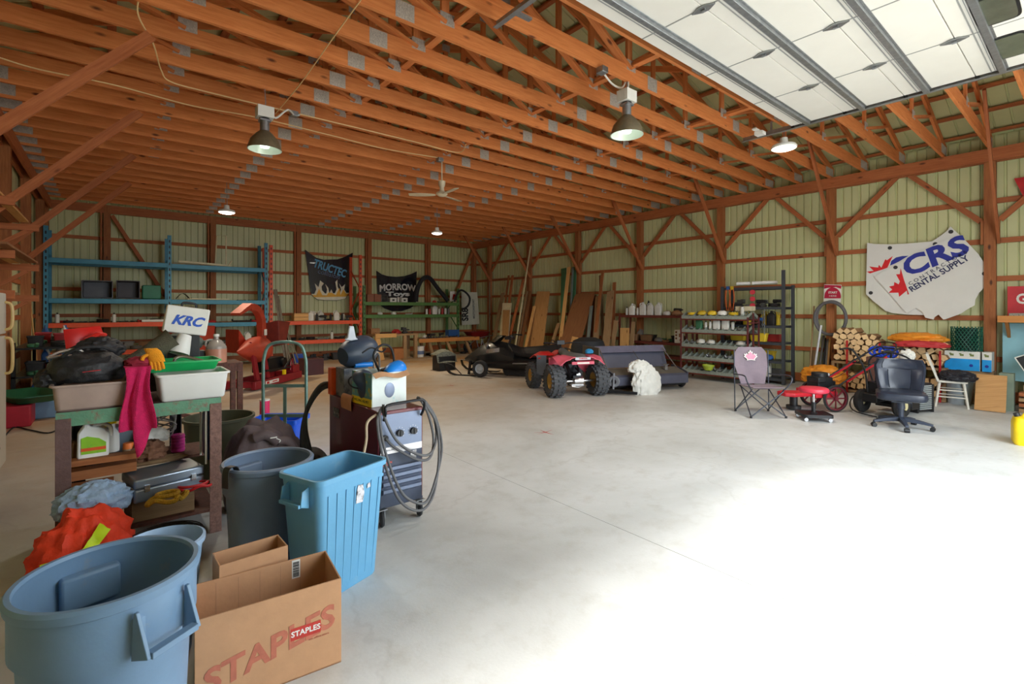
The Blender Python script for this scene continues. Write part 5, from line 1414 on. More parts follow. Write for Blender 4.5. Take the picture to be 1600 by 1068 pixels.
# ================================================================ long benches in front of the green rack
ORW = wood('orange_pine', srgb(206, 142, 76), srgb(184, 116, 56), srgb(120, 70, 34), .1)
t = thing('work_table', 'long low wooden work table with splayed legs, in front of the green rack', 'table', (0, 0, 0), 0, 'work tables along the back wall')
m = M(); m.box((9.27, 15.12, .60), (2.5, .74, .06)); m.build('tabletop', W_OLD, t, smooth=False)
m = M(); m.box((9.27, 14.74, .575), (2.5, .04, .13)); m.build('front_board', ORW, t, smooth=False)
for x in (8.45, 9.15, 9.95): 
    for y in (14.84, 15.4): m = M(); m.beam((x, y, .56), (x + .22 * (1 if x > 8.8 else .6), y + (-.08 if y < 15 else .08), 0.01), .09, .09, (0, 1, 0)); m.build('leg', W_OLD, t, smooth=False)
t = thing('work_table', 'higher wooden table with a thick pale leg, between the orange and green racks', 'table', (0, 0, 0), 0, 'work tables along the back wall')
m = M(); m.box((7.26, 15.15, .80), (1.56, .7, .06)); m.build('tabletop', W_OLD, t, smooth=False)
m = M(); m.box((6.85, 14.78, .79), (.72, .05, .13)); m.build('front_board', W_PINE, t, smooth=False)
m = M(); m.beam((6.57, 14.83, .73), (6.72, 14.8, .01), .15, .09, (0, 1, 0)); m.build('leg', W_PINE, t, smooth=False)
for x, y in ((7.55, 14.85), (7.95, 14.85), (6.6, 15.4), (7.95, 15.4)): m = M(); m.box((x, y, .385), (.11, .09, .77)); m.build('leg', W_OLD, t, smooth=False)
clutter('heaped on the long low work table', (8.12, 14.80), (10.3, 14.80), (0, .66), .63, [('wrench', DK), ('wrench', ST), ('pipe', ST), ('wrench', BR), ('pipe', DK), ('gear', GY), ('rag', WH), ('can', WH), ('drill', DK), ('gear', BR)], 31, maxrow=3, scale=1.2)
clutter('heaped on the higher wooden table', (6.5, 14.82), (8.02, 14.82), (0, .62), .83, [('wrench', DK), ('gear', BR), ('carton', BR), ('rag', RD), ('pipe', BR), ('vise', DK), ('rag', WH)], 32, maxrow=2, scale=1.45)
box_thing('flat_carton', 'cardboard box on the floor under the higher wooden table', 'box', (7.32, 14.95, 0), (.34, .3, .34), mat('dusky_cardboard2', srgb(176, 116, 70), .85))
t = thing('paint_bucket', 'white paint bucket with a blue label under the work tables', 'bucket', (8.2, 15.0, 0)); m = M(); m.lathe([(0, 0), (.13, 0), (.155, .34), (.162, .345), (.162, .38), (.15, .38), (0, .37)], n=22); m.build('body', WHITE, t); m = M(); m.lathe([(.139, .10), (.1475, .22), (.146, .22), (.137, .10)], n=22, close=True); m.build('label', mat('faded_blue_label', srgb(110, 130, 170), .6), t)
clutter('on the floor under the long work table', (8.6, 15.0), (10.3, 15.0), (0, .5), 0, [('crate', DK), ('gear', DK), ('carton', BR), ('jug', WH), ('pipe', BR), ('coil', DK)], 33, scale=1.3)
m = M(); m.box((7.95, 14.55, .015), (1.3, .08, .03)); tag(m.build('floor_plank', W_OLD, smooth=False), 'dark plank lying on the floor in front of the paint bucket', 'plank')
box_thing('blue_crate', 'blue plastic crate at the corner end of the long work table', 'crate', (9.7, 15.3, .632), (.45, .25, .26), KITM[BL])
t = thing('jack_stand', 'dark jack stand on the floor at the end of the orange rack', 'jack stand', (6.32, 14.55, 0))
m = M(); 
for a in range(4): m.beam((.14 * math.cos(a * PI / 2 + .8), .14 * math.sin(a * PI / 2 + .8), 0), (.03 * math.cos(a * PI / 2 + .8), .03 * math.sin(a * PI / 2 + .8), .34), .03, .02)
m.build('leg_frame', BLACKM, t); m = M(); m.cyl((0, 0, .3), (0, 0, .46), .02); m.box((0, 0, .47), (.09, .05, .02)); m.build('post', GALV, t)

# ================================================================ red wood chipper with three point frame
CH = mat('chipper_red', srgb(176, 62, 40), .5, .1, .15, 5, col2=srgb(140, 70, 50), spread=.6); CHM = mat('frame_maroon', srgb(140, 26, 38), .45, .1, .15, 6)
t = thing('wood_chipper', 'red wood chipper with a tall curved chute and hopper behind the hand truck', 'wood chipper', (2.60, 11.69, 0), R(47.3))
# local x runs along the skid
m = M()
for y in (-.3, .3): m.box((0, y, .10), (1.9, .10, .16))
m.box((-.9, 0, .12), (.1, .6, .12)); m.box((.9, 0, .12), (.1, .6, .12)); m.build('skid_frame', CHM, t, bevel=.01)
m = M(); m.box((-.35, -.357, .11), (.5, .004, .07)); lb = m.build('label', WPAINT, t); m = M(); m.box((-.52, -.361, .11), (.09, .004, .05)); m.box((-.25, -.361, .11), (.2, .003, .02)); m.build('label_mark', RED, lb)
for x in (-.72, -.35): m = M(); m.beam((x, -.25, .18), (x + .12, -.05, .95), .12, .05, (0, 1, 0)); m.build('mast', CHM, t)
m = M(); m.loft([[V((-.45 + l, r * math.cos(a), .78 + r * math.sin(a))) for a in [2 * PI * i / 20 for i in range(20)]] for l, r in ((-.55, .02), (-.25, .16), (0, .26), (.18, .28), (.30, .26), (.38, .1))]); m.build('drum_housing', CH, t)
ax = [V((-.15, .0, .9)), V((-.15, .0, 1.2)), V((-.18, 0, 1.42)), V((-.30, 0, 1.60)), V((-.48, 0, 1.68)), V((-.60, 0, 1.67))]
sp_ = smooth_path(ax, 5)
m = M(); rings = []
for i, p in enumerate(sp_):
    d = (sp_[min(i + 1, len(sp_) - 1)] - sp_[max(i - 1, 0)]).normalized(); nn = d.cross(V((0, 1, 0))).normalized(); w_ = .068
    rings.append([p + nn * w_ + V((0, w_, 0)), p + nn * w_ - V((0, w_, 0)), p - nn * w_ - V((0, w_, 0)), p - nn * w_ + V((0, w_, 0))])
m.loft(rings); m.build('chute', CH, t, bevel=.006)
m = M(); m.prism([(0, 0), (.42, -.14), (.44, -.10), (.04, .10)], .2, (-.62, 0, 1.66), (-1, 0, 0)); m.build('deflector', CH, t)
m = M(); m.box((-.15, -.092, 1.14), (.1, .004, .13)); m.build('sticker', WPAINT, t)
m = M(); tub(m, .3, .3, .5, .52, .52, .02, .008, .01); o = m.build('hopper', mat('hopper_dark_red', srgb(120, 44, 34), .6, .1, .2, 6), t); o.location = (.42, -.02, .82); o.rotation_euler = (R(-12), R(6), 0)
m = M(); m.box((.1, 0, .42), (.6, .36, .3)); m.cyl((.35, -.25, .45), (.35, .2, .45), .1); m.tube([(.2, -.3, .3), (.4, -.35, .5), (.6, -.25, .45), (.7, -.1, .2)], .02); m.cyl((-.5, -.3, .35), (.5, -.3, .32), .02); m.build('gearbox', BLACKM, t)
m = M(); m.box((.12, -.36, .25), (.07, .05, .1)); m.build('warning_tag', YEL, t)
m = M(); m.box((.72, -.2, .26), (.3, .25, .16)); m.tube([(.5, -.3, .25), (.52, -.3, .46), (.6, -.3, .48), (.62, -.3, .25)], .015); m.build('linkage', CHM, t)
# second implement
t = thing('implement_hopper', 'rusty orange open hopper of an implement behind the white tool case', 'hopper', (1.15, 11.6, 0), R(20))
m = M(); m.loft([[(x * s_ + .4 * (1 - s_), y * s_, z) for x, y in rrect(.8, .6, .03, 2)] for s_, z in ((.5, .6), (1, 1.30), (.96, 1.30), (.46, .62))]); m.build('body', CH, t)
for x, y in ((.0, -.15), (.4, -.15), (.0, .15), (.4, .15)): m = M(); m.beam((x + .02, y, 0), (x, y, .66), .05, .05); m.build('leg', BLACKM, t)
m = M(); m.loft([[(.9 + .1 * k, y, z) for y, z in ((-.25 + .05 * k, .7 + .05 * k), (.25, .7), (.25, 1.2 - .15 * k), (-.25, 1.2 - .15 * k))] for k in range(4)]); m.build('side_chute', CH, t)
t = thing('maroon_toolbox', 'dark maroon steel box on the floor beside the chipper frame', 'box', tuple(PZ(486, 584)), R(10)); m = M(); m.box((0, 0, .2), (.42, .5, .40)); m.build('body', mat('dark_maroon', srgb(74, 36, 40), .6), t, bevel=.01); m = M(); m.beam((-.15, 0, .42), (.15, 0, .42), .02, .02); m.build('handle', BLACKM, t)
# small rusty table with jug
t = thing('small_table', 'small rusty steel table behind the white bin, carrying a clear jug', 'table', (0, 0, 0))
m = M(); m.box((.79, 6.95, .97), (.90, .5, .02)); m.build('tabletop', RUST, t); 
for x in (.37, 1.21):
    for y in (6.73, 7.17): m = M(); m.box((x, y, .48), (.06, .06, .96)); m.build('leg', RUST, t, bevel=.003)
m = M(); m.box((.79, 6.71, .92), (.90, .01, .08)); m.beam((.40, 6.73, .5), (1.2, 6.73, .2), .02, .04); m.build('edge_rail', RUST, t)
t = thing('clear_jug', 'clear plastic jug of pinkish liquid on the small rusty table', 'jug', (.98, 6.86, .981))
CLR = mat('clear_plastic', srgb(214, 206, 196), .2, trans=.5, var=.02); 
m = M(); m.lathe([(0, 0), (.10, 0), (.11, .02), (.11, .19), (.10, .21), (.06, .27), (.03, .285), (.028, .32), (0, .32)], n=24); m.build('body', CLR, t)
m = M(); m.lathe([(0, .003), (.1125, .004), (.1125, .17), (0, .17)], n=24); m.build('liquid', mat('pink_liquid', srgb(206, 146, 122), .3), t)
m = M(); m.cyl((0, 0, .318), (0, 0, .345), .032, n=14); m.build('cap', WHITE, t); m = M(); m.tube([(-.03, 0, .28), (-.10, 0, .27), (-.11, 0, .2)], .012); m.build('handle', CLR, t)
t = thing('glass_carboy', 'grey-green glass bottle lying behind the green tray', 'bottle', (.62, 6.98, 1.02))
m = M(); m.lathe([(0, 0), (.09, 0), (.11, .03), (.11, .22), (.06, .32), (.03, .34), (.03, .42), (0, .42)], n=22, axis=(1, -.1, -.05), c=(-.1, 0, .22)); m.build('body', mat('green_grey_glass', srgb(110, 128, 122), .15, trans=.3), t); m = M(); m.box((.1, 0, .04), (.3, .2, .14)); m.build('stand', BLACK, t)

# ================================================================ snowmobile
SB_ = mat('sled_black', srgb(24, 25, 26), .4, 0, .2, 6, coat=.2)
t = thing('snowmobile', 'black snowmobile with its skis pointing to the back corner', 'snowmobile', (7.72, 9.35, 0), R(31))
def sec(y, w, z0, z1, top=.6, n=14):
    out = []
    for i in range(n):
        a = 2 * PI * i / n; c_, s_ = math.cos(a), math.sin(a)
        x = w * math.copysign(abs(c_) ** .7, c_) * (1 if s_ < 0 else 1 - (1 - top) * abs(s_)); z = (z0 + z1) / 2 + (z1 - z0) / 2 * math.copysign(abs(s_) ** .8, s_)
        out.append((x, y, z))
    return out
m = M(); m.loft([sec(-.1, .30, .28, .62), sec(.15, .34, .26, .80, .5), sec(.45, .37, .24, .86, .45), sec(.75, .36, .24, .78, .45), sec(1.0, .30, .26, .62, .5), sec(1.22, .20, .30, .46, .6), sec(1.3, .08, .34, .40)]); m.build('hood', SB_, t)
m = M(); m.loft([sec(-1.25, .17, .52, .72), sec(-1.1, .22, .45, .80), sec(-.6, .24, .42, .74), sec(-.2, .22, .44, .70), sec(.12, .16, .5, .80)]); m.build('seat', mat('black_vinyl', srgb(34, 33, 34), .5), t)
m = M(); m.box((0, -.65, .38), (.42, 1.3, .10)); m.box((0, -1.28, .45), (.40, .04, .16)); m.build('tunnel', BLACKM, t, bevel=.01)
m = M(); pts = []
for i in range(24):
    a = 2 * PI * i / 24; pts.append((-.55 + (.62 if abs(math.cos(a)) > .2 else .62 * abs(math.cos(a)) / .2) * math.copysign(1, math.cos(a)) + .14 * math.cos(a), .165 + .15 * math.sin(a)))
m.prism(pts, .38, (0, 0, 0), (0, 1, 0), (0, 0, 1))
for i in range(24): 
    p = pts[i]; m.box((0, p[0], max(.012, p[1])), (.38, .03, .02))
m.build('track', RUBBER, t)
m = M(); m.sheet(lambda a, b: ((a - .5) * (.44 - .16 * b), .42 - .18 * b + .2 * (1 - (2 * a - 1) ** 2), .82 + .16 * b), 10, 5, .006); m.build('windshield', mat('smoked_plastic', srgb(60, 54, 40), .2, trans=.3), t)
m = M(); m.cyl((.0, .12, .78), (0, .02, .98), .02); m.tube([(-.36, -.08, .98), (-.2, .0, 1.0), (.2, 0, 1.0), (.36, -.08, .98)], .014); m.cyl((-.38, -.09, .98), (-.27, -.04, .99), .02); m.cyl((.38, -.09, .98), (.27, -.04, .99), .02); m.box((0, .1, .93), (.3, .16, .08)); m.build('handlebar', BLACK, t)
for e in (-1, 1):
    m = M(); m.lathe([(0, 0), (.07, .0), (.08, .03), (0, .05)], n=16, axis=(e * .5, .8, .1), c=(e * .2, .62, .74)); m.build('headlight', CHROME, t)
    m = M(); x = e * .48
    m.loft([[(x - .06, y, z), (x + .06, y, z), (x + .06, y, z + .02), (x - .06, y, z + .02)] for y, z in ((.55, .02), (.62, .0), (1.35, .0), (1.5, .04), (1.62, .14), (1.66, .26))]); m.tube([(x, 1.2, .03), (x, 1.45, .24), (x, 1.66, .28)], .012); s_k = m.build('ski', BLACK, t)
    m = M(); m.beam((x, 1.0, .04), (x, .95, .38), .05, .05, (0, 1, 0)); m.beam((x, .95, .30), (e * .2, .85, .34), .03, .05); m.beam((x, .95, .16), (e * .2, .75, .28), .03, .04); m.build('spindle', BLACKM, t)
    m = M(); m.beam((e * .33, -.1, .33), (e * .30, -1.2, .36), .10, .02); m.build('running_board', GALV, t)
m = M(); m.loft([sec(-.9, .24, .12, .40, .8), sec(-.1, .33, .14, .50, .8), sec(.6, .35, .16, .45, .8), sec(1.05, .24, .22, .40, .8)]); m.build('belly_pan', SB_, t)
m = M(); m.sheet(lambda a, b: ((-.335 - .03 * math.sin(a * 3)), .25 + .34 * a, .60 + .10 * b - .05 * a), 6, 2, .004); m.build('decal', CHROME, t)
DW = mat('steel_rim_grey', srgb(176, 184, 192), .4, .3)
t = thing('dolly_wheel', 'small tyre with a pale grey rim standing beside the snowmobile ski', 'wheel', (6.86, 9.57, 0), R(28))
m = M(); m.lathe([(.12, -.05), (.18, -.06), (.205, -.02), (.205, .02), (.18, .06), (.12, .05)], n=26, axis=(1, 0, 0), c=(0, 0, .206), close=True); m.build('tyre', RUBBER, t)
m = M(); m.lathe([(0, -.03), (.05, -.035), (.06, -.01), (.11, -.02), (.125, -.04), (.125, .04), (0, .03)], n=22, axis=(1, 0, 0), c=(0, 0, .206)); m.build('rim', DW, t)
clutter('piled behind the snowmobile seat', (8.6, 10.3), (10.1, 9.3), (.25, .45), 0.0, [('crate', DK), ('gear', GR), ('coil', DK), ('crate', GR), ('jug', GY)], 41, scale=2.2)
m = M(); m.sheet(lambda a, b: (-.3 + .6 * a, -.2 + .45 * b, .42 + .14 * math.sin(b * 2.5) * math.sin(a * PI) - .2 * (b < .2)), 12, 8, .01); o = m.build('patterned_tarp', mat('grey_camouflage', srgb(120, 122, 110), .8, 0, .2, 20, col2=srgb(60, 62, 54), spread=.5)); o.location = (6.95, 11.35, .0); tag(o, 'grey mottled tarp draped on a hump behind the snowmobile nose', 'tarp')
box_thing('black_case', 'black case under the grey mottled tarp', 'case', (6.95, 11.38, 0), (.5, .36, .38), BLACK)

# ================================================================ red quad bike
ARED = mat('faded_red_plastic', srgb(218, 92, 112), .5, 0, .12, 5); ARED2 = mat('quad_red', srgb(214, 40, 40), .4, 0, .1, 5); GOLD = mat('gold_rim', srgb(176, 138, 66), .4, .5)
t = thing('quad_bike', 'faded red quad bike with knobbly tyres and gold rims', 'quad bike', (6.755, 6.33, 0), R(-22.8))
def knob_wheel(x, y, r, w, nm):
    m = M(); m.lathe([(r * .48, -w * .38), (r * .75, -w * .5), (r * .92, -w * .42), (r * .955, -w * .2), (r * .955, w * .2), (r * .92, w * .42), (r * .75, w * .5), (r * .48, w * .38)], n=30, axis=(1, 0, 0), c=(x, y, r), close=True)
    for k in range(20):
        a = 2 * PI * k / 20
        for j, (dx, dr, da) in enumerate(((-.33, .93, 0), (0, .965, .157), (.33, .93, 0), (-.46, .80, .157), (.46, .80, .157))):
            aa = a + da; cx = x + dx * w; m.box((cx, y + math.cos(aa) * r * dr, r + math.sin(aa) * r * dr), (w * .2, r * .13, r * .13), (aa, 0, 0))
    ty_ = m.build('tyre', mat('dusty_tyre', srgb(74, 76, 80), .85, 0, .2, 30, bump=.1), t)
    m = M(); m.lathe([(0, -w * .1), (r * .2, -w * .12), (r * .42, -w * .3), (r * .5, -w * .36), (r * .5, w * .36), (r * .42, w * .3), (r * .2, w * .12), (0, w * .1)], n=22, axis=(1, 0, 0), c=(x, y, r)); m.build('rim', GOLD, ty_)
for e in (-1, 1): knob_wheel(e * .44, 0, .30, .26, 'rear'); knob_wheel(e * .45, 1.16, .27, .20, 'front')
m = M(); m.cyl((-.42, 0, .285), (.42, 0, .285), .025); m.cyl((-.06, 0, .285), (.12, 0, .285), .09); m.cyl((-.40, 1.16, .27), (.40, 1.16, .27), .02); m.build('axle', CHROME, t)
m = M(); m.box((0, .55, .42), (.26, .5, .3)); m.cyl((-.17, .5, .42), (.17, .5, .42), .13); m.cyl((0, .7, .5), (0, .75, .68), .08); m.box((0, .2, .36), (.16, .5, .06)); m.tube([(-.1, .0, .3), (-.12, .3, .62), (-.1, .7, .72), (-.08, 1.1, .5)], .018); m.tube([(.1, .0, .3), (.12, .3, .62), (.1, .7, .72), (.08, 1.1, .5)], .018)
m.tube([(-.08, .1, .4), (.05, .0, .45), (.08, .2, .5)], .02); m.cyl((-.08, .05, .35), (-.1, .25, .62), .03); m.build('engine_block', BLACKM, t)
m = M(); m.box((.0, -.02, .22), (.24, .1, .03)); m.cyl((.05, .0, .40), (.08, .2, .40), .04); m.tube([(-.12, -.06, .2), (0, -.1, .18), (.14, -.06, .2)], .014); m.build('exhaust', CHROME, t)
for e in (-1, 1):
    m = M(); m.sheet(lambda a, b: (e * (.14 + .30 * b + .04 * math.sin(a * PI)), -.30 + .62 * a, .74 - .06 * math.cos(a * 2 * PI) * b - .16 * max(0, b - .6) + (.02 if b < .3 else 0) - .22 * max(0, a - .75) * 2), 14, 8, .014); m.build('rear_fender', ARED, t)
    m = M(); m.sheet(lambda a, b: (e * (.15 + .28 * b), .28 + .04 * b, .70 - .40 * a * (.4 + .6 * b)), 6, 6, .012); m.build('side_guard', ARED, t)
    m = M(); m.sheet(lambda a, b: (e * (.12 + .32 * b), .86 + .56 * a, .70 + .05 * math.sin(a * PI) - .16 * max(0, b - .55) - .1 * max(0, a - .6)), 12, 7, .014); m.build('front_fender', ARED2, t)
    m = M(); m.sheet(lambda a, b: (e * (.30 + .16 * b), .80 + .12 * b, .70 - .40 * a), 5, 5, .02); m.build('mud_flap', mat('grey_moulding', srgb(92, 98, 108), .6), t)
m = M(); m.loft([sec(-.22, .12, .70, .76, .8), sec(-.1, .16, .69, .81, .8), sec(.3, .15, .68, .80, .8), sec(.55, .10, .70, .82, .8), sec(.7, .08, .72, .86, .8)]); m.build('seat', mat('grey_vinyl', srgb(96, 96, 94), .6), t)
m = M(); m.box((0, -.29, .735), (.30, .03, .045)); p_ = m.build('rear_panel', mat('pale_silver', srgb(200, 200, 208), .4), t); m = M(); m.text('YAMAHA', .04, (0, -.31, .737), depth=.002, bold=.001); m.build('lettering', RED, p_)
m = M(); m.box((0, -.30, .655), (.44, .03, .05)); m.build('rear_bar', ARED, t); m = M(); m.box((0, -.318, .655), (.24, .01, .03)); m.build('reflector', WPAINT, t)
m = M(); m.cyl((0, .88, .66), (0, .78, .92), .022); m.tube([(-.38, .68, .96), (-.2, .76, .95), (0, .78, .93), (.2, .76, .95), (.38, .68, .96)], .013); m.box((0, .80, .96), (.16, .1, .08)); m.cyl((-.40, .67, .96), (-.29, .72, .96), .018); m.cyl((.40, .67, .96), (.29, .72, .96), .018); m.tube([(-.2, .8, .95), (-.1, .95, 1.0), (.05, 1.0, .85)], .008); m.build('handlebar', BLACK, t)
m = M(); m.loft([sec(.72, .10, .62, .82, .7), sec(.95, .13, .60, .80, .7), sec(1.3, .12, .56, .66, .7)]); m.build('front_cover', ARED2, t)
m = M(); m.tube([(-.2, 1.5, .3), (-.22, 1.55, .55), (-.15, 1.5, .66), (.15, 1.5, .66), (.22, 1.55, .55), (.2, 1.5, .3)], .014, 7, 4); m.build('front_bumper', BLACKM, t)
m = M(); m.lump((0, 0, 0), (.08, .06, .05), 71, .3, 2.3); o = m.build('blue_cloth', mat('teal_cloth', srgb(40, 130, 180), .9)); o.location = V((6.755, 6.33, .80)) + V((.25, -.1, 0)); tag(o, 'small blue cloth left on the quad bike rear rack', 'cloth')

# ================================================================ grey tow-behind sweeper, sack, floor jack
SW = mat('sweeper_grey', srgb(78, 80, 96), .45, .2, .08, 5); SWB = mat('sweeper_taupe', srgb(98, 92, 82), .7, 0, .08, 5)
t = thing('lawn_sweeper', 'grey tow-behind lawn sweeper with open hopper, behind the white sack', 'sweeper', (8.42, 5.98, 0), R(-23))
L_ = 1.66
m = M(); m.prism([(-.26, .16), (-.26, .36), (.0, .42), (.30, .46), (.30, .14), (.0, .10)], .02, (-L_ / 2, 0, 0), (0, 1, 0)); m.prism([(-.26, .16), (-.26, .36), (.0, .42), (.30, .46), (.30, .14), (.0, .10)], .02, (L_ / 2, 0, 0), (0, 1, 0)); m.build('end_plate', SW, t)
m = M(); m.prism([(-.26, .14), (-.27, .20), (-.27, .30), (-.22, .34), (-.20, .33), (-.25, .29), (-.25, .20)], L_, (0, 0, 0), (0, 1, 0)); m.build('brush_cover', SW, t)
m = M(); m.prism([(-.22, .335), (.14, .43), (.14, .415), (-.21, .32)], L_, (0, 0, 0), (0, 1, 0)); m.build('top_deck', SWB, t)
m = M(); m.cyl((-L_ / 2 + .03, -.02, .22), (L_ / 2 - .03, -.02, .22), .16, n=16); m.build('brush', RUBBER, t)
m = M(); m.box((0, .30, .34), (L_, .40, .02)); m.box((0, .62, .12), (L_, .7, .02)); 
m.build('hopper_floor', SWB, t)
m = M(); m.add([(-L_ / 2, .45, .40), (L_ / 2, .45, .40), (L_ / 2, .62, .78), (-L_ / 2, .62, .78), (-L_ / 2, .475, .40), (L_ / 2, .475, .40), (L_ / 2, .645, .78), (-L_ / 2, .645, .78)], [(0, 1, 2, 3), (7, 6, 5, 4), (0, 4, 5, 1), (3, 2, 6, 7), (0, 3, 7, 4), (1, 5, 6, 2)]); m.build('hopper_wall', SW, t)
m = M(); m.add([(-L_ / 2, .50, .72), (L_ / 2, .50, .72), (L_ / 2, .62, .85), (-L_ / 2, .62, .85), (-L_ / 2, .53, .71), (L_ / 2, .53, .71), (L_ / 2, .64, .84), (-L_ / 2, .64, .84)], [(0, 1, 2, 3), (7, 6, 5, 4), (0, 4, 5, 1), (3, 2, 6, 7), (0, 3, 7, 4), (1, 5, 6, 2)]); m.build('hopper_hood', mat('sweeper_light', srgb(104, 102, 120), .45), t)
m = M(); m.box((-L_ / 2 - .02, .75, .46), (.03, .8, .76)); m.build('side_canvas', SWB, t, bevel=.01)
m = M(); m.tube([(-L_ / 2 + .04, .1, .42), (-L_ / 2 + .02, .35, .72), (-L_ / 2 + .06, .5, .8)], .01); m.build('stay_rod', CHROME, t)
m = M(); m.tube([(L_ / 2 - .04, .05, .40), (L_ / 2 - .05, .3, .6), (L_ / 2 - .1, .5, .8)], .012); m.build('stay_rod', CHROME, t)
m = M(); m.tube([(.05, .1, .42), (.02, .5, .74)], .006); m.build('stay_rod', CHROME, t)
for e in (-1, 1): m = M(); m.lathe([(.06, -.03), (.12, -.04), (.14, 0), (.12, .04), (.06, .03)], n=20, axis=(1, 0, 0), c=(e * (L_ / 2 + .06), .05, .14), close=True); m.build('wheel', RUBBER, t)
m = M(); m.box((.45, -.05, .44), (.06, .06, .1)); m.box((.45, -.02, .5), (.14, .1, .01)); m.build('height_lever', CHROME, t)
SACK = mat('white_woven_sack', srgb(216, 216, 210), .85, 0, .06, 8, col2=srgb(150, 150, 150), spread=.64, bump=.4, bscale=14)
t = thing('white_sack', 'crumpled white woven sack hanging on the front of the lawn sweeper', 'sack', (7.98, 5.64, 0), R(-23))
m = M(); m.lump((0, 0, 0), (.27, .14, .34), 81, .30, 2.3, n=44, m=26); m.build('body', SACK, t); m = M(); m.lump((-.12, .05, .42), (.2, .12, .14), 82, .35, 2.4); m.build('neck', SACK, t)
t = thing('tongue_jack', 'black drawbar with a small wheel on the floor between quad bike and sweeper', 'drawbar', (7.45, 5.95, 0), R(-60))
m = M(); m.box((.1, 0, .05), (.6, .05, .05)); m.build('bar', BLACKM, t); m = M(); m.lathe([(.05, -.03), (.10, -.04), (.115, 0), (.10, .04), (.05, .03)], n=18, axis=(0, 1, 0), c=(-.05, .08, .24), close=True); m.cyl((-.05, 0, .1), (-.05, .08, .4), .02); m.build('wheel', mat('grey_tyre', srgb(120, 122, 128), .7), t)
t = thing('round_drum', 'dark covered drum behind the quad bike', 'drum', (9.35, 8.35, 0)); m = M(); m.lathe([(0, 0), (.42, 0), (.44, .3), (.43, .70), (.38, .84), (.2, .92), (0, .93)], n=32); m.build('body', mat('charcoal_cover', srgb(44, 46, 50), .7), t); m = M(); m.lathe([(.443, .34), (.455, .36), (.443, .38)], n=32); m.build('strap', BLACK, t)

# ================================================================ lumber leaning on the banner wall near the corner
GRW = mat('green_painted_board', srgb(70, 120, 84), .6, 0, .1, 5); GRY = mat('grey_painted_board', srgb(120, 132, 128), .6)
def lean(pt, yt, pb, w_, mt, label, xt=11.72, xb=11.0, th=.03, name='leaning_board', z0=0.02, cat='board', twist=None):
    a = PX(pt, yt, xt); b_ = PX(pb, 500, xb); b_.z = z0
    m = M(); d = (a - b_).normalized(); side = V((0, 1, 0)); side = (side - d * side.dot(d)).normalized()
    m.beam(b_, a, w_, th, d.cross(side) if twist is None else twist)
    return tag(m.build(name, mt, smooth=False), label, cat, 'boards leaning on the banner wall')
lb_ = [
 (786, 457, 768, .20, W_OLD, 'weathered board leaning closest to the corner post', 11.6, 10.9),
 (795, 430, 780, .09, W_POST, 'narrow brown board leaning near the corner, upright', 11.70, 11.2),
 (801, 430, 785, .12, W_GIRT, 'reddish board leaning next to the narrow brown board', 11.62, 11.1),
 (818, 436, 790, .12, W_GIRT, 'reddish board leaning at a strong slant near the corner', 11.5, 11.0),
 (829, 384, 803, .05, CRM, 'long thin pale pole leaning highest near the corner', 11.8, 10.85),
 (823, 455, 806, .10, W_OLD, 'weathered narrow board behind the thin pale pole', 11.5, 10.95),
 (827, 455, 811, .22, W_PLYD, 'dark brown board leaning beside the thin pale pole', 11.62, 11.0),
 (835, 478, 818, .12, W_PINE, 'pale pine board leaning in front of the post near the corner', 11.4, 10.7),
 (881, 419, 879, .22, GRW, 'green painted board leaning flat on the wall', 11.88, 11.55),
 (889, 417, 872, .13, W_PINE, 'pale pine stud leaning over the green painted board', 11.65, 10.8),
 (895, 417, 888, .06, GRY, 'thin grey strip leaning between the pine stud and green boards', 11.8, 11.3),
 (898, 417, 893, .16, GRW, 'second green painted board, beyond the pine stud', 11.85, 11.4),
 (926, 462, 917, .30, W_PLYD, 'short dark board behind the large plywood sheet', 11.80, 11.2),
 (924, 478, 915, .10, GRY, 'grey narrow board at the edge of the large plywood sheet', 11.45, 10.6),
 (942, 423, 925, .10, W_POST, 'tall brown stud leaning beyond the large plywood sheet', 11.7, 10.9),
 (938, 430, 944, .10, W_OLD, 'weathered stud crossing the tall brown stud', 11.75, 11.35),
 (935, 462, 929, .20, W_OLD, 'wide weathered board below the crossing studs', 11.6, 10.8),
 (954, 455, 944, .24, W_OLD, 'wide weathered plank leaning in the middle of the last bundle', 11.6, 10.7),
 (960, 441, 956, .11, W_POST, 'tall narrow plank at the shelf end of the bundle', 11.8, 11.3),
 (963, 500, 952, .14, W_OLD, 'short weathered plank at the end of the bundle', 11.2, 10.95),
]
for i, (pt, yt, pb, w_, mt, lab, xt, xb) in enumerate(lb_): lean(pt, yt, pb, w_, mt, lab, xt, xb)
def sheet_lean(tl, tr, bl, br, mt, label, xt, xb, name='plywood_sheet', zb=.02, th=.018):
    A, B = PX(*tl, xt), PX(*tr, xt); Cc, D = PX(*bl, xb), PX(*br, xb); Cc.z = D.z = zb
    n = (B - A).cross(Cc - A).normalized() * th
    m = M(); vs = [A, B, D, Cc]; vs = vs + [p + n for p in vs]
    L = (Cc - A).length; W = (B - A).length; q = [(0, 0), (0, W), (L, W), (L, 0)]
    m.add(vs, [(0, 1, 2, 3), (7, 6, 5, 4), (0, 4, 5, 1), (1, 5, 6, 2), (2, 6, 7, 3), (3, 7, 4, 0)], [q, q[::-1]] + [[(0, 0), (.02, 0), (.02, .5), (0, .5)]] * 4)
    return tag(m.build(name, mt, smooth=False), label, 'plywood', 'plywood sheets leaning on the banner wall')
sheet_lean((839, 455), (859, 455), (822, 500), (846, 500), W_PLY, 'pale plywood sheet leaning upright near the corner', 11.6, 10.9)
sheet_lean((899, 459), (930, 456), (862, 500), (897, 500), W_PLYD, 'large brown plywood sheet leaning behind the quad bike', 11.72, 10.6)
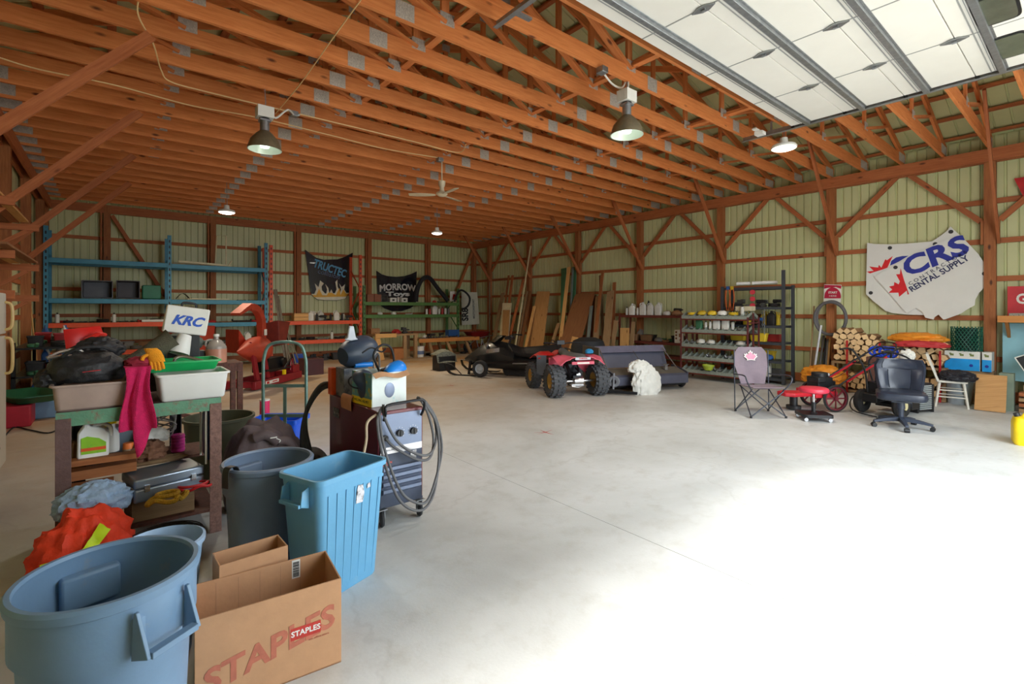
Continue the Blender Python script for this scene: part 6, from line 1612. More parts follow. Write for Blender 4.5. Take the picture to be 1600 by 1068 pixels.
sheet_lean((785, 473), (799, 473), (778, 500), (792, 500), mat('cream_board', srgb(226, 212, 176), .6), 'narrow cream faced panel leaning near the corner', 11.35, 10.8)
sheet_lean((786, 484), (796, 484), (783, 500), (792, 500), W_PLY, 'small brown panel leaning on the narrow cream faced panel', 11.22, 10.68)
sheet_lean((894, 525), (903, 527), (882, 500), (898, 500), W_PINE, 'short pale plywood offcut standing behind the quad bike', 10.6, 10.3)
sheet_lean((969, 512), (983, 512), (968, 500), (982, 500), W_PINE, 'short pine panel standing at the end of the red shelf', 11.12, 11.0)
lean(990, 502, 984, .12, W_OLD, 'short weathered stake beside the short pine panel', 11.15, 11.0)
lean(765, 440, 765, .03, CHROME, 'thin bright pipe standing against the corner post', 11.75, 11.6, .03, 'steel_pipe', cat='pipe')
lean(873, 505, 855, .14, W_OLD, 'short slanting board low between the two plywood sheets', 11.3, 11.0)

# ================================================================ red steel shelf, bolt bin rack and grey shelving on the banner wall
SHR = mat('shelf_dark_red', srgb(112, 52, 42), .5, .3, .15, 10)
def shelving(name, label, x0, x1, y0, y1, zs, top, mt, lip=.06, post=.045, tall=None):
    t = thing(name, label, 'shelving', (0, 0, 0))
    for x in (x0, x1):
        for y in (y0, y1):
            h = tall if (tall and x == x0 and y == y0) else top
            m = M(); m.box((x, y, h / 2), (post, post, h)); m.build('upright', mt, t, smooth=False)
    for z in zs:
        m = M(); m.box(((x0 + x1) / 2, (y0 + y1) / 2, z), (x1 - x0, y1 - y0, .015)); m.box((x0 - .005, (y0 + y1) / 2, z - lip / 2), (.01, y1 - y0 + .04, lip)); m.box((x1, (y0 + y1) / 2, z - lip / 2), (.01, y1 - y0 + .04, lip)); m.build('shelf', mt, t, smooth=False)
    return t
shelving('steel_shelf', 'dark red steel shelf cluttered with boxes, beyond the bolt bin rack', 11.25, 11.75, 6.75, 8.85, (.40, .76, 1.47), 1.5, SHR)
sB = (.42, 0)
clutter('on the top of the dark red shelf', (11.32, 8.8), (11.32, 6.85), sB, 1.478, [('rag', BR), ('jug', BL), ('carton', WH), ('rag', WH), ('jug', WH), ('rag', RD), ('drill', DK), ('vise', DK), ('can', WH), ('rag', GY)], 51, scale=1.35)
clutter('on the middle level of the dark red shelf', (11.32, 8.8), (11.32, 6.85), sB, .768, [('crate', BR), ('rag', GY), ('crate', DK), ('gear', BR), ('jug', GY), ('coil', GR), ('rag', RD)], 52, scale=1.3)
t = thing('wooden_stool_top', 'black bottle standing on the dark red shelf in front of the wall post', 'bottle', (11.5, 8.05, 1.478)); 
m = M(); m.lathe([(0, .12), (.05, .12), (.06, .14), (.06, .28), (.03, .34), (.02, .40), (0, .40)], n=16); m.build('body', BLACK, t); m = M(); m.box((0, 0, .06), (.16, .12, .12)); m.build('base', WPAINT, t)
t.name = 'black_bottle'
t = thing('printed_carton', 'white carton with brown square pictures at the end of the dark red shelf', 'box', (11.30, 6.98, .768), 0)
m = M(); m.box((0, 0, .17), (.06, .24, .34)); m.build('body', WPAINT, t)
for (y, z, s_) in ((.07, .28, .05), (.07, .2, .05), (.07, .12, .05), (-.05, .2, .09), (-.05, .08, .05)): m = M(); m.box((-.031, y, z), (.002, s_, s_)); m.build('picture', KITM[BR], t)

# double sided bolt bin rack
BBG = mat('bolt_bin_grey', srgb(150, 158, 148), .6, .2, .15, 20, col2=srgb(110, 112, 104), spread=.55)
t = thing('bolt_bin_rack', 'double sided rack of sloping grey bolt bins with maroon legs, behind the folding chair', 'rack', (0, 0, 0))
X0, X1, Y0, Y1 = 10.50, 11.02, 4.88, 6.42
xm = (X0 + X1) / 2
lv = (1.42, 1.10, .76, .47, .16)
for k, z in enumerate(lv):
    for e in (-1, 1):
        m = M(); xo = xm + e * .26; xi = xm + e * .03
        m.beam((xo, (Y0 + Y1) / 2, z), (xi, (Y0 + Y1) / 2, z + .11), Y1 - Y0, .008, (0, 0, 1)); m.box((xo, (Y0 + Y1) / 2, z + .03), (.008, Y1 - Y0, .075)); m.build('bin_tray', BBG, t, smooth=False)
        if e < 0 or k == 0:
            n_ = 11
            for i in range(n_ + 1):
                y = Y0 + (Y1 - Y0) * i / n_
                m = M(); m.add([(xo, y - .004, z), (xi, y - .004, z + .11), (xi, y - .004, z + .17), (xo, y - .004, z + .07), (xo, y + .004, z), (xi, y + .004, z + .11), (xi, y + .004, z + .17), (xo, y + .004, z + .07)], [(0, 1, 2, 3), (7, 6, 5, 4), (0, 4, 5, 1), (2, 6, 7, 3), (0, 3, 7, 4), (1, 5, 6, 2)]); m.build('divider', BBG, t, smooth=False)
    for xo in (X0, X1): m = M(); m.beam((xo, Y0, z - .02), (xo, Y1, z - .02), .025, .03); m.build('rail', SHR, t, smooth=False)
MRN = mat('maroon_angle', srgb(110, 56, 58), .5, .3, .12, 10)
for x, y in ((X0, Y0 - .02), (X1, Y0 - .02), (X0, Y1 + .02), (X1, Y1 + .02), (xm, Y0 - .02), (xm, Y1 + .02)): m = M(); h = 1.46 if x != xm else 1.55; m.box((x, y, h / 2), (.03, .03, h)); m.build('leg', MRN, t, smooth=False)
m = M(); m.beam((X0, Y0 - .03, 1.34), (X1, Y0 - .03, 1.34), .02, .03); m.beam((X0, Y0 - .03, .2), (X1, Y0 - .03, .2), .02, .03); m.build('end_bar', MRN, t, smooth=False)
for k, z in enumerate(lv):
    clutter('lying in row %s of the bolt bin rack' % ('one', 'two', 'three', 'four', 'five')[k], (X0 + .06, Y1 - .04), (X0 + .06, Y0 + .06), (.16, 0), z + .08,
            [[('rag', YE), ('rag', WH), ('can', WH), ('rag', YE), ('coil', YE)], [('jug', GR), ('can', WH), ('jug', WH), ('can', RD), ('gear', GY), ('can', WH)], [('gear', GY), ('pipe', ST), ('rag', WH)], [('gear', ST), ('rag', WH)], [('gear', GY), ('carton', WH)]][k], 60 + k, maxrow=1, fill=(1, 1, .6, .45, .4)[k], scale=1.15)
box_thing('long_carton', 'long beige carton lying on the high end of the bolt bin rack', 'box', (10.8, 5.05, 1.60), (.22, .34, .10), mat('beige_carton', srgb(200, 190, 160), .8))
t = thing('green_bowl', 'yellow-green bowl between the lowest rows of the bolt bin rack', 'bowl', (10.44, 5.72, .26)); m = M(); m.lathe([(0, 0), (.08, 0), (.13, .10), (.135, .10), (.13, .12), (.12, .10), (.07, .015), (0, .012)], n=22); m.build('body', mat('lime_plastic', srgb(172, 190, 60), .4), t)

# dark grey steel shelving
DG = mat('shelving_grey', srgb(74, 78, 84), .5, .3, .1, 10)
shelving('steel_shelving', 'tall dark grey steel shelving with one extra tall corner post', 11.20, 11.70, 4.42, 5.78, (.12, .50, .90, 1.27, 1.68, 2.13), 2.17, DG, .05, .06, 2.48)
for k, z in enumerate((.12, .50, .90, 1.27, 1.68)):
    clutter('on level %s of the dark grey shelving' % ('one', 'two', 'three', 'four', 'five')[k], (11.26, 5.70), (11.26, 4.50), (.4, 0), z + .01,
            [[('jug', WH), ('crate', GY)], [('rag', BL), ('rag', WH), ('crate', YE)], [('carton', YE), ('crate', YE), ('carton', RD), ('crate', DK)], [('jug', DK), ('jug', YE), ('vise', DK), ('drill', BL)], [('coil', DK), ('gear', ST), ('vise', GY), ('drill', DK)]][k], 70 + k, scale=1.3)
for i, (y, col) in enumerate(((5.35, 0), (5.0, 1), (4.78, 2))):
    t = thing('plastic_pipe', ['short white plastic pipe end on top of the grey shelving, farthest from its tall post', 'long white plastic pipe in the middle on top of the grey shelving', 'white plastic pipe on top of the grey shelving, nearest its tall post'][i], 'pipe', (11.35 + .02 * i, y, 2.19 + .045))
    m = M(); m.lathe([(.030, -.15), (.038, -.15), (.038, .15), (.030, .15)], n=16, axis=(.25, -1, 0), close=True); m.build('body', WHITE, t)
for i, (y, mt, nm) in enumerate(((5.62, KITM[BL], 'blue handled bolt cutter hanging at the far end of the grey shelving'), (5.52, KITM[YE], 'orange handled bolt cutter hanging beside the blue handled one'))):
    t = thing('bolt_cutter', nm, 'cutter', (11.14, y, 1.60)); m = M(); m.tube([(0, -.03, .5), (0, -.05, .3), (0, -.02, 0)], .012, 6, 3); m.tube([(0, .03, .5), (0, .05, .3), (0, .02, 0)], .012, 6, 3); m.build('handle', mat('orange_handle', srgb(200, 96, 44), .5), t); m = M(); m.box((0, 0, .53), (.02, .07, .08)); m.build('jaw', mt, t)
t = thing('hanging_chain', 'grey chain hanging beside the bolt bin rack end', 'chain', (11.12, 4.78, 1.1))
m = M()
for k in range(14): m.tube([(0 if k % 2 else .012 * math.cos(a), .012 * math.cos(a) if k % 2 else 0, .04 * k + .022 * math.sin(a)) for a in [2 * PI * j / 8 for j in range(8)]], .005, 5, 2, closed=True)
for k in range(10): m.tube([(.02, .05 + (0 if k % 2 else .012 * math.cos(a)), .12 + .04 * k + .022 * math.sin(a)) for a in [2 * PI * j / 8 for j in range(8)]], .005, 5, 2, closed=True)
m.build('links', GALV, t)
for k in range(3):
    t = thing('red_pulley', ['lowest', 'middle', 'topmost'][k] + ' of three red pulleys hanging on the grey shelving side', 'pulley', (11.16, 5.06, 1.72 + k * .15)); m = M(); m.lathe([(0, -.03), (.05, -.03), (.055, -.02), (.035, -.008), (.035, .008), (.055, .02), (.05, .03), (0, .03)], n=18, axis=(1, .3, 0)); m.build('body', mat('pulley_red', srgb(190, 46, 60), .4), t); t['group'] = 'red pulleys'

# things on the wall post
f0 = lambda x, y: PX(1160 + x / 3.559, 220 + y / 3.559, 11.80)
t = thing('wall_calendar', 'white and red tin sign with a half-round picture on the wall post', 'sign', (0, 0, 0))
def px_poly(m, pts, f, th=.012, dx=0): panel_from(m, [f(x, y) + V((dx, 0, 0)) for x, y in pts], (1, 0, 0), th)
m = M(); px_poly(m, [(455, 797), (552, 800), (548, 896), (452, 898)], f0); m.build('panel', WPAINT, t, smooth=False)
m = M(); px_poly(m, [(457, 800), (550, 803), (549, 822), (520, 812), (470, 818), (456, 822)], f0, .004, -.009); m.build('red_header', mat('sign_crimson', srgb(180, 24, 60), .5), t, smooth=False)
m = M(); px_poly(m, [(456, 875)] + [(503 + 46 * math.cos(a), 866 - 52 * math.sin(a)) for a in [PI - PI * j / 14 for j in range(15)]] + [(548, 875)], f0, .004, -.010); m.build('half_round', mat('sign_crimson', srgb(180, 24, 60), .5), t, smooth=False)
m = M()
def xtext(m, body, f, x0, y0, x1, y1, size, dx=-.012, **k):
    a = f(x0, y0); b_ = f(x1, y1); u = b_ - a; L = u.length; u.normalize(); W = u.cross(V((-1, 0, 0))); W = W if W.z > 0 else -W
    t0 = M(); t0.text(body, 1.0, (0, 0, 0)); w0 = max(p[0] for p in t0.v) - min(p[0] for p in t0.v); h = abs((f(x0, y0 + size) - a).z)
    m.text(body, h, (a + b_) / 2 + V((dx, 0, 0)), u, W, sx=L / (w0 * h), **k)
xtext(m, 'START', f0, 480, 843, 528, 843, 16, -.014, depth=.002, bold=.002); xtext(m, 'HERE', f0, 484, 862, 524, 862, 12, -.014, depth=.002); m.build('lettering', WPAINT, t, smooth=False)
m = M(); 
hc = PX(1297, 497, 11.62)
m.tube([hc + V((0, .32 * math.cos(a) * .9, .34 * math.sin(a))) for a in [2 * PI * j / 16 for j in range(16)]], .032, 8, 3, closed=True)
m.tube([hc + V((.02, .30 * math.cos(a) * .9 - .02, .36 * math.sin(a))) for a in [2 * PI * j / 16 for j in range(16)]], .022, 8, 3, closed=True)
tag(m.build('rubber_hose_ring', mat('grey_rubber', srgb(98, 96, 98), .7)), 'grey rubber hose ring hanging over the wall post below the red sign', 'hose')
PV = mat('white_pipe', srgb(214, 216, 220), .35)
def lean2(pt, yt, pb, yb, w_, mt, label, xt=11.86, name='pole', cat='pole', grp='poles leaning by the wall post'):
    a = PX(pt, yt, xt); b_ = PX(pb, yb, 11.42); b_.z = .02; d = a - b_
    m = M(); m.cyl(b_, a, w_, n=10); return tag(m.build(name, mt), label, cat, grp)
lean2(1283, 508, 1268.5, 596, .022, PV, 'bright white pole leaning in front of the grey poles', 11.6)
lean2(1272, 478, 1264, 592, .016, W_OLD, 'thin weathered pole standing highest, left of the white pole')
lean2(1287, 524, 1277, 596, .024, KITM[GY], 'grey steel pole, first behind the white pole')
lean2(1291, 528, 1283, 596, .022, BLACKM, 'dark steel pole among the grey poles')
lean2(1294, 526, 1288, 598, .024, KITM[GY], 'grey steel pole between the dark pole and wooden pole')
lean2(1297, 524, 1291, 600, .020, W_PINE, 'round wooden pole leaning closest to the firewood')
m = M(); px_poly(m, [(0, 0), (.1, 0)], f0) if False else None
o = box_thing('weathered_plank', 'short weathered plank standing at the foot of the wall post', 'plank', tuple(PX(1262, 590, 11.75) * V((1, 1, 0)) if False else (11.7, 4.02, 0)), (.04, .12, .75), W_OLD)

# ================================================================ hood panels with lettering on the banner wall
HW = mat('hood_white', srgb(228, 228, 224), .25, 0, .03, 3, coat=.4); NVY = mat('navy_print', srgb(34, 48, 150), .4); RDP = mat('leaf_red', srgb(214, 30, 40), .4); DKP = mat('slate_print', srgb(70, 74, 92), .5); GRM = mat('black_grommet', srgb(50, 50, 54), .5)
fh = lambda x, y: PX(1340 + x / 6.154, 340 + y / 6.154, 11.90)
t = thing('hood_panel', 'rear white hood panel with red leaf, half hidden on the wall', 'hood panel', (0, 0, 0), 0, 'white hood panels')
m = M(); px_poly(m, [(92, 240), (160, 252), (300, 256), (450, 250), (600, 238), (715, 228), (790, 180), (850, 135), (895, 82), (920, 110), (1000, 180), (900, 500), (640, 935), (480, 930), (330, 915), (270, 895), (150, 800), (82, 735)], fh, .012); m.build('panel', HW, t, smooth=False)
m = M(); px_poly(m, [(88, 518), (155, 510), (112, 468), (165, 475), (200, 478), (205, 452), (230, 480), (262, 410), (270, 398), (282, 410), (340, 368), (325, 400), (288, 480), (240, 498), (120, 535)], fh, .003, -.008); m.build('leaf_print', RDP, t, smooth=False)
m = M(); px_poly(m, [(313, 460), (325, 415), (370, 382), (430, 368), (490, 366), (400, 420), (360, 440)], fh, .003, -.008); m.build('letter_print', NVY, t, smooth=False)
for x, y in ((312, 290), (747, 253), (898, 135), (128, 722)):
    m = M(); c = fh(x, y); m.cyl(c + V((-.006, 0, 0)), c + V((-.014, 0, 0)), .035, n=16); m.build('grommet', GRM, t)
t = thing('hood_panel', 'front white hood panel lettered CRS Contractors Rental Supply', 'hood panel', (0, 0, 0), 0, 'white hood panels')
m = M(); px_poly(m, [(165, 570), (240, 520), (345, 462), (600, 330), (850, 210), (1000, 178), (1060, 240), (1160, 345), (1240, 460), (1240, 650), (1170, 725), (1135, 790), (1130, 840), (1060, 880), (1000, 920), (850, 975), (828, 978), (800, 950), (782, 930), (745, 955), (735, 978), (700, 970), (655, 960), (630, 910), (570, 868), (480, 915), (430, 870), (320, 740)], lambda x, y: fh(x, y), .012, -.032); m.build('panel', HW, t, smooth=False)
m = M(); px_poly(m, [(302, 722), (338, 690), (308, 662), (355, 652), (358, 618), (400, 640), (412, 612), (375, 545), (412, 542), (420, 485), (432, 530), (452, 600), (500, 735), (485, 738), (478, 700), (405, 760), (398, 720)], fh, .003, -.040); m.build('leaf_print', RDP, t, smooth=False)
m = M(); xtext(m, 'CRS', fh, 450, 500, 1030, 265, 235, -.042, depth=.003, bold=.018, shear=.12); m.build('lettering', NVY, t, smooth=False)
m = M(); xtext(m, 'C O N T R A C T O R S', fh, 500, 640, 1050, 330, 44, -.042, depth=.003, bold=.001); m.build('lettering', DKP, t, smooth=False)
m = M(); xtext(m, 'RENTAL SUPPLY', fh, 512, 695, 1062, 385, 72, -.042, depth=.003, bold=.004); m.build('lettering', mat('dark_navy_print', srgb(44, 50, 92), .5), t, smooth=False)
for x, y in ((370, 478), (1225, 538)):
    m = M(); c = fh(x, y); m.cyl(c + V((-.038, 0, 0)), c + V((-.046, 0, 0)), .035, n=16); m.build('grommet', GRM, t)

# ================================================================ firewood in a red stand
CUT = mat('cut_log_end', srgb(230, 196, 146), .85, 0, .12, 20, rand=.12); BARK = mat('log_side', srgb(150, 112, 74), .9, 0, .25, 20, rand=.2)
rnd = random.Random(5)
lp = []
for k in range(7):
    m = M(); n = rnd.choice((4, 4, 5, 6)); a0 = rnd.random() * 6
    pts = [(.074 * rnd.uniform(.82, 1.1) * math.cos(a0 + 2 * PI * j / n), .068 * rnd.uniform(.82, 1.1) * math.sin(a0 + 2 * PI * j / n)) for j in range(n)]
    m.m = 1; m.prism(pts, .38, (0, 0, 0), (0, 1, 0), (0, 0, 1)); m.m = 0
    m.prism([(a * .985, b * .985) for a, b in pts], .384, (0, 0, 0), (0, 1, 0), (0, 0, 1))
    o = m.build('firewood_log', [CUT, BARK], smooth=False, bevel=0); lp.append(o.data); bpy.data.objects.remove(o)
def logs(x, ya, yb, zb, ztop, label, grp, sd, lim=300):
    rnd = random.Random(sd); row = 0; z = zb + .076
    while z < 1.4:
        y = ya - (.06 if row % 2 else 0)
        while y > yb:
            if z < ztop(y):
                o = bpy.data.objects.new('firewood_log', lp[rnd.randrange(len(lp))]); C.objects.link(o)
                o.location = (x + rnd.uniform(-.03, .03), y, z); o.rotation_euler = (rnd.uniform(0, 6.28), 0, rnd.uniform(-.05, .05)); s_ = rnd.uniform(.88, 1.0); o.scale = (1, s_, s_)
                tag(o, label, 'firewood', grp)
            y -= .122
        z += .104; row += 1
topf = lambda y: 1.22 if y > 3.05 else (1.12 if y > 2.75 else (.96 if y > 2.2 else 1.06))
logs(11.50, 3.46, 1.78, .60, topf, 'split log with pale cut end in the upper tier of the firewood stack', 'firewood logs, upper tier', 6)
logs(11.45, 3.4, 1.9, .06, lambda y: .36, 'split log lying in the bottom tier below the firewood stack', 'firewood logs, bottom tier', 7)
t = thing('firewood_stand', 'red steel stand with a wooden shelf holding the firewood', 'stand', (0, 0, 0))
m = M(); m.box((11.46, 2.65, .575), (.46, 1.75, .04)); m.build('shelf_board', W_OLD, t, smooth=False)
m = M(); m.box((11.46, 2.65, .03), (.46, 1.75, .04)); m.build('bottom_board', W_OLD, t, smooth=False)
for y in (3.25, 2.72, 1.85): m = M(); m.beam((11.225, y, .0), (11.225, y, 1.02 if y > 2.6 else .9), .03, .03, (0, 1, 0)); m.build('upright', RED, t)
for y in (3.5, 1.8): 
    for x in (11.26, 11.66): m = M(); m.box((x, y, .29), (.05, .05, .56)); m.build('leg', W_OLD, t)
def lumpthing(name, label, cat, loc, r, mt, seed, amp=.3, freq=2.2, rz=0):
    m = M(); m.lump((0, 0, 0), r, seed, amp, freq, n=30, m=16); o = m.build(name, mt); o.location = loc; o.rotation_euler = (0, 0, rz); return tag(o, label, cat)
OT = mat('orange_tarp', srgb(232, 148, 40), .6, 0, .12, 10, bump=.3); RT = mat('red_tarp', srgb(190, 50, 54), .6)
lumpthing('orange_tarp', 'orange tarp bunched on top of the low end of the firewood', 'tarp', (11.40, 2.20, 1.04), (.2, .38, .10), OT, 91)
lumpthing('red_tarp', 'red plastic sheet lying below the orange tarp', 'tarp', (11.12, 2.10, .96), (.10, .36, .07), RT, 92)
lumpthing('orange_bag', 'rumpled orange bag on the floor at the foot of the leaning poles', 'bag', (10.85, 3.55, .20), (.26, .34, .20), OT, 93, .35)
box_thing('low_crate', 'low wooden crate under the rumpled orange bag', 'crate', (10.85, 3.55, 0), (.4, .5, .195), W_OLD)
BB = mat('cobalt_strap', srgb(24, 70, 200), .5)
t = thing('blue_strap_bundle', 'bundle of cobalt blue straps on the old engine behind the office chair', 'strap', (10.38, 2.46, .80))
for k in range(4): m = M(); m.tube([(.02 * k, (.09 + .01 * k) * math.cos(a) + .07 * (k - 1.5), .09 + .08 * math.sin(a)) for a in [2 * PI * j / 10 for j in range(10)]], .02, 6, 3, closed=True); m.build('loop', BB, t)
t = thing('old_engine', 'rusty old engine block on a stand behind the office chair', 'engine', (10.45, 2.36, 0), R(0))
m = M(); m.box((0, 0, .52), (.4, .6, .36)); m.cyl((0, -.2, .6), (0, -.2, .82), .1); m.box((0, .25, .74), (.2, .2, .1)); m.cyl((-.22, -.1, .5), (-.28, -.1, .5), .12); m.build('block', RUST, t, bevel=.01)
for x, y in ((-.15, -.3), (.15, -.3), (-.15, .3), (.15, .3)): m = M(); m.box((x, y, .18), (.05, .05, .36)); m.build('leg', BLACKM, t)
lumpthing('grey_rag', 'white-grey rag hanging on the old engine beside the blue straps', 'rag', (10.3, 2.12, .80), (.08, .10, .10), WPAINT, 94)

# ================================================================ red string trimmer mower
t = thing('wheeled_trimmer', 'red wheeled string trimmer mower with long black handlebar', 'mower', (9.02, 2.95, 0), R(57))
for e in (-1, 1):
    m = M(); m.lathe([(.185, -.02), (.2, -.025), (.215, 0), (.2, .025), (.185, .02)], n=34, axis=(1, 0, 0), c=(e * .27, 0, .215), close=True); w_ = m.build('wheel', RUBBER, t)
    m = M(); m.lathe([(.165, -.018), (.188, -.018), (.188, .018), (.165, .018)], n=30, axis=(1, 0, 0), c=(e * .27, 0, .215), close=True); m.cyl((e * .24, 0, .215), (e * .3, 0, .215), .03)
    for k in range(8): a = 2 * PI * k / 8; m.beam((e * .27, .02 * math.cos(a), .215 + .02 * math.sin(a)), (e * .27, .17 * math.cos(a), .215 + .17 * math.sin(a)), .012, .02)
    m.build('spoked_rim', mat('dark_spoke', srgb(112, 30, 44), .5), w_)
TRD = mat('trimmer_red', srgb(206, 34, 50), .4)
m = M(); m.box((0, .12, .27), (.46, .38, .10)); m.prism([(-.12, .25), (.12, .25), (.17, .62), (.1, .74), (-.1, .74), (-.17, .62)], .06, (0, 0, .26), (1, 0, 0), (0, 1, 0)); m.build('deck', TRD, t, bevel=.01)
m = M(); m.box((.18, .0, .25), (.06, .004, .03)); m.build('label', WPAINT, t)
m = M(); m.cyl((0, .52, .06), (0, .52, .23), .06); m.cyl((0, .52, .02), (0, .52, .07), .11, n=18); m.build('trimmer_head', BLACK, t)
m = M(); m.box((0, .06, .42), (.26, .26, .22)); m.cyl((0, .06, .5), (0, .06, .60), .12, n=20); m.box((.16, .05, .45), (.1, .16, .14)); m.box((-.1, .18, .5), (.22, .14, .08)); m.box((0, -.1, .4), (.12, .16, .12)); m.build('engine', BLACK, t, bevel=.012)
m = M(); m.cyl((.1, -.08, .46), (.14, -.14, .46), .03); m.cyl((-.12, .0, .56), (-.12, .0, .6), .02); m.build('engine_fitting', CHROME, t)
m = M()
for e in (-1, 1): m.tube([(e * .2, .02, .32), (e * .2, -.2, .46), (e * .2, -1.1, .96), (e * .2, -1.28, .97)], .014, 7, 4)
m.tube([(-.2, -1.28, .97), (-.1, -1.36, .97), (.1, -1.36, .97), (.2, -1.28, .97)], .014); m.tube([(-.2, -1.1, .96), (-.15, -1.16, 1.07), (.15, -1.16, 1.07), (.2, -1.1, .96)], .01); m.beam((-.2, -.7, .735), (.2, -.7, .735), .02, .02); m.tube([(.2, -.9, .85), (.25, -.5, .5), (.2, -.1, .45)], .006); m.build('handlebar', BLACK, t)
m = M(); m.beam((-.2, -.25, .47), (-.2, -.95, .86), .03, .03); m.beam((.2, -.25, .47), (.2, -.75, .75), .03, .03); m.build('handle_brace', TRD, t)

# creeper stool
t = thing('shop_stool', 'round red padded shop stool on a square dolly base', 'stool', (8.03, 2.75, 0), R(40))
m = M(); m.lathe([(0, .40), (.17, .40), (.195, .415), (.2, .44), (.19, .465), (.17, .475), (0, .478)], n=32); m.build('seat', mat('pink_red_vinyl', srgb(214, 54, 76), .4), t)
m = M(); m.cyl((0, 0, .2), (0, 0, .40), .018); m.build('chrome_column', CHROME, t)
m = M(); m.cyl((0, 0, .085), (0, 0, .26), .03); m.lathe([(0, .09), (.06, .09), (.03, .12), (0, .12)], n=16); m.build('column_sleeve', BLACK, t)
m = M()
o_ = rrect(.40, .40, .06, 4); m.prism(o_, .02, (0, 0, .085), (1, 0, 0), (0, 1, 0)); m.loft([[(x * k, y * k, z) for x, y in o_] for k, z in ((1, .06), (1.02, .06), (1.02, .105), (1, .105), (.96, .096), (.96, .06))]); m.build('tray_base', BLACK, t)
for x in (-.16, .16):
    for y in (-.16, .16): m = M(); m.cyl((x - .012, y, .028), (x + .012, y, .028), .027, n=14); m.beam((x, y, .03), (x, y, .07), .02, .03); m.build('caster', CHROME, t)

# ================================================================ office chair
VIN = mat('slate_vinyl', srgb(40, 46, 60), .3, 0, .08, 6, bump=.05, bscale=60)
CB = mat('chair_base_plastic', srgb(50, 58, 74), .45)
t = thing('office_chair', 'dark slate padded office chair on a five star base', 'office chair', (8.42, 1.80, 0), R(-74))
for k in range(5):
    a = 2 * PI * k / 5 - PI / 2 + .12
    u = V((math.cos(a), math.sin(a), 0))
    m = M(); m.loft([[u * r + V((-u.y, u.x, 0)) * (w_ * e) + V((0, 0, z + h_ * f_)) for e, f_ in ((-1, -1), (1, -1), (1, 1), (-1, 1))] for r, w_, z, h_ in ((.03, .035, .12, .03), (.2, .028, .105, .022), (.34, .02, .08, .014))]); m.build('base_arm', CB, t, bevel=.005)
    m = M(); m.cyl(u * .335 + V((-u.y, u.x, 0)) * -.028 + V((0, 0, .03)), u * .335 + V((-u.y, u.x, 0)) * .028 + V((0, 0, .03)), .029, n=16); m.box(u * .335 + V((0, 0, .055)), (.03, .03, .03)); m.build('caster', BLACK, t)
m = M(); m.cyl((0, 0, .08), (0, 0, .27), .035); m.cyl((0, 0, .26), (0, 0, .36), .05, .045); m.box((0, 0, .37), (.22, .24, .03)); m.build('column', CB, t)
m = M(); m.loft([[(x * w_, y * d_ + dy, z) for x, y in rrect(1, 1, .22, 5)] for w_, d_, dy, z in ((.44, .44, 0, .385), (.54, .52, 0, .40), (.56, .55, 0, .44), (.55, .53, 0.0, .485), (.48, .46, .01, .505), (.3, .3, .02, .508))]); m.build('seat', VIN, t)
m = M()
def backf(a, b, k=0):
    x = (a - .5) * (.56 - .10 * (1 - b) ** 2 - .08 * max(0, b - .8) * 5)
    return V((x, .24 + .10 * b - .10 * (2 * a - 1) ** 2 + k, .48 + .44 * b))
m.sheet(lambda a, b: backf(a, b), 18, 14, .05); bk = m.build('backrest', VIN, t)
m = M(); m.sheet(lambda a, b: backf(.26 + .48 * a, .08 + .58 * b, -.028 - .018 * math.sin(a * PI) * math.sin(b * PI)), 12, 10, .03); m.build('lumbar_pad', VIN, bk)
m = M(); m.sheet(lambda a, b: backf(.14 + .72 * a, .70 + .26 * b, -.024 - .018 * math.sin(a * PI) * math.sin(b * PI)), 12, 6, .03); m.build('head_pad', VIN, bk)
for e in (0, 1): m = M(); m.sheet(lambda a, b: backf((.04 + .20 * a) if e == 0 else (.76 + .20 * a), .06 + .62 * b, -.02 - .02 * math.sin(a * PI) * math.sin(b * PI)), 6, 10, .03); m.build('side_bolster', VIN, bk)
m = M(); m.beam((0, .2, .38), (0, .33, .40), .08, .012, (0, 0, 1)); m.beam((0, .34, .38), (0, .35, .7), .08, .012, (0, 1, 0)); m.build('back_bracket', BLACKM, t)

# garden tiller behind the chair
t = thing('garden_tiller', 'black walk-behind tiller with knobbly wheels and tall bent handles behind the office chair', 'tiller', (9.15, 2.20, 0), R(-100))
for e in (-1, 1):
    m = M(); m.lathe([(.08, -.05), (.15, -.06), (.185, -.02), (.185, .02), (.15, .06), (.08, .05)], n=24, axis=(1, 0, 0), c=(e * .26, 0, .19), close=True); w_ = m.build('tyre', RUBBER, t); m = M(); m.cyl((e * .24, 0, .19), (e * .325, 0, .19), .06, n=16); m.build('rim', mat('cream_rim', srgb(214, 200, 150), .5), w_)
m = M(); m.cyl((-.25, 0, .19), (.25, 0, .19), .02); m.box((0, .1, .38), (.34, .4, .26)); m.cyl((0, .1, .5), (0, .1, .64), .12); m.box((0, -.2, .3), (.2, .3, .12)); m.box((0, .5, .14), (.5, .25, .12)); m.build('engine', BLACKM, t, bevel=.01)
m = M()
for e in (-1, 1): m.tube([(e * .14, -.1, .35), (e * .16, -.15, .7), (e * .26, -.3, 1.0), (e * .28, -.6, 1.02)], .015, 7, 5)
m.tube([(-.2, .3, .3), (-.3, .3, .8), (0, .28, .95), (.3, .3, .8), (.2, .3, .3)], .014); m.tube([(.2, .1, .2), (.35, -.1, .6), (.2, -.2, .9)], .008); m.tube([(-.2, .2, .4), (-.45, .1, .2), (-.3, -.2, .05), (.1, -.35, .03)], .01); m.build('handle', BLACK, t)
m = M(); m.box((0, .2, .70), (.34, .02, .05)); m.build('white_cover', mat('pale_pink_cover', srgb(224, 200, 214), .5), t)
t = thing('louvred_heater', 'black framed heater grille with pale slats standing between office chair and white chair', 'heater', (9.95, 1.86, 0), R(-22))
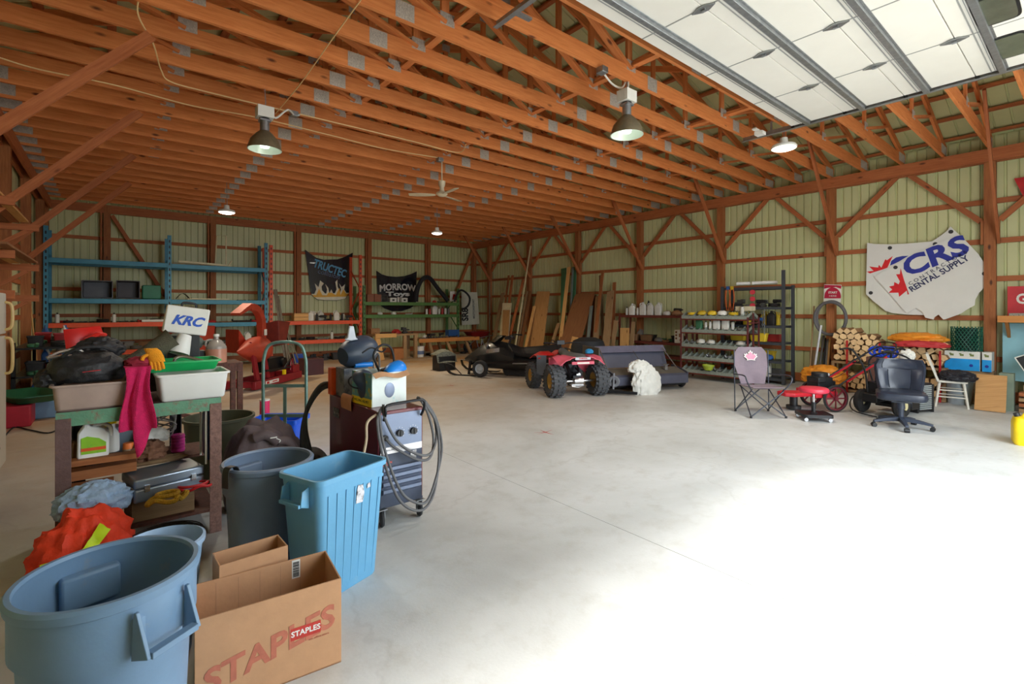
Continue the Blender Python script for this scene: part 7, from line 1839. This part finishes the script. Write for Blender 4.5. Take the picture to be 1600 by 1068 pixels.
m = M(); m.box((0, .0, .24), (.30, .10, .44)); m.box((-.17, 0, .27), (.03, .12, .54)); m.box((.17, 0, .22), (.03, .12, .44)); m.build('frame', BLACK, t, bevel=.006)
for k in range(13): m = M(); m.box((0, -.055, .06 + k * .03), (.26, .012, .016), (R(25), 0, 0)); m.build('slat', mat('pale_slat', srgb(186, 194, 196), .4, .3), t)

# ================================================================ white chair, bucket, boxes, wire roll
CW = mat('chipped_white_paint', srgb(216, 212, 200), .55, 0, .06, 12, col2=srgb(170, 160, 140), spread=.68)
t = thing('wooden_chair', 'white painted wooden kitchen chair with a spindle back', 'chair', (10.95, 1.66, 0), R(10))
m = M(); m.loft([[(x, y, z) for x, y in rrect(w_, w_, .06, 4)] for w_, z in ((.36, .405), (.40, .41), (.40, .43), (.38, .44))]); m.build('seat', CW, t)
for x, y in ((-.15, -.15), (.15, -.15), (-.15, .15), (.15, .15)): m = M(); m.cyl((x * 1.35, y * 1.35, 0), (x, y, .41), .016, .02, n=10); m.build('leg', CW, t)
for z in (.14, .25):
    k = 1.35 - .35 * z / .41
    for s_ in (-1, 1): m = M(); m.cyl((-.15 * k, s_ * .15 * k, z), (.15 * k, s_ * .15 * k, z), .010, n=8); m.cyl((s_ * .15 * k, -.15 * k, z + .03), (s_ * .15 * k, .15 * k, z + .03), .010, n=8); m.build('stretcher', CW, t)
for x in (-.17, .17): m = M(); m.beam((x, .17, .43), (x * 1.05, .32, .88), .03, .04, (1, 0, 0)); m.build('back_post', CW, t)
m = M(); m.beam((-.19, .305, .83), (.19, .305, .83), .02, .10); m.build('back_rail', CW, t)
for x in (-.09, -.03, .03, .09): m = M(); m.cyl((x, .18, .44), (x, .295, .80), .008, n=8); m.build('spindle', CW, t)
o = lumpthing('black_netting', 'black lumpy netting piled on the white wooden chair', 'netting', (10.93, 1.58, .447), (.20, .22, .10), mat('black_netting', srgb(36, 36, 44), .6, 0, .3, 30, col2=srgb(150, 150, 160), spread=.62, bump=.5), 95, .35, 3.0)
t = thing('plastic_bucket', 'pale grey plastic bucket on the floor behind the white wooden chair', 'bucket', (11.35, 1.62, 0)); m = M(); m.lathe([(0, 0), (.15, 0), (.185, .38), (.195, .385), (.195, .41), (.18, .41), (.145, .02), (0, .015)], n=26); m.build('body', mat('bucket_pale', srgb(176, 186, 194), .5), t)
box_thing('box_crate', 'dark wooden crate against the wall holding the blue and white boxes', 'crate', (11.62, 1.50, 0), (.30, .60, .57), W_OLD)
AZ = mat('azure_print', srgb(14, 152, 226), .5)
for i, (y, w_, dx) in enumerate(((1.60, .46, 0), (1.285, .12, .0))):
    t = thing('printed_box', ['wide white and bright blue printed box below the green wire roll', 'narrow white and bright blue printed box beside the wide one'][i], 'box', (11.60 + dx, y, .572), 0, 'blue and white printed boxes')
    m = M(); m.box((0, 0, .165), (.30, w_, .33)); m.build('body', WPAINT, t, bevel=.004)
    m = M(); m.box((-.151, 0, .10), (.003, w_ - .004, .20)); m.build('blue_print', AZ, t)
    for k in range(3 if i == 0 else 1): m = M(); c = V((-.152, (.13 - .13 * k) if i == 0 else 0, .265)); m.box(c, (.002, .05, .035)); m.box(c + V((0, .02, .02)), (.002, .03, .02)); m.build('small_picture', mat('olive_print', srgb(120, 130, 70), .6), t)
    m = M(); m.cyl((-.151, -.12 if i == 0 else 0, .09), (-.154, -.12 if i == 0 else 0, .09), .025, n=14); m.build('round_mark', NVY, t)
WG = mat('green_coated_wire', srgb(20, 92, 74), .4)
t = thing('wire_mesh_roll', 'roll of green coated chain-link wire standing on the blue and white boxes', 'wire roll', (11.60, 1.56, .905))
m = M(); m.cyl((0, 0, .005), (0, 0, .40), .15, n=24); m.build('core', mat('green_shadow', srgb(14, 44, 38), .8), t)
m = M()
for k in range(26):
    for e in (-1, 1):
        pts = [((.19 + .012 * math.sin(z * 60)) * math.cos(2 * PI * k / 26 + e * z * 3.0), (.205 + .012 * math.sin(z * 60)) * math.sin(2 * PI * k / 26 + e * z * 3.0), z) for z in [.42 * j / 8 for j in range(9)]]
        m.tube(pts, .0055, 5, smooth=False)
m.build('wire_lattice', WG, t)
def slab(name, label, cat, corners, xt, mt, th=.02, grp=None):
    m = M(); panel_from(m, [PX(x, y, xx) for (x, y), xx in zip(corners, xt)], (1, 0, 0), th); return tag(m.build(name, mt, smooth=False), label, cat, grp)
pb = [PZ(1527, 636, .01), PZ(1557, 641, .01)]
m = M(); a, b_ = V((10.80, 1.36, .01)), V((10.80, 1.00, .01)); m.add([a, b_, b_ + V((.20, 0, .56)), a + V((.20, 0, .56)), a + V((.02, 0, 0)), b_ + V((.02, 0, 0)), b_ + V((.22, 0, .56)), a + V((.22, 0, .56))], [(0, 1, 2, 3), (7, 6, 5, 4), (0, 4, 5, 1), (1, 5, 6, 2), (2, 6, 7, 3), (3, 7, 4, 0)])
tag(m.build('plywood_offcut', W_PLY, smooth=False), 'square plywood offcut leaning beside the grey bucket', 'plywood')
o = box_thing('green_post', 'thick weathered green timber block standing beside the plywood offcut', 'timber', (11.2, 1.02, 0), (.18, .17, .60), mat('faded_green_timber', srgb(128, 142, 124), .8, 0, .1, 6))

# ================================================================ shelf beyond the post, signs, jerry can
t = thing('plank_shelf', 'orange-brown wooden wall shelf beyond the last wall post', 'shelf', (0, 0, 0))
m = M(); m.box((11.68, .10, 1.50), (.56, 2.1, .03)); m.box((11.39, .10, 1.47), (.03, 2.1, .11)); m.build('shelf_board', ORW, t, smooth=False)
m = M(); m.beam((11.92, 1.05, 1.1), (11.45, 1.05, 1.44), .04, .08); m.build('bracket', ORW, t, smooth=False)
box_thing('magazine_stack', 'thin stack of papers lying on the wall shelf below the red sign', 'papers', (11.6, .62, 1.517), (.36, .8, .05), mat('paper_edges', srgb(160, 156, 146), .8, col2=srgb(90, 88, 84), spread=.5, scale=40))
t = thing('sale_sign', 'red sign with white lettering standing on the wall shelf', 'sign', (0, 0, 0))
m = M(); m.box((11.80, .62, 1.77), (.01, .90, .50)); m.build('panel', mat('sign_red', srgb(196, 44, 54), .5), t)
m = M(); m.text('GARAGE', .23, (11.792, .60, 1.80), (0, -1, 0), (0, 0, 1), .004, .007, sx=.82); m.text('SALE', .20, (11.792, .60, 1.60), (0, -1, 0), (0, 0, 1), .004, .006); m.build('lettering', WPAINT, t, smooth=False)
o = box_thing('blue_board', 'light blue painted board standing under the wall shelf', 'board', (11.80, .20, .42), (.03, 1.86, .98), mat('light_blue_board', srgb(146, 198, 212), .6, 0, .08, 3))
o.location.z = .42
box_thing('board_ledge', 'low ledge of stacked brown planks under the light blue board', 'planks', (11.6, .20, 0), (.5, 1.3, .415), W_OLD)
t = thing('fun_sign', 'black sign with white hand lettering, tilted on the stacked planks', 'sign', (11.25, .72, .80), 0)
t.rotation_euler = (R(-27), 0, 0)
m = M(); m.box((0, -.30, 0), (.015, .95, .30)); m.build('panel', WPAINT, t); m = M(); m.box((-.009, -.30, 0), (.004, .92, .27)); m.build('black_field', BLACK, t)
m = M(); m.text('FUN SLIDES', .19, (-.013, -.32, .035), (0, -1, 0), (0, 0, 1), .003, .006, sx=.78); m.box((-.013, -.35, -.09), (.003, .6, .05)); m.build('lettering', WPAINT, t, smooth=False)
m = M(); m.beam((-.02, -.02, .20), (-.03, -.15, .02), .012, .012); m.beam((-.02, -.2, .26), (-.03, -.30, .1), .012, .012); m.build('clip', BLACK, t)
for k in range(4):
    m = M(); m.beam((11.15 + .02 * k, .85, .435 + .055 * k) if False else (11.2, .88, .03 + .085 * k), (11.2, -.6, .03 + .085 * k), .2, .05); tag(m.build('stacked_plank', W_GIRT if k % 2 else W_OLD, smooth=False), ['lowest', 'second lowest', 'third', 'topmost'][k] + ' plank of the short pile under the tilted black sign', 'plank', 'planks piled under the black sign')
YC = mat('jerry_yellow', srgb(238, 206, 20), .4)
t = thing('jerry_can', 'yellow plastic jerry can on the floor near the doorway', 'jerry can', (8.52, .57, 0), R(12))
m = M(); m.loft([[(x, y, z) for x, y in rrect(w_, d_, .05, 5)] for w_, d_, z in ((.24, .30, 0), (.26, .33, .03), (.26, .33, .26), (.24, .30, .32), (.16, .2, .34))]); m.build('body', YC, t)
m = M(); m.tube([(0, -.1, .33), (0, -.06, .38), (0, .04, .38), (0, .07, .33)], .016); m.build('handle', YC, t); m = M(); m.cyl((0, .11, .31), (0, .13, .37), .03); m.build('cap', BLACK, t)
t = thing('red_pennant', 'red pennant fixed to the wall high beyond the last post', 'pennant', (0, 0, 0))
m = M(); panel_from(m, [V((11.90, 1.00, 3.86)), V((11.90, .2, 3.86)), V((11.90, .2, 3.2)), V((11.90, .86, 3.44))], (1, 0, 0), .02); m.build('panel', RED, t, smooth=False)

# red spray marks on the slab
SPR = mat('red_spray_paint', srgb(176, 96, 92), .9)
for i, (px, py, nm) in enumerate(((852, 675, 'red spray paint cross on the floor in front of the quad bike'), (705, 602, 'small red spray paint cross on the floor between welder and quad bike'))):
    c = PZ(px, py, 0); m = M(); k = .16 if i == 0 else .12
    m.prism([(-k, -.02), (-.02, -.008), (0, -k), (.012, -.008), (k, .03), (.02, .012), (.03, k * .9), (-.006, .014), (-k * .8, k * .5), (-.02, 0)], .0012, (0, 0, .0008), (1, 0, 0), (0, 1, 0)); o = m.build('paint_mark', SPR, smooth=False); o.location = c; tag(o, nm, 'paint mark')

# ================================================================ folding camp chair
CHF = mat('faded_grey_canvas', srgb(128, 114, 124), .8, 0, .08, 6, bump=.25, bscale=14); TUBE = mat('dark_steel_tube', srgb(70, 74, 84), .4, .5)
t = thing('camp_chair', 'faded grey folding camp chair with a pink maple leaf', 'chair', (7.76, 3.40, 0), R(-40))
w2 = .26
for s_ in (-1, 1):
    m = M(); m.cyl((s_ * w2, -.25, .02), (s_ * .2, .26, .46), .009); m.build('leg', TUBE, t); m = M(); m.cyl((s_ * w2, .27, .02), (s_ * .24, -.24, .43), .009); m.build('leg', TUBE, t)
    m = M(); m.cyl((s_ * w2, -.25, .02), (-s_ * .24, -.23, .40), .009); m.build('leg', TUBE, t); m = M(); m.cyl((s_ * w2, .27, .02), (-s_ * .2, .27, .42), .009); m.build('leg', TUBE, t)
    m = M(); m.cyl((s_ * .27, .27, .02), (s_ * .27, .30, .98), .009); m.build('back_upright', TUBE, t)
    m = M(); m.tube([(s_ * .25, -.23, .42), (s_ * .33, -.27, .55), (s_ * .34, -.2, .63), (s_ * .31, .2, .60), (s_ * .27, .29, .60)], .010); m.build('armrest', TUBE, t)
    for y in (-.25, .27): m = M(); m.cyl((s_ * w2, y, 0), (s_ * w2, y, .03), .018); m.build('foot', BLACK, t)
m = M(); m.sheet(lambda a, b: ((a - .5) * (.52 - .06 * (1 - b)), -.26 + .50 * b, .455 - .05 * math.sin(a * PI) * math.sin(b * PI * .9) - .015 * b), 12, 12, .008); m.build('seat', CHF, t)
def cb(a, b, k=0): 
    w_ = .54 * min(1, .70 + .6 * b) * (1 - .55 * max(0, b - .78) ** 1.3 * 4)
    return V(((a - .5) * w_, .24 + .10 * b + .03 * math.sin(a * PI) + k - .012 * math.sin(a * 9 + b * 5) * (1 - b), .44 + .58 * b))
m = M(); m.sheet(lambda a, b: cb(a, b), 16, 16, .010); bk = m.build('backrest', CHF, t)
leaf = [(0, .5), (.09, .33), (.17, .38), (.15, .12), (.28, .27), (.31, .19), (.47, .21), (.42, .07), (.50, .02), (.28, -.17), (.31, -.27), (.05, -.24), (-.05, -.24), (-.31, -.27), (-.28, -.17), (-.5, .02), (-.42, .07), (-.47, .21), (-.31, .19), (-.28, .27), (-.15, .12), (-.17, .38), (-.09, .33)]
for sc_, mt_, kk in ((.22, WPAINT, -.012), (.17, mat('faded_pink', srgb(232, 140, 164), .7), -.018)):
    m = M(); c = cb(.5, .72, kk - .02); m.prism([(x * sc_, y * sc_ + .01) for x, y in leaf], .004, c, (1, 0, 0), (0, .17, 1)); m.build('maple_leaf', mt_, bk, smooth=False)

# ================================================================ freezer side wall
t = thing('refrigerator', 'old white two door refrigerator with cream handles at the freezer side wall', 'refrigerator', (0, 0, 0))
FR = mat('fridge_white', srgb(206, 202, 190), .4, 0, .04, 4)
m = M(); m.box((-1.14, 6.75, .90), (.52, .76, 1.78)); m.build('body', FR, t, bevel=.015)
for z0, z1 in ((.08, 1.36), (1.38, 1.79)): m = M(); m.box((-.86, 6.75, (z0 + z1) / 2), (.05, .75, z1 - z0)); m.build('door', FR, t, bevel=.012)
HDL = mat('cream_handle', srgb(214, 184, 120), .4)
for z0, z1 in ((1.42, 1.70), (.98, 1.34)): m = M(); m.tube([(-.835, 7.04, z0), (-.785, 7.04, z0 + .04), (-.785, 7.04, z1 - .04), (-.835, 7.04, z1)], .014); m.build('handle', HDL, t)
t = thing('navy_jacket', 'dark blue jacket draped over a small black wheeled cart beside the refrigerator', 'jacket', (-.86, 5.45, 0))
m = M(); m.lump((0, 0, .34), (.16, .24, .46), 98, .25, 2.0, n=34, m=20); m.build('body', mat('navy_nylon', srgb(28, 38, 62), .7, bump=.3, bscale=20), t)
m = M(); m.box((0, 0, .30), (.3, .5, .04)); 
for y in (-.2, .2): m.beam((.1, y, .3), (.1, y, .1), .03, .03)
m.build('cart_frame', BLACKM, t)
for y in (-.2, .2): m = M(); m.lathe([(.04, -.02), (.10, -.025), (.115, 0), (.10, .025), (.04, .02)], n=20, axis=(1, 0, 0), c=(.12, y, .115), close=True); m.build('wheel', RUBBER, t)
for i, (z, n_) in enumerate(((2.86, 4), (2.28, 5), (1.84, 3))):
    for y in (7.6, 9.9):
        m = M(); m.box((-1.10, y, z - .05), (.55, .06, .09)); m.beam((-1.35, y, z - .4), (-.95, y, z - .1), .05, .05); tag(m.build('lumber_bracket', W_GIRT, smooth=False), '%s wooden lumber bracket on the freezer side wall, %s of its pair' % (['upper', 'middle', 'lower'][i], 'nearer' if y < 8 else 'farther'), 'bracket', 'lumber brackets')
    for k in range(n_):
        m = M(); x = -1.30 + k * .105 + .02; m.beam((x, 6.2 + .2 * k, z + .013), (x, 10.1 - .12 * k, z + .013), .095, .024); tag(m.build('stored_board', [W_OLD, W_PLYD, W_POST, W_PINE][(k + i) % 4], smooth=False), '%s board out from the wall on the %s lumber brackets' % (ORD[k], ['upper', 'middle', 'lower'][i]), 'board', 'stored boards on lumber brackets')
a = PZ(62, 560, .4); 
m = M(); m.cyl((-1.15, 13.9, .0), (-1.31, 13.9, 2.03), .016, n=8); tag(m.build('broom_handle', W_PINE), 'long pale broom handle leaning near the blue rack upright', 'handle')
box_thing('red_tote', 'red plastic tote on the floor at the freezer side wall', 'tote', (-1.08, 9.75, 0), (.42, .5, .30), mat('tote_red', srgb(176, 34, 56), .5), bevel=.02)
box_thing('blue_tote', 'light blue plastic tote on the floor beside the red tote', 'tote', (-.74, 10.25, 0), (.40, .4, .26), mat('tote_blue', srgb(120, 156, 190), .5), bevel=.02)
t = thing('green_sled', 'dark green plastic sled lying across the red and blue totes', 'sled', (-.95, 10.0, .31), R(20)); m = M(); m.loft([[(x * k, y * k, z) for x, y in rrect(.55, 1.1, .15, 5)] for k, z in ((.8, 0), (1, .09), (1.04, .095), (1.04, .11), (.97, .1), (.77, .015))]); m.build('body', mat('dark_green_plastic', srgb(24, 92, 62), .5), t)
t = thing('junk_shelf', 'low dark steel shelf full of junk at the freezer side wall', 'shelving', (0, 0, 0))
for x in (-1.2, -.5):
    for y in (10.9, 13.6): m = M(); m.box((x, y, .55), (.05, .05, 1.1)); m.build('upright', BLACKM, t)
for z in (.1, .55, 1.0): m = M(); m.box((-.85, 12.25, z), (.75, 2.75, .03)); m.build('shelf', BLACKM, t)
for k, z in enumerate((.118, .568, 1.018)): clutter('on the %s level of the low junk shelf' % ('lowest', 'middle', 'top')[k], (-1.15, 10.95), (-1.15, 13.55), (.62, 0), z, [('crate', RD), ('jug', WH), ('crate', DK), ('rag', RD), ('carton', BR), ('coil', DK), ('jug', BL), ('gear', GR), ('vise', DK), ('rag', GR)], 80 + k, scale=1.3)
m = M(); m.tube([PZ(-5, 700, .012), PZ(20, 668, .012), PZ(45, 671, .012), PZ(75, 676, .012), PZ(95, 668, .012)], .009, 6, 6); tag(m.build('electric_cable', RUBBER), 'black cable on the floor beside the bench', 'cable')
